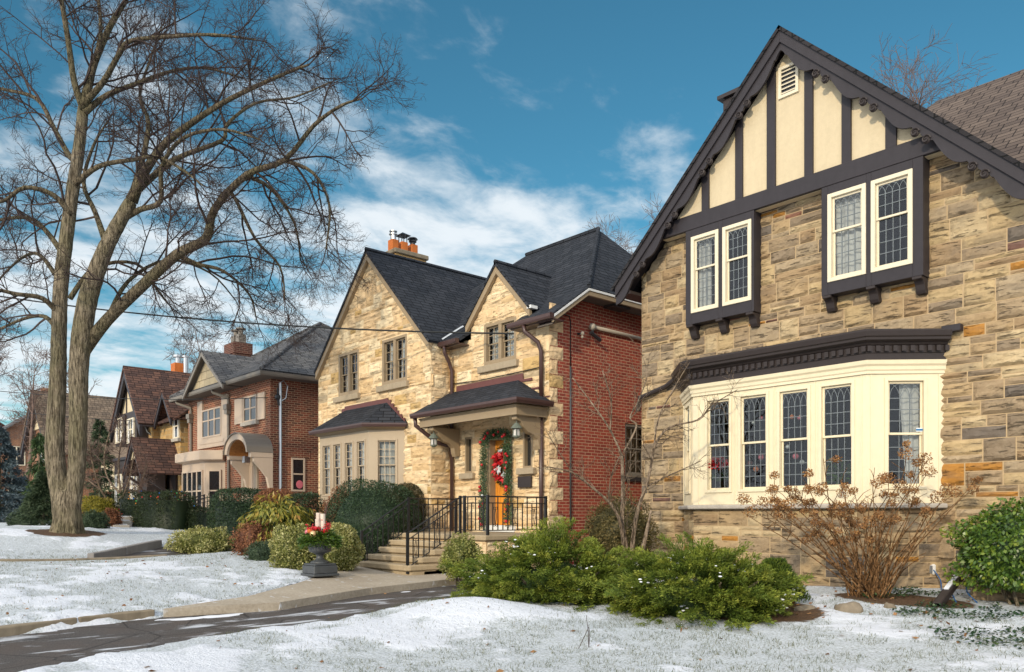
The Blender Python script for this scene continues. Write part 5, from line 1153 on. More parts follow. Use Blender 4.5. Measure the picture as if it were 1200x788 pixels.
r = MB(); r.slab([(ax+3.2, 12.4, 4.5), (ax+9.2, 12.4, 4.5), (ax+9.2, 16, 7.2), (ax+2.5, 16, 7.2)], .1); r.build('side_roof', M_['shE'], H5)
m = MB(); m.box(ax+4.0, ax+6.8, 12.6, 13, 2.9, 4.4); m.build('upper_panel', M_['stucco'], H5)
for x in (ax+4.3, ax+5.7): simple_window(H5, FR((x, 12.58, 3.1)), .9, 1.2, M_['sash'], n=2)
simple_window(H5, FR((ax-.7, 10.48, 4.6)), 1.4, 1.4, M_['sash'], n=2); simple_window(H5, FR((ax-1.2, 10.48, 1.9)), 2.2, 1.5, M_['sash'], n=3); simple_window(H5, FR((ax+5, 12.98, 1.7)), 1.6, 1.3, M_['sash'], n=2)
# ---- distant houses at the left
def far_house(x, y, w, d, h, rise, wall, roof, label, cap, chim=True):
    g = gz(max(x, -90), y); t = thing('distant_house', label, 'house', (x, y, g))
    m = MB(); m.box(x-w/2, x+w/2, y, y+d, g-.5, g+h); m.build('wall', M_[wall], t)
    r = MB(); yr = y+d/2
    for s in (-1, 1): r.slab([(x-w/2-.4, yr, g+h+rise), (x+w/2+.4, yr, g+h+rise), (x+w/2+.4, yr+s*(d/2+.4), g+h-.2), (x-w/2-.4, yr+s*(d/2+.4), g+h-.2)], .1)
    rr = r.build('roof', M_[roof], t)
    m = MB(); m.prismx([(y+.02, g+h), (y+d-.02, g+h), (yr, g+h+rise-.1)], x-w/2+.02, x+w/2-.02); m.build('gable', M_[wall], t)
    for i in range(3):
        for k in range(2): simple_window(t, FR((x-w/2+.8+i*(w-1.6)/3, y-.01, g+1+k*2.7)), 1.1, 1.4, M_['sash'], n=2)
    for k in range(2): simple_window(t, FR((x+w/2+.01, y+1.5, g+1+k*2.7), 90), 1.1, 1.4, M_['sash'], n=2)
    if chim: m = MB(); m.box(x+w/4-.4, x+w/4+.4, yr-.4, yr+.4, g+h, g+h+rise+1.2); c_ = m.build('chimney', M_[wall], rr)
    m = MB(); m.box(x-.6, x+.6, y-.05, y-.005, g, g+2.2); m.build('door', M_['sash'], t)
far_house(-72, 9.5, 9, 9, 5.4, 3.2, 'orangebrick', 'shC', 'distant orange brick house with grey roof past the blue spruce', 'house')
far_house(-90, 8.5, 9, 9, 5.6, 3.0, 'redbrick', 'shD', 'distant red brick house with brown roof, farthest along the street', 'house')
# ------------------------------------------------------------------ plants
NR = np.random.RandomState
def norm(a): return a/np.maximum(np.linalg.norm(a, axis=1, keepdims=True), 1e-9)
def leaf_quads(P, D, Nn, ln, wd):       # diamond leaves: base point, direction, facing, length, width
    D = norm(D); S_ = norm(np.cross(D, Nn)); ln = np.broadcast_to(ln, len(P))[:,None]; wd = np.broadcast_to(wd, len(P))[:,None]
    up = norm(np.cross(S_, D))
    a = P; b = P+D*ln*.45+S_*wd*.5+up*ln*.06; c = P+D*ln; d = P+D*ln*.45-S_*wd*.5+up*ln*.06
    v = np.stack([a,b,c,d], 1).reshape(-1,3); f = np.arange(len(P)*4).reshape(-1,4)
    return v, f
def join(*vf):
    vs = []; fs = []; o = 0
    for v, f in vf: vs.append(v); fs.append(f+o); o += len(v)
    return np.concatenate(vs), np.concatenate(fs)
def sphere_dirs(n, r, up=-1.0):
    d = norm(r.normal(size=(n*3,3))); d = d[d[:,2] > up][:n]
    return d
def lump(d, seed, f=2.2, a=.16):
    r = NR(seed); s = np.zeros(len(d))
    for k in range(7):
        w = norm(r.normal(size=(1,3)))[0]*f*r.uniform(.7, 2.2); s += np.sin(d@w*2+r.uniform(0, 6.28))*a/(1+k*.35)
    return 1+s*.55
def core_quads(c, rad, seed, f, a, k=.84, n=18, m=10):
    u = np.linspace(0, 2*np.pi, n, endpoint=False); v = np.linspace(0, np.pi, m+1); U, V = np.meshgrid(u, v)
    d = np.stack([np.sin(V)*np.cos(U), np.sin(V)*np.sin(U), -np.cos(V)], -1).reshape(-1,3)
    p = c+d*lump(d, seed, f, a)[:,None]*np.array(rad)*k
    I = np.arange((m+1)*n).reshape(m+1, n); J = np.roll(I, -1, 1)
    return p, np.stack([I[:-1].ravel(), J[:-1].ravel(), J[1:].ravel(), I[1:].ravel()], 1)
def bush(name, label, c, rad, n, ln, asp, mat, seed=1, f=2.2, a=.18, up=-.75, boxy=1.0, tangent=.55, droop=0, depth=.3, group=None, stems='bark', lo=0., hi=1., core=True, cat='shrub', lenvar=.35):
    """a leafy mound: leaves through an uneven shell round stems and a core coloured dark as inner shade"""
    r = NR(seed); c = np.array(c, dtype=float); rad = np.array(rad, dtype=float)
    d = sphere_dirs(n, r, up); n = len(d)
    if boxy != 1: db = np.sign(d)*np.abs(d)**boxy; d2 = db
    else: d2 = d
    k = lump(d, seed, f, a)*(1-depth*r.rand(n)**2.2)
    P = c+d2*k[:,None]*rad
    D = norm(d*(1-tangent)+norm(r.normal(size=(n,3)))*tangent+np.array([0,0,-droop])); Nn = norm(d+r.normal(size=(n,3))*.6)
    v, fq = leaf_quads(P, D, Nn, ln*(1+lenvar*r.uniform(-1,1,n)), ln*asp*(1+lenvar*r.uniform(-1,1,n)))
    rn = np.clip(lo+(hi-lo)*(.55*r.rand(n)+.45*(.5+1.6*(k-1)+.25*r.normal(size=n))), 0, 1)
    g = gz(c[0], c[1]); root = thing(name, label, cat, (c[0], c[1], g), group)
    if core:
        cv, cf = core_quads(c, rad*(1 if boxy == 1 else 1.05), seed, f, a, .80); v, fq = join((v, fq), (cv, cf)); rn = np.r_[rn, np.full(len(cf), lo+.15*(hi-lo))]  # solid core, the shade inside the bush put into its dark colour
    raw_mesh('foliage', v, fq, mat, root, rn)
    m = MB()
    for i in range(7):
        an = i*.9; m.tube([(c[0]+.08*math.cos(an), c[1]+.08*math.sin(an), g-.05), (c[0]+rad[0]*.3*math.cos(an), c[1]+rad[1]*.3*math.sin(an), g+.2), (c[0]+rad[0]*.5*math.cos(an), c[1]+rad[1]*.5*math.sin(an), c[2])], [.03,.02,.012], 5)
    m.build('stem', M_[stems], root)
    return root
LF = {
 'juniper': leafmat('juniper_needles', [(0,(.022,.046,.009)),(.4,(.085,.132,.016)),(.75,(.18,.222,.028)),(1,(.30,.31,.05))], .6, .1),
 'yew': leafmat('yew_needles', [(0,(.014,.030,.014)),(.6,(.030,.058,.024)),(1,(.06,.09,.03))], .5, .08),
 'yewbrown': leafmat('browned_yew', [(0,(.04,.045,.018)),(.6,(.08,.07,.03)),(1,(.15,.09,.04))], .6, .08),
 'euon': leafmat('variegated_leaves', [(0,(.07,.095,.022)),(.35,(.20,.21,.05)),(.65,(.36,.34,.13)),(1,(.52,.49,.24))], .4, .12),
 'rhodo': leafmat('winter_rhododendron', [(0,(.06,.085,.015)),(.45,(.19,.20,.03)),(.75,(.32,.26,.045)),(1,(.30,.14,.03))], .4, .15),
 'rust': leafmat('rusty_leaves', [(0,(.09,.035,.018)),(.5,(.21,.085,.04)),(1,(.32,.14,.06))], .6, .12),
 'hedge': leafmat('dark_hedge', [(0,(.012,.022,.009)),(.6,(.028,.045,.014)),(1,(.06,.07,.02))], .5, .08),
 'spruce': leafmat('spruce_needles', [(0,(.025,.045,.022)),(.6,(.05,.08,.04)),(1,(.09,.12,.06))], .6, .08),
 'blue': leafmat('blue_spruce', [(0,(.03,.05,.055)),(.6,(.075,.11,.125)),(1,(.14,.18,.2))], .6, .08),
 'cypress': leafmat('drooping_cypress', [(0,(.025,.05,.02)),(.6,(.05,.09,.03)),(1,(.10,.14,.05))], .6, .1),
 'gold': leafmat('golden_conifer', [(0,(.10,.10,.012)),(.6,(.26,.22,.02)),(1,(.42,.34,.04))], .6, .12),
 'box': leafmat('glossy_green_leaves', [(0,(.03,.065,.012)),(.45,(.07,.135,.018)),(.8,(.16,.22,.025)),(1,(.34,.36,.05))], .35, .15, spec=.45),
 'ivy': leafmat('ivy_leaves', [(0,(.012,.035,.016)),(.6,(.03,.07,.028)),(1,(.08,.12,.04))], .4, .1),
 'dry': leafmat('dry_flower_heads', [(0,(.11,.05,.022)),(.4,(.28,.135,.05)),(.8,(.44,.24,.09)),(1,(.12,.065,.06))], .75, .15),
 'fallen': leafmat('fallen_leaves', [(0,(.10,.045,.02)),(.5,(.24,.115,.045)),(1,(.36,.21,.10))], .7, .1),
 'grass': leafmat('winter_grass', [(0,(.05,.07,.028)),(.5,(.11,.13,.06)),(1,(.24,.23,.14))], .7, .15),
 'brownshrub': leafmat('olive_brown_leaves', [(0,(.05,.045,.016)),(.5,(.115,.095,.032)),(1,(.2,.14,.05))], .6, .12),
 'red': leafmat('red_petals', [(0,(.30,.008,.012)),(.6,(.55,.015,.02)),(1,(.7,.04,.05))], .5, .12),
 'pine': leafmat('pine_greens', [(0,(.03,.07,.03)),(.5,(.07,.13,.05)),(1,(.16,.23,.15))], .5, .1),
}
M_['stemOrange'] = barkmat('orange_brown_stem', (.15,.075,.03), (.36,.20,.09), .5, 18)
# ---- junipers
def juniper(label, c, rad, seed, clumps, group=None, spike=None):
    r = NR(seed); c = np.array(c, float); rad = np.array(rad, float); g = gz(c[0], c[1])
    d = sphere_dirs(clumps, r, -.25); K = len(d); lump_ = lump(d, seed, 2.9, .28)
    per = 230; base = c+d*(lump_*r.uniform(.62, .97, K))[:,None]*rad
    out = norm(d*np.array([1,1,.55])+np.array([0,0,.02])+r.normal(size=(K,3))*.18)
    L_ = r.uniform(.22, .40, K); side = norm(np.cross(out, np.array([0,0,1.])+r.normal(size=(K,3))*.25)); upv = norm(np.cross(side, out))
    s = r.rand(K, per); w = r.uniform(-1, 1, (K, per)); h = r.normal(size=(K, per))*.06
    P = base[:,None,:]+out[:,None,:]*(s*L_[:,None])[...,None]+side[:,None,:]*(w*(.06+.40*s*(1.15-s))*L_[:,None]*1.5)[...,None]+upv[:,None,:]*((h+.14*np.sin(s*3))*L_[:,None])[...,None]
    D = out[:,None,:]*1.0+side[:,None,:]*(w*.9)[...,None]+r.normal(size=(K,per,3))*.38+np.array([0,0,.03])
    P = P.reshape(-1,3); D = norm(D.reshape(-1,3)); n = len(P)
    v, f = leaf_quads(P, D, norm(r.normal(size=(n,3))+np.array([0,0,1.2])), r.uniform(.03,.065,n), r.uniform(.009,.018,n))
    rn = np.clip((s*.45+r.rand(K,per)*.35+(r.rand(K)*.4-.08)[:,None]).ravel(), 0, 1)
    if spike:
        m_ = 9000; sp = np.array(spike[:3]); t = r.rand(m_); an = r.rand(m_)*6.28; rr = spike[4]*(1-t*.75)*r.rand(m_)**.5
        P2 = sp+np.stack([np.cos(an)*rr, np.sin(an)*rr, t*spike[3]], 1); D2 = norm(np.stack([np.cos(an)*.5, np.sin(an)*.5, np.full(m_, 1.1)], 1)+r.normal(size=(m_,3))*.35)
        v, f = join((v, f), leaf_quads(P2, D2, norm(r.normal(size=(m_,3))), r.uniform(.035,.07,m_), r.uniform(.010,.018,m_))); rn = np.r_[rn, np.clip(r.rand(m_)*.6, 0, 1)]
    cv, cf = core_quads(c, rad, seed, 2.6, .20, .58); v, f = join((v, f), (cv, cf)); rn = np.r_[rn, np.full(len(cf), .05)]  # core coloured dark to stand for the shade between the sprays
    t_ = thing('juniper', label, 'shrub', (c[0], c[1], g), group)
    raw_mesh('foliage', v, f, LF['juniper'], t_, rn)
    m = MB()
    for i in range(9):
        a = i*.7; m.tube([(c[0]+.1*math.cos(a), c[1]+.1*math.sin(a), g-.05), (c[0]+rad[0]*.4*math.cos(a), c[1]+rad[1]*.4*math.sin(a), g+.2), (c[0]+rad[0]*.75*math.cos(a), c[1]+rad[1]*.75*math.sin(a), g+.5)], [.04,.03,.012], 6)
    m.build('stem', M_['bark'], t_)
    # little rests of snow on the sprays
    sel = r.choice(K, 26, replace=False); sn = MB()
    for i in sel:
        if d[i][2] < .1: continue
        for q in range(r.randint(3, 9)):
            p = base[i]+out[i]*L_[i]*r.uniform(.5, .95)+r.normal(size=3)*.05; p[2] += .035; sn.ball(p, r.uniform(.008,.024), 6, 4, (1.3,1.1,.5))
    o = sn.build('snow', M_['snow'], t_, smooth=True); o['kind'] = 'stuff'
    return t_
JG = 'spreading junipers in front of the houses'
c1 = PT(640, 0, 12.7); c2 = PT(818, 0, 11.0)
juniper('wide green spreading juniper below the orange door, nearer the driveway', (c1.x+.1, c1.y, .36), (1.38, 1.28, .70), 3, 560, JG)
jq = PT(908, 0, 11.2)
juniper('green juniper with snow flecks and an upright tip, beside the dried hydrangea', (c2.x, c2.y, .32), (1.24, 1.12, .64), 8, 520, JG, spike=(jq.x, jq.y, .40, .55, .5))
# ---- shrubs by the stone house
def atd(u, t): p = PT(u, 0, t); return p.x, p.y
def bpx(u0, u1, vtop, vbot, t, dz=0):   # centre and radii of a mound seen between these columns and rows
    x, y = atd((u0+u1)/2, t); rx = (u1-u0)/2*t/F; zt_, zb_ = CZ+(HZ-vtop)*t/F, CZ+(HZ-vbot)*t/F
    return (x, y, (zt_+zb_)/2+dz), (rx, rx, (zt_-zb_)/2)
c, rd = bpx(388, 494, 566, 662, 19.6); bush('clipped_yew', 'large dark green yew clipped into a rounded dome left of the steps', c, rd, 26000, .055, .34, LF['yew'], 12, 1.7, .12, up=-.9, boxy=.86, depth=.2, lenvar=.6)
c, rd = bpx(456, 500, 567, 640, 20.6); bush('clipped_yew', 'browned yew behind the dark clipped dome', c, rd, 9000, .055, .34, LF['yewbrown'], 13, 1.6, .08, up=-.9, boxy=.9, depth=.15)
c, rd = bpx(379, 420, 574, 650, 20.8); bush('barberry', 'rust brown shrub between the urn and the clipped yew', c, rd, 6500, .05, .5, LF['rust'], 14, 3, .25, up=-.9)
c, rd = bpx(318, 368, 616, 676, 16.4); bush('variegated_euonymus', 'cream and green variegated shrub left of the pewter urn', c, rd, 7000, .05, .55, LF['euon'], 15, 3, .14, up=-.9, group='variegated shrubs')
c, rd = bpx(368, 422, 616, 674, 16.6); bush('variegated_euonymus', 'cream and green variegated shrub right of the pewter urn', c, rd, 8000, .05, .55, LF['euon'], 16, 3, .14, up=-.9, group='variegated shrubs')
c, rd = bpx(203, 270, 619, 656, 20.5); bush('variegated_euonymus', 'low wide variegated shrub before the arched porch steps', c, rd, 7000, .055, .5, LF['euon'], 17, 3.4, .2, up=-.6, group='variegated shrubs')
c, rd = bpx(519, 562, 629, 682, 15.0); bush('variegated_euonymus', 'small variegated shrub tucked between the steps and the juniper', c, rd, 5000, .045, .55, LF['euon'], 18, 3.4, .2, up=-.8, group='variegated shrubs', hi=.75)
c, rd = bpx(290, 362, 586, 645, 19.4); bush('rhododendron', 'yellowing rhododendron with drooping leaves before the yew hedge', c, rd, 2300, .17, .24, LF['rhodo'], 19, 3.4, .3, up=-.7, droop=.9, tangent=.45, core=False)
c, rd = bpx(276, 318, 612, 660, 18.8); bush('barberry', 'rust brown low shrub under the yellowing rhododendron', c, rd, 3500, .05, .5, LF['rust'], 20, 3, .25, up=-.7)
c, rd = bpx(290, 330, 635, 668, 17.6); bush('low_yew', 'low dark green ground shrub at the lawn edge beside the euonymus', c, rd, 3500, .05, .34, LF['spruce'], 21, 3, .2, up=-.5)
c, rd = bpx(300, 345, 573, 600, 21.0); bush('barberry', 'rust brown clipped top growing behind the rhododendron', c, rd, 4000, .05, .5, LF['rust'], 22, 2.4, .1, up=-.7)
def hedge(label, p, q, half, h, n, mat, seed, ln=.06, asp=.34, group=None):
    r = NR(seed); p = np.array(p, float); q = np.array(q, float); L_ = np.linalg.norm(q-p); ax = (q-p)/L_; pr = np.array([-ax[1], ax[0]])
    g0 = gz(*p); g1 = gz(*q); t = thing('hedge', label, 'hedge', ((p[0]+q[0])/2, (p[1]+q[1])/2, (g0+g1)/2), group)
    s = r.uniform(-.04, 1.04, n); a = r.uniform(0, math.pi, n); e = .62
    cx = np.sign(np.cos(a))*np.abs(np.cos(a))**e*half; cz = np.abs(np.sin(a))**e*h
    low_ = r.rand(n) < .4; cx = np.where(low_, np.where(r.rand(n) < .5, half, -half), cx); cz = np.where(low_, r.rand(n)*h*.9, cz)
    endr = np.where((s < .03)|(s > .97), .6, 1); jit = 1+.10*np.sin(s*L_*3.1+seed)+.06*np.sin(s*L_*7.7)
    P = np.stack([p[0]+ax[0]*s*L_+pr[0]*cx*jit*endr, p[1]+ax[1]*s*L_+pr[1]*cx*jit*endr, g0+(g1-g0)*s+cz*(1+.04*np.sin(s*L_*2.3+seed))], 1)
    N_ = norm(np.stack([pr[0]*cx, pr[1]*cx, (cz-h*.4)*.8], 1)+r.normal(size=(n,3))*.3); P -= N_*(r.rand(n)**2*.12)[:,None]
    D = norm(N_*.5+r.normal(size=(n,3))*.5); v, f = leaf_quads(P, D, N_, ln*r.uniform(.7,1.3,n), ln*asp*r.uniform(.7,1.3,n))
    inner = MB(); mid = [(p[0]+ax[0]*L_*k, p[1]+ax[1]*L_*k) for k in (.06, .94)]; hh = half*.72
    cv = np.array([[m_[0]+pr[0]*sx*hh, m_[1]+pr[1]*sx*hh, g+z] for m_, g in zip(mid, (g0, g1)) for sx in (-1, 1) for z in (0, h*.78)]); cf = np.array([[0,1,3,2],[4,6,7,5],[0,4,5,1],[2,3,7,6],[1,5,7,3]])
    v, f = join((v, f), (cv, cf)); rn = np.r_[np.clip(r.rand(n)*.8+.1*np.sin(s*L_*4), 0, 1), np.full(5, .1)]  # inner box coloured dark in place of the shade within the hedge
    raw_mesh('foliage', v, f, mat, t, rn)
    m = MB()
    for i in range(5): x = p+ax*L_*(i+.5)/5; m.tube([(x[0], x[1], gz(*x)-.05), (x[0]+.05, x[1], gz(*x)+h*.6)], .03, 5)
    m.build('stem', M_['bark'], t); return t, P, N_
a = atd(262, 22.5); b = atd(366, 20.8); hedge('clipped dark yew hedge in front of the brown brick house', a, b, .62, 1.5, 26000, LF['yew'], 31)
a = atd(152, 28); b = atd(214, 25.5); hl, hP, hN = hedge('dark hedge with tiny coloured lights in front of the small Tudor house', a, b, .6, 1.25, 15000, LF['hedge'], 32)
a = atd(216, 26.5); b = atd(252, 25.5); hedge('short low dark hedge behind the arched porch railing', a, b, .4, .8, 5000, LF['hedge'], 33)
rr_ = NR(9); m = {}
cols = [('red', (.6,.02,.02)), ('blue', (.02,.15,.6)), ('green', (.05,.45,.1)), ('orange', (.7,.25,.02))]
for nm, cc in cols:
    mm = paint('bulb_'+nm, cc, .3, .05, 0, .5); mb = MB()
    for i in rr_.choice(len(hP), 14, replace=False): mb.ball(hP[i]+hN[i]*.03, .022, 6, 4)
    o = mb.build('light_string', mm); tag(o, 'string of tiny %s bulbs strewn over the dark hedge' % nm, 'string lights', 'light strings on the hedge')
c, rd = bpx(688, 765, 585, 668, 14.9); bush('olive_shrub', 'olive brown shrub against the red brick wall', c, rd, 9000, .055, .4, LF['brownshrub'], 24, 3, .2, up=-.6)
# ---- glossy shrub at the right edge and its stone pier
c, rd = bpx(1126, 1262, 586, 712, 10.2); c = (c[0]+.05, c[1]-.0, c[2]+.06)
bush('glossy_evergreen', 'glossy bright green shrub spilling over the stone pier at the house corner', c, (rd[0], rd[0]*.8, rd[2]*.93), 9000, .062, .58, LF['box'], 26, 2.6, .2, up=-.8, droop=.35)
# ---- ivy-like ground cover, fallen leaves, grass (uncountable)
def scatter(n, x0, x1, y0, y1, seed): r = NR(seed); return r.uniform(x0, x1, n), r.uniform(y0, y1, n), r
x, y, r = scatter(9000, -5.6, -2.2, 8.6, 12.2, 51); k = fbm(x*2.2, y*2.2, 3); mk = (k > .43)&((y > 10.3)|(x > -4.3+(10.3-y)*.8))&(y > 9.0); x, y = x[mk], y[mk]; n = len(x)
P = np.stack([x, y, ground_z(x.copy(), y)+r.uniform(.01,.05,n)], 1); D = norm(r.normal(size=(n,3))*np.array([1,1,.3])); v, f = leaf_quads(P, D, np.array([0,0,1.])+r.normal(size=(n,3))*.35, r.uniform(.03,.06,n), r.uniform(.02,.045,n))
o = raw_mesh('ground_cover', v, f, LF['ivy'], None, r.rand(n)); tag(o, 'dark green ivy-like ground cover in the snow under the shrubs', 'ground cover', kind='stuff')
x, y, r = scatter(6500, -20, -1.5, 1.0, 12.0, 52)
wgt = .065+.9*soil_amount(x, y)+.5*((x > -5.8)&(y > 9.6))+.1*sstep(fbm(x*.9, y*.9, 3), .5, .65); mk = r.rand(len(x)) < wgt*.55; mk &= (y < 11.9)
x, y = x[mk], y[mk]; n = len(x); P = np.stack([x, y, ground_z(x, y)+.012], 1); D = norm(r.normal(size=(n,3))*np.array([1,1,.35])); v, f = leaf_quads(P, D, np.array([0,0,1.])+r.normal(size=(n,3))*.5, r.uniform(.04,.09,n), r.uniform(.03,.06,n))
o = raw_mesh('fallen_leaves', v, f, LF['fallen'], None, r.rand(n)); tag(o, 'brown fallen leaves scattered over the snowy ground', 'leaves', kind='stuff')
x = np.r_[NR(53).uniform(-12, -1.0, 110000), NR(54).uniform(-21, -10.5, 60000)]; y = np.r_[NR(55).uniform(3.5, 11, 110000), NR(56).uniform(1.5, 10, 60000)]; r = NR(57)
thin = 1-snow_amount(x, y); mk = (r.rand(len(x)) < .08+.55*thin)&(drive_d(x, y) > .12)&(poly_d(x, y, WALK) > .08)&(poly_d(x, y, FARD) > .1)&(soil_amount(x, y) < .3)&(vnoise(x*5.5, y*5.5) > .38)
x, y = x[mk], y[mk]; n = len(x); g = ground_z(x, y); h = r.uniform(.018, .05, n); an = r.rand(n)*6.28; w = r.uniform(.0018, .0035, n); lean = r.normal(size=(n,2))*.02
A_ = np.stack([x-np.cos(an)*w, y-np.sin(an)*w, g-.004], 1); B_ = np.stack([x+np.cos(an)*w, y+np.sin(an)*w, g-.004], 1); C_ = np.stack([x+lean[:,0], y+lean[:,1], g+h], 1)
o = raw_mesh('grass', np.stack([A_,B_,C_], 1).reshape(-1,3), np.arange(n*3).reshape(-1,3), LF['grass'], None, r.rand(n)); tag(o, 'frosted grass blades poking through thin snow', 'grass', kind='stuff')

# ------------------------------------------------------------------ bare trees
class Wood:
    """collects branch polylines; emits thick limbs as round tubes and twigs as thin three-sided ones"""
    def __init__(s, seed): s.r = random.Random(seed); s.tw = {}
    def twig(s, pts, rad): s.tw.setdefault(len(pts), []).append((pts, rad))
    def grow(s, p, d, L, r, lev, P):
        rg = s.r; seg = P['seg'][lev]; n = max(3, min(9, int(L/seg))); pts = [p.copy()]; rad = [r]; dirs = [d.copy()]
        tip = r*P['tip'][lev]
        for i in range(n):
            d = d+Vector((rg.gauss(0,1), rg.gauss(0,1), rg.gauss(0,1)))*P['wig'][lev]+Vector((0,0,P['grav'][lev]))
            d.normalize(); p = p+d*(L/n); pts.append(p.copy()); rad.append(r+(tip-r)*(i+1)/n); dirs.append(d.copy())
        s.twig(pts, rad)
        if lev+1 < len(P['n']): s.spawn(pts, rad, dirs, L, lev+1, P)
    def spawn(s, pts, rad, dirs, L, lev, P, t0=.22, scale=1.0):
        rg = s.r; n = P['n'][lev]*scale; n = int(n)+(rg.random() < n-int(n))
        for k in range(n):
            f = t0+(1-t0)*((k+rg.random())/n); x = f*(len(pts)-1); i = min(int(x), len(pts)-2); q = x-i
            p = pts[i].lerp(pts[i+1], q); d = dirs[min(i+1, len(dirs)-1)]; a = d.orthogonal().normalized(); a.rotate(Matrix.Rotation(rg.uniform(0, 6.283), 3, d))
            an = R(rg.uniform(*P['ang'])); nd = (d*math.cos(an)+a*math.sin(an)).normalized()
            rr = min(rad[i]*.72, P['r'][lev]*rg.uniform(.7, 1.25)); s.grow(p, nd, P['len'][lev]*rg.uniform(.55, 1.25)*(1.15-.72*f), max(rr, P['rmin']), lev, P)
    def emit(s, name, mat, parent, sides=3):
        V = []; Fc = []; o = 0
        for n, L_ in s.tw.items():
            pts = np.array([[tuple(q) for q in a] for a, b in L_]); rad = np.array([b for a, b in L_])
            d = norm((pts[:,-1]-pts[:,0])); u = norm(np.cross(d, np.where(np.abs(d[:,2:3]) < .9, np.array([[0,0,1.]]), np.array([[1.,0,0]])))); w = np.cross(d, u)
            an = np.arange(sides)*2*np.pi/sides
            ring = u[:,None,:]*np.cos(an)[None,:,None]+w[:,None,:]*np.sin(an)[None,:,None]
            v = pts[:,:,None,:]+ring[:,None,:,:]*rad[:,:,None,None]
            N_ = len(L_); I = np.arange(N_*n*sides).reshape(N_, n, sides); J = np.roll(I, -1, 2)
            f = np.stack([I[:,:-1], J[:,:-1], J[:,1:], I[:,1:]], -1).reshape(-1,4)
            V.append(v.reshape(-1,3)); Fc.append(f+o); o += N_*n*sides
        return raw_mesh(name, np.concatenate(V), np.concatenate(Fc), mat, parent)
def smooth_path(pts, rad, k=4):
    out = []; ro = []; n = len(pts)
    for i in range(n-1):
        p0, p1, p2, p3 = pts[max(i-1,0)], pts[i], pts[i+1], pts[min(i+2,n-1)]
        for j in range(k):
            t = j/k; out.append(.5*((2*p1)+(p2-p0)*t+(2*p0-5*p1+4*p2-p3)*t*t+(3*p1-p0-3*p2+p3)*t**3)); ro.append(rad[i]+(rad[i+1]-rad[i])*t)
    out.append(pts[-1]); ro.append(rad[-1]); return out, ro
def path_dirs(p): return [(p[min(i+1,len(p)-1)]-p[max(i-1,0)]).normalized() for i in range(len(p))]
# ---- the big street tree
T0 = 21.0
big = thing('street_tree', 'tall bare tree with a double trunk on the snowy lawn', 'tree', PT(79, 625, T0))
rg = random.Random(77)
def limb3(spec, t0=T0, dep=0.0, tail=0.0):  # (u, v, radius px) list -> 3-D path, drifting in depth along its length
    n = len(spec); P_ = []; Q = []
    for i, (u, v, r_) in enumerate(spec):
        t = t0+dep*(i/(n-1))**1.2+tail
        P_.append(PT(u, v, t)); Q.append(r_*t0/F)
    return smooth_path(P_, Q)
stemL = [(73,640,11),(73,605,10.4),(70,575,10.8),(66,550,10.8),(64,520,10.6),(66,480,9.8),(68,440,9.0),(69,400,8.5),(71,338,8.2),(79,270,7.6),(86,217,7),(92,178,6.6),(98,125,6)]
stemR = [(85,640,10),(84,605,9.4),(87,575,9.4),(90,545,9.8),(91,520,9.8),(92,480,9.9),(92,440,10.6),(95,400,11.2),(104,347,10.6),(125,289,8.6),(154,236,7)]
tb = MB()
for sp, dp in ((stemL, .1), (stemR, -.25)):
    p, q = limb3(sp, dep=dp); tb.tube(p, q, 16)
b0_ = PT(79, 640, T0)
tb.tube([PT(79, 640, T0), PT(79, 618, T0), PT(79, 600, T0), PT(78, 575, T0)], [.43, .36, .34, .26], 16)
for a_ in range(7):
    an = a_*.9+.2; e = b0_+Vector((math.cos(an)*.52, math.sin(an)*.52, .10)); tb.tube([e, b0_+Vector((math.cos(an)*.36, math.sin(an)*.36, .36)), b0_+Vector((math.cos(an)*.24, math.sin(an)*.24, .9))], [.06, .08, .05], 7)
trunk = tb.build('trunk', M_['bark'], big, recalc=True)
rm = trunk.modifiers.new('fuse', 'REMESH'); rm.mode = 'VOXEL'; rm.voxel_size = .035; rm.use_smooth_shade = True
sm = trunk.modifiers.new('soften', 'SMOOTH'); sm.factor = .5; sm.iterations = 2
tx = bpy.data.textures.new('bark_lumps', 'CLOUDS'); tx.noise_scale = .22; dm = trunk.modifiers.new('lumps', 'DISPLACE'); dm.texture = tx; dm.strength = .025; dm.texture_coords = 'GLOBAL'
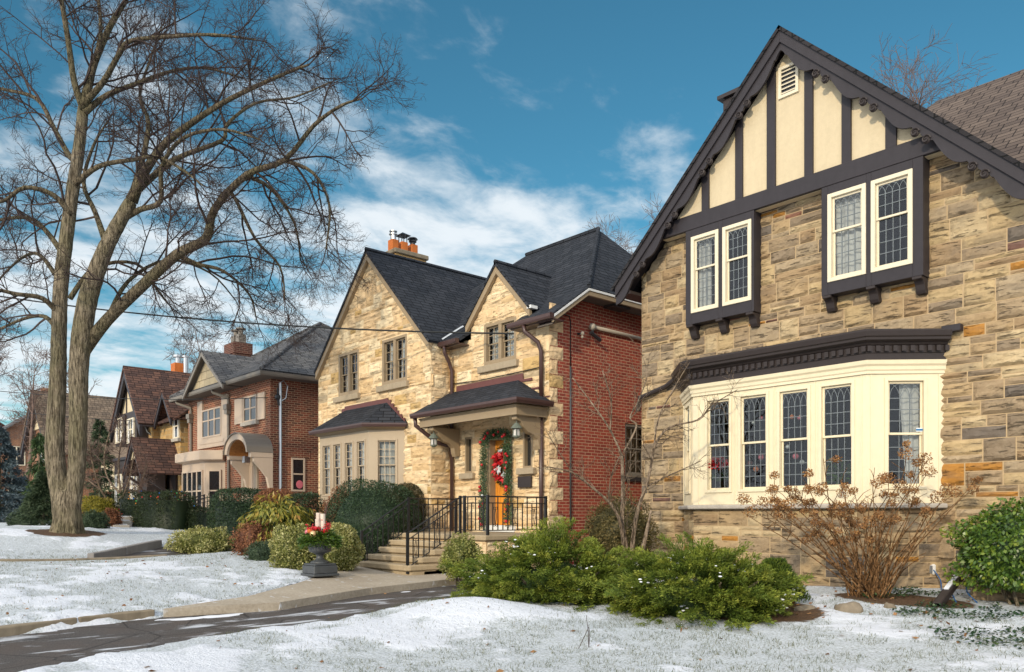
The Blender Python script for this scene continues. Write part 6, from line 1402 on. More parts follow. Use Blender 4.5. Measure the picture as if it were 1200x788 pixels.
LIMBS = [
 ([(98,125,7),(104,98,6.2),(111,72,5.4),(130,29,4.4),(150,-5,3.4),(162,-45,2.3),(170,-80,1.2)], .8),
 ([(154,236,8),(169,203,6.6),(193,169,5.4),(231,140,4.4),(270,116,3.5),(328,89,2.5),(362,76,1.3)], -1.5),
 ([(97,412,9),(125,376,8.6),(164,338,8),(207,299,7.4),(241,280,6.6),(251,246,5.6),(289,205,4.6),(333,188,3.6),(368,147,2.8),(400,124,2),(424,116,1)], -2.5),
 ([(98,128,5),(87,96,4.5),(80,48,3.9),(72,0,3.3),(66,-40,2.2)], -1.0),
 ([(99,132,4.6),(125,112,4),(158,99,3.3),(200,84,2.6),(240,80,2),(285,92,1.2)], 1.8),
 ([(100,120,4.5),(121,96,4.2),(140,63,3.6),(154,48,3.1),(203,43,2.5),(251,41,2),(300,47,1.1)], -1.8),
 ([(113,70,3.6),(118,34,3),(115,-2,2.4),(108,-40,1.4)], 1.0),
 ([(90,190,4.6),(80,181,4.2),(63,150,3.6),(43,116,3),(0,104,2.4),(-45,92,1.2)], 1.5),
 ([(83,252,4.2),(63,229,3.8),(29,220,3),(3,236,2.4),(-30,236,1.2)], -1.2),
 ([(75,300,4),(55,272,3.6),(34,256,3),(0,258,2.4),(-40,272,1.2)], 1.6),
 ([(69,368,4),(50,350,3.6),(20,345,3),(-10,340,2.2),(-45,352,1.2)], -1.6),
 ([(68,388,3.8),(54,372,3.2),(34,372,2.5),(4,384,2),(-24,400,1)], 1.4),
 ([(89,215,4.2),(116,195,3.6),(159,187,3),(185,184,2.4),(215,200,1.9),(238,218,1)], -2),
 ([(150,244,5),(166,190,4.2),(174,145,3.4),(164,111,2.6),(176,70,1.8),(190,30,1)], 2.2),
 ([(126,290,4.6),(112,250,3.8),(98,214,3),(110,170,2.2),(128,140,1.2)], 1.6),
 ([(145,256,4.6),(164,246,4.2),(188,236,3.6),(190,195,3),(215,162,2.5),(260,152,2),(305,164,1.1)], -2.4),
 ([(254,240,3.6),(270,225,3),(299,280,2.2),(328,313,1.7),(334,352,1)], .6),
 ([(333,188,3),(367,203,2.4),(386,241,1.9),(382,292,1)], -.6),
 ([(158,226,5),(205,187,4),(260,165,3.2),(266,146,2.8),(300,121,2.2),(345,114,1.7),(388,96,1)], 2.6),
 ([(82,350,3.6),(111,314,3),(159,309,2.4),(183,338,1.8),(200,360,1)], 2.0),
 ([(208,299,4),(232,310,3.2),(262,318,2.4),(292,345,1.6),(300,372,1)], 1.4),
 ([(289,206,3),(318,222,2.4),(345,262,1.8),(352,305,1)], 1.6),
 ([(127,372,3.6),(150,330,2.9),(196,305,2.2),(246,320,1.5),(276,352,1)], 2.8),
 ([(70,330,3.4),(48,300,2.8),(30,300,2.2),(6,320,1.6),(-18,350,1)], 2.2),
]
PB = dict(n=[0, 7, 6.5, 6, 3.6], len=[0, 2.5, 1.15, .55, .28], r=[0, .034, .014, .007, .0045], rmin=.0034, seg=[.5,.30,.2,.15,.1], wig=[.1,.16,.2,.24,.26], grav=[0,.0,.012,.012,.0], tip=[.4,.35,.4,.5,.7], ang=(28, 66))
wd_ = Wood(5)
for spec, dep in LIMBS:
    spec = [(u, v, r_*(.78 if i else .9)) for i, (u, v, r_) in enumerate(spec)]
    p, q = limb3(spec, dep=dep)
    m = MB(); m.tube(p, q, 9); m.build('limb', M_['limb'], big, smooth=True)
    Ln = sum((p[i+1]-p[i]).length for i in range(len(p)-1))
    wd_.grow(p[-1], path_dirs(p)[-1], 1.0, q[-1]*.9, 1, PB); wd_.spawn(p, q, path_dirs(p), Ln, 1, PB, t0=.12, scale=max(.8, Ln/4.2))
crown = wd_.emit('crown', M_['twig'], big)
print('big tree twigs', sum(len(v) for v in wd_.tw.values()))
def bare_tree(label, base, H, seed, spread=.5, r0=.16, mat='farTwig', twm='farTwig', nb=11, name='bare_tree', group=None, P=None, dens=1.0, rmin=.01, lean=0):
    t = thing(name, label, 'tree', base, group); rg = random.Random(seed); base = Vector(base); w = Wood(seed)
    n = 7; tp = [base+Vector((0,0,-.2))]; d = Vector((lean, 0, 1)).normalized()
    for i in range(n): d = (d+Vector((rg.gauss(0,.06), rg.gauss(0,.06), .05))).normalized(); tp.append(tp[-1]+d*H*.78/n)
    tr = [r0*(1-.85*i/n) for i in range(n+1)]; tp, tr = smooth_path(tp, tr, 3); m = MB(); m.tube(tp, tr, 8); m.build('trunk', M_[mat], t, smooth=True)
    P = P or dict(n=[0, nb, 5*dens, 4.5*dens, 3*dens], len=[0, H*spread*.75, H*.16, H*.085, H*.045], r=[0, r0*.42, r0*.16, max(rmin, r0*.06), rmin], rmin=rmin, seg=[.5,H*.06,H*.04,H*.03,.02*H], wig=[.1,.10,.16,.2,.2], grav=[0,.05,.04,.02,.0], tip=[.4,.25,.35,.5,.8], ang=(28, 58))
    w.spawn(tp, tr, path_dirs(tp), H, 1, P, t0=.32); w.emit('crown', M_[twm], t); return t
def far_tree(label, u, vtop, t, seed, g=None, **kw):
    p = PT(u, 603, t); z = base_z(np.array([p.x]), np.array([p.y]))[0]; H = CZ+(HZ-vtop)*t/F-z
    return bare_tree(label, (p.x, p.y, z), H, seed, rmin=.00042*t*.55, **kw)
FG = 'bare trees behind the houses'
far_tree('bare tree rising behind the stone house, right of its roof peak', 722, 214, 42, 61, r0=.22, spread=.46, dens=1.35, nb=14, group=FG)
far_tree('slender bare tree behind the slate roof, left of its peak', 668, 258, 46, 62, r0=.14, spread=.3, group=FG)
far_tree('bare tree just left of the brown rake, behind the slate roof', 780, 205, 40, 63, r0=.18, spread=.36, group=FG)
far_tree('bare tree showing above the brown gable roof', 1062, 30, 34, 64, r0=.24, spread=.5, dens=1.5, nb=16, group=FG)
far_tree('bare tree showing above the taupe roof ridge', 1192, 48, 38, 65, r0=.2, spread=.36, group=FG)
far_tree('bare tree behind the chimney of the brown brick house', 214, 352, 60, 66, r0=.3, spread=.44, group=FG)
far_tree('bare tree behind the brown tiled gable', 250, 385, 66, 67, r0=.25, spread=.4, group=FG)
far_tree('bare tree behind the shingle-roofed house', 120, 395, 75, 68, r0=.3, spread=.42, group=FG)
far_tree('slim bare tree left of the double trunk', 31, 380, 44, 69, r0=.16, spread=.34, group=FG, lean=-.03)
far_tree('wide bare tree at the far end of the street', -14, 330, 70, 70, r0=.35, spread=.55, group=FG)
far_tree('reddish bare tree in front of the distant brick houses', 56, 455, 58, 71, r0=.2, spread=.6, group=FG)
# ---- small ornamental tree before the Tudor house, serviceberry by the brick wall
PS = dict(n=[0, 7, 6, 4.5, 3], len=[0, 1.0, .6, .36, .2], r=[0, .02, .011, .007, .006], rmin=.0055, seg=[.3,.2,.14,.1,.08], wig=[.1,.2,.22,.24,.2], grav=[0,.03,.02,.01,0], tip=[.4,.35,.4,.5,.7], ang=(25, 60))
def stem_tree(name, label, t0, specs, deps, mat, twm, P, seed, scale=1.0, cat='tree'):
    b = specs[0][0]; root = thing(name, label, cat, PT(b[0], b[1], t0)); w = Wood(seed)
    for sp, dp in zip(specs, deps):
        p, q = limb3(sp, t0=t0, dep=dp); m = MB(); m.tube(p, q, 8); m.build('limb', M_[mat], root, smooth=True)
        Ln = sum((p[i+1]-p[i]).length for i in range(len(p)-1)); w.spawn(p, q, path_dirs(p), Ln, 1, P, t0=.3, scale=scale*Ln/2.5)
    w.emit('crown', M_[twm], root); return root
stem_tree('ornamental_tree', 'small multi-stemmed bare tree before the small Tudor house', 27.5,
 [[(144,628,2.11),(143,600,1.86),(142,580,1.49),(139,556,1.24),(140,530,0.93),(145,505,0.56)], [(143,603,1.61),(130,590,1.36),(118,574,1.12),(110,550,0.93),(104,520,0.62)], [(143,598,1.36),(158,585,1.12),(166,565,0.87),(172,545,0.56)], [(142,580,1.24),(126,560,0.99),(122,535,0.81),(128,508,0.56)], [(118,574,1.12),(102,560,0.87),(94,540,0.62)], [(143,585,1.12),(152,560,0.93),(157,530,0.62)]], [.4,-.8,.6,1.0,.5,-.6], 'palebark', 'farTwig', PS, 71, .55)
PV = dict(n=[0, 4.2, 3.6, 2.8], len=[0, .62, .34, .18], r=[0, .010, .006, .004], rmin=.0026, seg=[.3,.13,.1,.08], wig=[.1,.2,.22,.22], grav=[0,.05,.03,0], tip=[.4,.4,.5,.7], ang=(22, 58))
stem_tree('serviceberry', 'pale multi-stemmed bare shrub tree between the brick wall and the bay', 13.6,
 [[(735,690,3.58),(733,640,3.14),(729,615,2.69),(730,580,2.42),(729,534,2.06)], [(741,690,2.91),(741,640,2.60),(748,596,2.15),(757,571,1.88),(763,546,1.62),(768,521,1.39),(785,501,1.17),(819,492,0.94),(833,476,0.76),(864,457,0.40)],
  [(731,640,2.24),(726,610,1.88),(713,588,1.57),(693,571,1.30),(671,554,0.98),(640,547,0.54)], [(729,534,1.34),(715,504,1.17),(696,476,0.94),(671,443,0.54)], [(731,530,1.34),(746,500,1.12),(738,490,0.90),(748,470,0.76),(758,440,0.54),(752,415,0.36)], [(766,528,1.07),(772,490,0.90),(790,455,0.72),(808,425,0.45)], [(715,504,0.90),(716,470,0.72),(705,432,0.45)], [(713,588,0.90),(716,560,0.72),(726,535,0.54)], [(757,571,0.98),(778,560,0.81),(805,548,0.58),(822,540,0.36)], [(671,554,0.72),(655,530,0.54),(640,505,0.36)]],
 [.2,-.3,-.5,.3,.2,.5,.3,-.3,-.7,-.5], 'palebark', 'palebark', PV, 72, 2.5)
m = MB(); p = [PT(751, 668, 13.0), PT(754, 640, 13.0), PT(759, 618, 13.0), PT(763, 598, 13.05)]; m.tube(p, [.04,.038,.03,.012], 7); o = m.build('broken_stem', M_['palebark']); tag(o, 'pale broken stump stem rising behind the snowy juniper', 'stump')
# ---- dried hydrangea
hy = thing('hydrangea', 'dried hydrangea with rust coloured stems and brown flower heads below the bay window', 'shrub', PT(1018, 697, 11.25)); rg = random.Random(31); hb = PT(1018, 697, 11.25)
st = MB(); fl_v = []; fl_f = []; fl_r = []; r = NR(32); heads = []
tips = [(1075,545),(1055,565),(1088,555),(1070,590),(1098,585),(1110,572),(1040,560),(1025,548),(1028,570),(1000,572),(1010,590),(985,560),(990,580),(965,535),(970,578),(962,572),(950,590),(955,600),(940,585),(948,575),(930,580),(935,570),(925,592),(910,590),(905,572),(895,592),(890,588),(880,600),(872,585),(868,595),(930,610),(985,600),(1045,590),(1050,610),(1085,605),(1120,575),(1142,560),(1140,572),(1030,600),(1062,535),(1020,615),(960,620),(1000,612),(945,632),(1083,540)]
for i, (u, v) in enumerate(tips):
    dz_ = rg.uniform(-.7, .55); tip = PT(u, v+rg.uniform(-4, 4), 11.25+dz_); b = hb+Vector((rg.uniform(-.22,.22), rg.uniform(-.2,.2), -.05))
    mid = b.lerp(tip, .5)+Vector((rg.uniform(-.12,.12), rg.uniform(-.1,.1), rg.uniform(.0,.18))); mid2 = b.lerp(tip, .8)+Vector((rg.uniform(-.06,.06), 0, rg.uniform(.0,.10)))
    p, q = smooth_path([b, mid, mid2, tip], [rg.uniform(.010,.014), .008, .0055, .0035], 4); st.tube(p, q, 5)
    for k in range(rg.randint(2, 4)):
        j = rg.randint(5, len(p)-2); e = p[j]+Vector((rg.uniform(-.25,.25), rg.uniform(-.2,.2), rg.uniform(.02,.28))); st.tube([p[j], p[j].lerp(e, .5)+Vector((0,0,.03)), e], [.006,.004,.003], 4)
        if rg.random() < .35: heads.append((e, rg.uniform(.05,.08)))
    if rg.random() < .8: heads.append((tip, rg.uniform(.07,.125)))
for i in range(34):
    an = rg.uniform(0, 6.283); rr = rg.uniform(.1, .8); b = hb+Vector((rg.uniform(-.25,.25), rg.uniform(-.2,.2), -.05)); e = b+Vector((math.cos(an)*rr, math.sin(an)*rr*.7, rg.uniform(.5, 1.25))); mid = b.lerp(e, .5)+Vector((rg.uniform(-.1,.1), rg.uniform(-.1,.1), .1)); p, q = smooth_path([b, mid, e], [.012,.008,.004], 3); st.tube(p, q, 4)
st.build('stem', M_['stemOrange'], hy, recalc=False)
for c_, rr in heads:
    n = int(60+900*rr); d = norm(r.normal(size=(n,3))); P = np.array(c_)+d*rr*(.55+.45*r.rand(n))[:,None]*np.array([1,1,.8]); v, f = leaf_quads(P, norm(r.normal(size=(n,3))), d+r.normal(size=(n,3))*.4, r.uniform(.018,.034,n), r.uniform(.014,.026,n))
    raw_mesh('flower_head', v, f, LF['dry'], hy, np.clip(r.rand(n)*.8+r.uniform(-.1,.25), 0, 1))
# ---- conifers and shrubs at the left
def conifer(label, u, vtop, t, rad, n, mat, seed, droop=.15, ln=.16, name='spruce', group=None, tiers=13):
    p = PT(u, 603, t); z = float(base_z(np.array([p.x]), np.array([p.y]))[0]); H = CZ+(HZ-vtop)*t/F-z; r = NR(seed)
    root = thing(name, label, 'tree', (p.x, p.y, z), group)
    m = MB(); m.tube([(p.x, p.y, z-.1), (p.x, p.y, z+H*.97)], [.04*H*.3+.04, .01], 7); m.build('trunk', M_['bark'], root)
    B = tiers*9; bt = r.rand(B)**.85; ba = r.rand(B)*6.283; bl = rad*(1-bt)**.85*r.uniform(.75,1.15,B)+.08
    per = n//B; s = r.rand(B, per)**.7; w = r.normal(size=(B,per))*.18
    ang = ba[:,None]+w*(1-.4*s); rr = bl[:,None]*s
    P = np.stack([p.x+np.cos(ang)*rr, p.y+np.sin(ang)*rr, z+.05+(H*.97)*bt[:,None]-droop*rr*(1+.6*s)+r.normal(size=(B,per))*.04+.10*rr*s*s], -1).reshape(-1,3)
    D = norm(np.stack([np.cos(ang), np.sin(ang), np.full(ang.shape, -droop*1.4)], -1).reshape(-1,3)+r.normal(size=(B*per,3))*.45)
    v, f = leaf_quads(P, D, norm(r.normal(size=(B*per,3))+np.array([0,0,1.])), ln*r.uniform(.6,1.2,B*per), ln*.2*r.uniform(.7,1.3,B*per))
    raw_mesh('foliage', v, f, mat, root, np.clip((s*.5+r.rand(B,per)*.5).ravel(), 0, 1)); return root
conifer('frosty blue spruce at the left edge of the photo', 0, 500, 36, 1.7, 14000, LF['blue'], 81, .2, .22)
conifer('dark spruce beside the frosty blue one, by the street end', 26, 560, 40, 1.5, 9000, LF['hedge'], 82, .2, .2)
conifer('small dense green spruce left of the double trunk', 51, 556, 24.5, .72, 14000, LF['spruce'], 83, .15, .12)
conifer('drooping dark cypress just behind the double trunk', 46, 505, 33, .8, 3000, LF['cypress'], 84, .75, .26, name='cypress')
conifer('dark spruce between the double trunk and the small Tudor house', 117, 490, 37, 1.1, 7000, LF['spruce'], 85, .25, .2)
c, rd = bpx(12, 40, 600, 628, 25.5); bush('low_juniper', 'low green shrub at the far left of the snowy lawn', c, rd, 3500, .07, .3, LF['spruce'], 86, 3, .2, up=-.6)
c, rd = bpx(98, 134, 583, 612, 27); bush('gold_conifer', 'golden yellow shrub right behind the double trunk', c, rd, 4500, .07, .3, LF['gold'], 87, 3, .2, up=-.6)
c, rd = bpx(96, 125, 600, 630, 23.8); bush('low_yew', 'low dark green shrub right of the double trunk foot', c, rd, 4500, .06, .34, LF['spruce'], 88, 3, .15, up=-.6)
c, rd = bpx(120, 140, 596, 628, 25.8); bush('barberry', 'small rust brown shrub behind the ornamental tree', c, rd, 2200, .07, .4, LF['rust'], 89, 3, .25, up=-.6)
# ------------------------------------------------------------------ small things
# kerbs
def kerb(path, w, h, mat, lift=0.0):
    for a, b in zip(path, path[1:]):
        a = Vector(a); b = Vector(b); d = (b-a).normalized(); n_ = Vector((-d.y, d.x)); a = a+d*.012; b = b-d*.012; m = MB(); k = 6
        for i in range(k):
            p, q = a.lerp(b, i/k), a.lerp(b, (i+1)/k)
            vs = []
            for c_ in (p, q):
                z = gz(c_.x, c_.y)+lift
                for s, zz_ in ((-w/2, -.2), (w/2, -.2), (w/2, h), (-w/2, h)): vs.append((c_.x+n_.x*s, c_.y+n_.y*s, z+zz_))
            m.add(vs, [(0,1,5,4),(1,2,6,5),(2,3,7,6),(3,0,4,7)] + ([(0,3,2,1)] if i == 0 else []) + ([(4,5,6,7)] if i == k-1 else []))
        o = m.build('kerb', M_[mat]); o['kind'] = 'structure'
        bm = bmesh.new(); bm.from_mesh(o.data); bmesh.ops.remove_doubles(bm, verts=bm.verts, dist=.002); bm.to_mesh(o.data); bm.free()
        b_ = o.modifiers.new('edge', 'BEVEL'); b_.width = .02; b_.segments = 2
kerb([(-10.4,-3.2),(-10.75,-.6),(-11.08,1.4),(-11.4,2.6),(-11.52,3.6)], .18, .05, 'kerb')
kerb([(-18.9,.4),(-18.92,2.2),(-18.8,4.3),(-18.9,6.2)], .16, .09, 'kerb')
kerb([(-19.5,4.75),(-20.6,5.75),(-21.9,7.0)], .16, .14, 'greykerb')
# urn with its winter arrangement
ux, uy = -13.78, 7.34; ug = gz(ux, uy)+.078
U = thing('urn', 'weathered pewter garden urn on a stepped square plinth', 'urn', (ux, uy, ug))
m = MB()
for r_, za, zb in ((.27,0,.05),(.245,.05,.20),(.225,.20,.24)): m.prismz([(ux-r_,uy-r_),(ux+r_,uy-r_),(ux+r_,uy+r_),(ux-r_,uy+r_)], ug+za, ug+zb)
m.build('plinth', M_['pewter'], U, bevel=.012)
m = MB(); m.lathe([(.20,.24),(.16,.28),(.09,.31),(.065,.36),(.07,.40),(.12,.43),(.20,.46),(.215,.50),(.215,.56),(.20,.60),(.235,.64),(.25,.665),(.22,.67),(.19,.62)], 24, (ux, uy, ug)); m.build('bowl', M_['pewter'], U, smooth=True)
for s in (-1, 1):
    m = MB(); m.tube([(ux+s*.19, uy, ug+.5), (ux+s*.28, uy, ug+.53), (ux+s*.29, uy, ug+.62), (ux+s*.23, uy, ug+.655)], .014, 6); m.build('handle', M_['pewter'], U, smooth=True)
A = thing('winter_arrangement', 'red berries, birch logs, baubles and pine greens filling the pewter urn', 'arrangement', (ux, uy, ug+.66)); r = NR(91); rg = random.Random(92)
n = 3200; an = r.rand(n)*6.283; rr = .36*r.rand(n)**.6; P = np.stack([ux+np.cos(an)*rr, uy+np.sin(an)*rr, ug+.70+.10*(1-rr/.36)-.07*(rr/.36)**2+r.normal(size=n)*.05], 1); D = norm(np.stack([np.cos(an), np.sin(an), .5-.7*rr/.36], 1)+r.normal(size=(n,3))*.4)
v, f = leaf_quads(P, D, norm(r.normal(size=(n,3))+[0,0,1]), r.uniform(.05,.13,n), r.uniform(.012,.035,n)); raw_mesh('greens', v, f, LF['box'], A, r.rand(n)*.7)
m = MB(); bs_ = MB()
for i in range(34):
    an = rg.uniform(0, 6.283); rr = rg.uniform(.02, .2); e = Vector((ux+math.cos(an)*rr*1.5, uy+math.sin(an)*rr*1.5, ug+.80+rg.uniform(.05,.30)*(1.3-rr*3))); b = Vector((ux+math.cos(an)*rr*.6, uy+math.sin(an)*rr*.6, ug+.66)); m.tube([b, b.lerp(e, .6)+Vector((0,0,.03)), e], [.006,.004,.003], 4)
    for k in range(10): q = b.lerp(e, rg.uniform(.45, 1))+Vector((rg.gauss(0,.02), rg.gauss(0,.02), rg.gauss(0,.015))); bs_.ball(q, .013, 6, 4)
for i in range(12):
    an = rg.uniform(0, 6.283); b = Vector((ux, uy, ug+.7)); m.tube([b, b+Vector((math.cos(an)*.08, math.sin(an)*.08, .35)), b+Vector((math.cos(an)*.15, math.sin(an)*.15, rg.uniform(.55,.75)))], [.004,.003,.002], 4)
m.build('red_twig', M_['maroon'], A); o = bs_.build('berry', M_['red'], A, smooth=True); o['kind'] = 'stuff'
for dx, dy, h_ in ((-.05, 0, .54), (.05, .03, .52), (.02, -.06, .42)): m = MB(); m.tube([(ux+dx, uy+dy, ug+.62), (ux+dx*1.2, uy+dy, ug+.66+h_)], .048, 10); m.build('birch_log', M_['birch'], A)
for dx, dy, dz, rr, mt in ((.11,-.20,.80,.065,'gold'), (-.16,-.18,.83,.05,'pinkb'), (-.02,-.19,.86,.06,'clay'), (.17,.02,.86,.045,'red'), (-.22,.02,.84,.045,'red'), (.05,-.12,.90,.045,'red')): m = MB(); m.ball((ux+dx, uy+dy, ug+dz), rr, 14, 10); m.build('bauble', M_[mt], A, smooth=True)
# garland round the door and the wreath
def leafy_rope(name, path, rad, n, mat, parent, seed, ln=.07):
    r = NR(seed); P = np.array([tuple(p) for p in path]); seg = np.linalg.norm(np.diff(P, axis=0), axis=1); cum = np.r_[0, np.cumsum(seg)]; s = r.rand(n)*cum[-1]; x = np.stack([np.interp(s, cum, P[:,i]) for i in range(3)], 1)
    d = norm(r.normal(size=(n,3))*np.array([1,.7,1])); d[:,1] = -np.abs(d[:,1]); x = x+d*rad*(r.rand(n)**.5)[:,None]; v, f = leaf_quads(x, norm(d+r.normal(size=(n,3))*.5), norm(r.normal(size=(n,3))), ln*r.uniform(.6,1.3,n), ln*.28*r.uniform(.7,1.3,n)); return raw_mesh(name, v, f, mat, parent, r.rand(n))
gy = YW2-.10; gzt = dz1+.03; gL, gR = dX0-.0, dX1+.0
G = thing('door_garland', 'evergreen garland with red and silver baubles framing the orange door', 'garland', ((gL+gR)/2, gy, LZ))
path = [(gL, gy, LZ+.15), (gL-.02, gy, LZ+.8), (gL, gy, LZ+1.5), (gL+.02, gy, gzt-.08), (gL+.12, gy, gzt), ((gL+gR)/2, gy, gzt+.02), (gR-.12, gy, gzt), (gR-.03, gy, gzt-.1), (gR-.02, gy, LZ+1.3), (gR-.0, gy, LZ+.6), (gR-.02, gy, LZ+.2)]
leafy_rope('greens', path, .11, 5200, LF['pine'], G, 95); rg = random.Random(96)
for i in range(26):
    k = rg.uniform(0, len(path)-1.01); p = Vector(path[int(k)]).lerp(Vector(path[int(k)+1]), k % 1); m = MB(); m.ball(p+Vector((rg.uniform(-.07,.07), -.10, rg.uniform(-.05,.05))), rg.uniform(.028,.045), 10, 8); m.build('bauble', M_[rg.choice(['red','red','red','silver'])], G, smooth=True)
wx, wz_ = dX0+.62*(dX1-dX0), LZ+1.62
Wt = thing('door_wreath', 'wreath of red ribbon bows hanging on the orange door', 'wreath', (wx, YW2+.1, wz_)); ring = [(wx+.27*math.cos(a), YW2+.08, wz_+.38*math.sin(a)) for a in [i/24*6.2832 for i in range(25)]]
leafy_rope('greens', ring, .12, 1500, LF['hedge'], Wt, 97, .08)
r = NR(98)
for i in range(17):
    a = i/17*6.283+r.uniform(-.2,.2); q = r.uniform(.6, 1.15); c_ = np.array([wx+.24*q*math.cos(a), YW2-.05, wz_+.34*q*math.sin(a)]); n = 14; d = norm(r.normal(size=(n,3))*[1,.6,1]); v, f = leaf_quads(np.tile(c_, (n,1)), d, norm(r.normal(size=(n,3))+[0,-1.5,0]), r.uniform(.09,.16,n), r.uniform(.06,.10,n)); raw_mesh('ribbon_bow', v, f, LF['red'] if i % 5 else M_['silver'], Wt, r.rand(n))
# things in the bay window
DESC = [(928,489,.030,'clay','orange bauble hanging high in the third bay pane'),(937,490,.030,'pinkb','pink striped bauble hanging high in the third bay pane'),(923,524,.028,'silver','silver bauble hanging low in the third bay pane, near its left side'),(932.5,535,.042,'pinkb','large pink bauble hanging low in the third bay pane'),(940,542,.032,'silver','silver bauble low in the third bay pane, near its right side'),
 (892,536,.040,'pinkb','pink bauble low in the second bay pane, near its right side'),(879,543,.034,'maroon','dark maroon bauble low in the second bay pane, near its left side'),(886,550,.040,'clay','orange bauble lowest in the second bay pane'),(883,496,.026,'silver','small silver star bauble high in the second bay pane'),(892,490,.026,'pinkb','small pink bauble high in the second bay pane')]
for u, v, rr, mt, lb in DESC:
    p = PY(u, v, BY+.14); t = thing('window_bauble', lb, 'bauble', p, 'baubles hanging in the bay window'); m = MB(); rr *= 1.25; m.ball(p, rr, 14, 10); m.build('ball', M_[mt], t, smooth=True); m = MB(); m.tube([p+Vector((0,0,rr)), (p.x, p.y, 3.64)], .0025, 4); m.build('thread', M_['lead'], t); m = MB(); m.tube([p+Vector((0,0,rr*.95)), p+Vector((0,0,rr*1.2))], rr*.25, 8); m.build('cap', M_['gold'], t)
p = PY(843, 570, BY+.28); p.z = 1.768; t = thing('poinsettia', 'red poinsettia in a gold pot behind the first bay pane', 'potted plant', p); r = NR(101)
m = MB(); m.lathe([(.10,0),(.11,.01),(.14,.24),(.15,.26),(.12,.26)], 14, p); m.build('pot', M_['gold'], t, smooth=True)
n = 260; d = sphere_dirs(n, r, -.4); n = len(d); c_ = np.array(p)+[0,0,.55]; v, f = leaf_quads(c_+d*[.16,.14,.18], norm(d+r.normal(size=(n,3))*.4), d, r.uniform(.09,.15,n), r.uniform(.05,.08,n)); raw_mesh('leaves', v, f, LF['ivy'], t, r.rand(n))
n = 130; d = sphere_dirs(n, r, .0); n = len(d); v, f = leaf_quads(c_+d*[.13,.13,.14]+[0,-.05,.10], norm(d*[1,1,.4]+r.normal(size=(n,3))*.4), d+[0,-.6,.3], r.uniform(.09,.15,n), r.uniform(.05,.08,n)); raw_mesh('bracts', v, f, LF['red'], t, r.rand(n))
p = PY(982, 555, BY+.3); p.z = 1.768; t = thing('house_plant', 'leafy green plant standing behind the fourth bay pane', 'potted plant', p); m = MB(); m.lathe([(.09,0),(.10,.01),(.13,.2),(.11,.2)], 14, p); m.build('pot', M_['clay'], t, smooth=True)
n = 220; d = sphere_dirs(n, r, -.5); n = len(d); v, f = leaf_quads(np.array(p)+[0,0,.42]+d*[.2,.16,.24], norm(d+r.normal(size=(n,3))*.5), d, r.uniform(.08,.15,n), r.uniform(.03,.06,n)); raw_mesh('leaves', v, f, LF['box'], t, r.rand(n)*.6)
# rocks at the foot of the main house
def rock(label, u, v, t, r3, seed):
    p = PT(u, v, t); z = gz(p.x, p.y); m = MB(); m.ball((0,0,0), 1, 14, 10); vs = []
    for q in m.v:
        k = 1+.35*(noise.noise(Vector(q)*1.3+Vector((seed,0,0)))); vs.append((p.x+q[0]*r3[0]*k, p.y+q[1]*r3[1]*k, z+.02+max(-.06, q[2]*r3[2]*k)))
    m.v = vs; o = m.build('rock', M_['rock']); tag(o, label, 'rock', 'field stones under the hydrangea')
rock('large rounded field stone at the foot of the hydrangea', 995, 722, 10.35, (.22,.18,.15), 3); rock('flat field stone between the juniper and the larger rounded stone', 945, 718, 10.6, (.19,.15,.09), 7); rock('small pale field stone right of the hydrangea stems', 1042, 718, 10.4, (.09,.08,.09), 12)
# pier, downspout shoe, cord and outlet by the corner
m = MB(); PM = (-3.62, 11.45); st_ = thing('stone_pier', 'short rubble stone pier at the house corner under the glossy shrub', 'pier', (-3.3, 11.9, .3))
stone_wall('face', st_, FR((-3.92, 11.75, .1)), 1.0, 1.0, [], 'A', (M_['stoneA'], M_['mortarA']), 61, relief=.02); stone_wall('face', st_, FR((-3.92, 12.75, .1), -90), 1.0, 1.0, [], 'A', (M_['stoneA'], M_['mortarA']), 62, relief=.02)
m.box(-3.96, -2.86, 11.72, 12.76, 1.1, 1.15); m.build('coping', M_['sillstone'], st_, bevel=.015)
a, b = PT(1098, 726, 10.25), PT(1124, 676, 10.9); a.z = gz(a.x, a.y)+.07
d = (b-a); x_ = d.normalized(); y_ = x_.cross(Vector((0,0,1))).normalized(); z_ = y_.cross(x_); Mx = Matrix((( x_.x,y_.x,z_.x,a.x),(x_.y,y_.y,z_.y,a.y),(x_.z,y_.z,z_.z,a.z),(0,0,0,1)))
t = thing('downspout_extension', 'dark brown downspout piece leaning on the stone pier', 'downspout', (a.x, a.y, gz(a.x, a.y))); m = MB().at(Mx); L_ = d.length; m.box(0, L_, -.055, -.045, -.04, .04); m.box(0, L_, .045, .055, -.04, .04); m.box(0, L_, -.045, .045, .03, .04); m.box(0, L_, -.045, .045, -.04, -.03); m.build('spout', M_['dark2'], t, bevel=.004)
m = MB().at(Mx); m.box(L_*.45, L_*.97, -.04, .02, .041, .055); o = m.build('snow', M_['snow'], t); o['kind'] = 'stuff'
q = PY(1091, 667, WY-.03); t = thing('outdoor_outlet', 'clear plastic outlet cover low on the stone wall by the corner', 'outlet', q); m = MB(); m.box(q.x-.09, q.x+.09, WY-.12, WY-.03, q.z-.08, q.z+.08); m.build('cover', M_['whitebox'], t, bevel=.02); m = MB(); m.box(q.x-.06, q.x+.06, WY-.135, WY-.121, q.z-.06, q.z+.06); m.build('lid', M_['steel'], t, bevel=.008)
pts = [PY(1094, 668, WY-.14), PY(1102, 680, WY-.2), PY(1104, 692, WY-.5), PT(1112, 690, 10.8), PT(1122, 708, 10.5), PT(1135, 718, 10.35), PT(1148, 720, 10.3), PT(1146, 708, 10.4), PT(1134, 695, 10.6), PT(1133, 684, 10.7), PT(1140, 668, 10.6), PT(1142, 645, 10.5)]
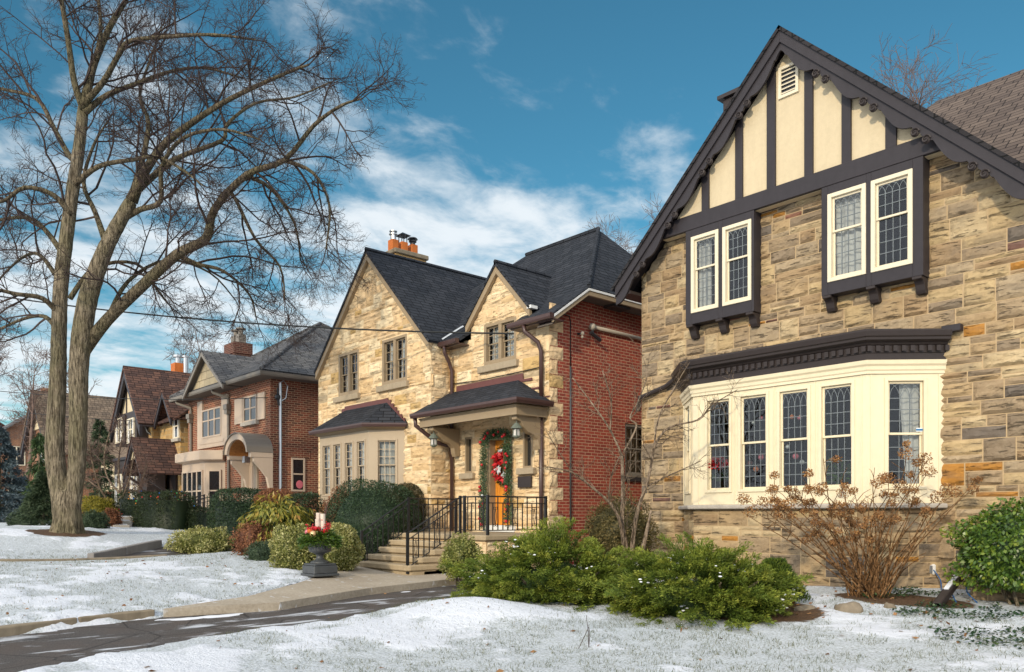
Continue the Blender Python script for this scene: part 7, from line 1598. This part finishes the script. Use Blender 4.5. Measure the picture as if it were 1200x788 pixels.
p, q = smooth_path(pts, [.008]*len(pts), 5); m = MB(); m.tube(p, q, 6); o = m.build('extension_cord', M_['bluecord'], smooth=True); tag(o, 'blue extension cord looping from the outlet to the glossy shrub', 'cord')
# fallen twig on the lawn
m = MB(); b = PT(690, 763, 8.75); b.z = gz(b.x, b.y)+.03
for du, dv in ((0,-30),(-14,2),(60,-1),(-3,-42)): e = PT(690+du, 763+dv, 8.75); m.tube([b, b.lerp(e, .5)+Vector((.004,.006,.01)), e], [.005,.004,.0025], 5)
e = PT(690, 735, 8.75); m.tube([e, PT(683, 750, 8.7), PT(676, 765, 8.7)], [.003,.004,.003], 5)
o = m.build('fallen_twig', M_['twig']); tag(o, 'thin fallen twig standing in the snow of the front lawn', 'twig')
# cables
def cable(label, a, b, sag, r=.011, group='overhead cables'):
    a = Vector(a); b = Vector(b); m = MB(); pts = [a.lerp(b, i/30)-Vector((0,0,sag*4*(i/30)*(1-i/30))) for i in range(31)]; m.tube(pts, r, 5); o = m.build('overhead_cable', M_['wire'], smooth=True); tag(o, label, 'cable', group)
cable('thick overhead cable ending at the red brick side wall', PT(-60, 338, 24), INS, .35, .021)
cable('thin overhead cable ending at the brown brick house', PT(-60, 452, 30), INS3, .25, .013)
cable('thin low overhead cable crossing before the small Tudor house', PT(-60, 472, 40), PT(248, 497, 33), .2, .012)
# steps up to the small Tudor house
t = thing('garden_steps', 'pale snowy garden steps beside the small ornamental tree', 'steps', (atd(130, 27.2)[0], atd(130, 27.2)[1], 1.1))
for i in range(3): x, y = atd(133+i*3, 26.4+.5*i); z = gz(x, y); m = MB(); m.box(x-.9, x+.9, y-.25, y+.25, z-.1, z+.10+.13*i); m.build('tread', M_['sillstone'], t, bevel=.015); m = MB(); m.box(x-.8, x+.8, y-.2, y+.2, z+.101+.13*i, z+.13+.13*i); o = m.build('snow', M_['snow'], t); o['kind'] = 'stuff'

# ragged snow left along the drive, the walk and the steps
def snow_strip(pathf, s0, s1, half, hmax, seed, nm='snow', label='ragged strips of snow left along the drive and the walk'):
    n = int((s1-s0)/.035); k = max(5, int(half*2/.035)); V = []; ok = {}
    S_ = np.linspace(s0, s1, n); T_ = np.linspace(-half, half, k); A = np.array([pathf(s) for s in S_]); nv = np.array([[-(A[min(i+1,n-1)]-A[max(i-1,0)])[1], (A[min(i+1,n-1)]-A[max(i-1,0)])[0]] for i in range(n)]); nv = norm(nv)
    X = A[:,None,0]+nv[:,None,0]*T_[None,:]; Y = A[:,None,1]+nv[:,None,1]*T_[None,:]
    edge_ = np.minimum(S_-s0, s1-S_)[:,None]; h = -np.clip(.5-edge_*2, 0, 1)*2+(fbm(S_[:,None]*1.6+seed+X*0, T_[None,:]*4+S_[:,None]*.3, 4)-.42)*2.4-1.7*(np.abs(T_)[None,:]/half)**2+.15+.55*(fbm(S_*1.1+seed, S_*0+3, 2)-.45)[:,None]*3; Z = np.maximum(ground_z(X.copy(), Y.copy()), base_z(X, Y)-.06)+np.where(poly_d(X, Y, WALK) < 0, .07, .0); H_ = np.clip(h, 0, 1)*hmax
    P = np.stack([X, Y, Z+H_-.006], -1).reshape(-1,3); I = np.arange(n*k).reshape(n, k); f = np.stack([I[:-1,:-1], I[:-1,1:], I[1:,1:], I[1:,:-1]], -1).reshape(-1,4); hv = h.ravel()
    f = f[(hv[f].max(1) > 0)]; wd0 = poly_d(X, Y, WALK).ravel()
    if hmax < .02 and half > .15: f = f[(wd0[f].min(1) > .02)]
    used, inv = np.unique(f, return_inverse=True); P = P[used]; f = inv.reshape(f.shape)
    o = raw_mesh(nm, P, f, M_['snow'], None, None, smooth=True); tag(o, label, 'snow', kind='stuff'); return o
snow_strip(lambda s: np.array([dcx(s)-dhw(s)+.12, s]), 1.2, 9.6, .24, .016, 3)
snow_strip(lambda s: np.array([dcx(s)+dhw(s)-.05, s]), 1.5, 9.0, .22, .014, 9, label='thin broken snow along the near edge of the drive')
snow_strip(lambda s: np.array([-11.3-.55*(s-3.6)*.98, 3.75+.80*(s-3.6)]), 3.6, 9.6, .10, .02, 14, label='thin snow along the lawn edge of the slab walk')
snow_strip(lambda s: np.array([s, 9.18]), -15.3, -12.6, .22, .05, 21, label='snow swept against the foot of the stone steps')

# the houses across the street, seen only as reflections in the panes
far_house(-14, -38, 11, 9, 5.4, 3.2, 'redbrick', 'shC', 'red brick house across the street with grey roof', 'house')
far_house(0, -38, 11, 9, 5.6, 3.4, 'orangebrick', 'shD', 'orange brick house across the street with brown roof', 'house')
far_house(14, -38, 11, 9, 5.4, 3.0, 'mixbrick', 'shA', 'brown brick house across the street with taupe roof', 'house')
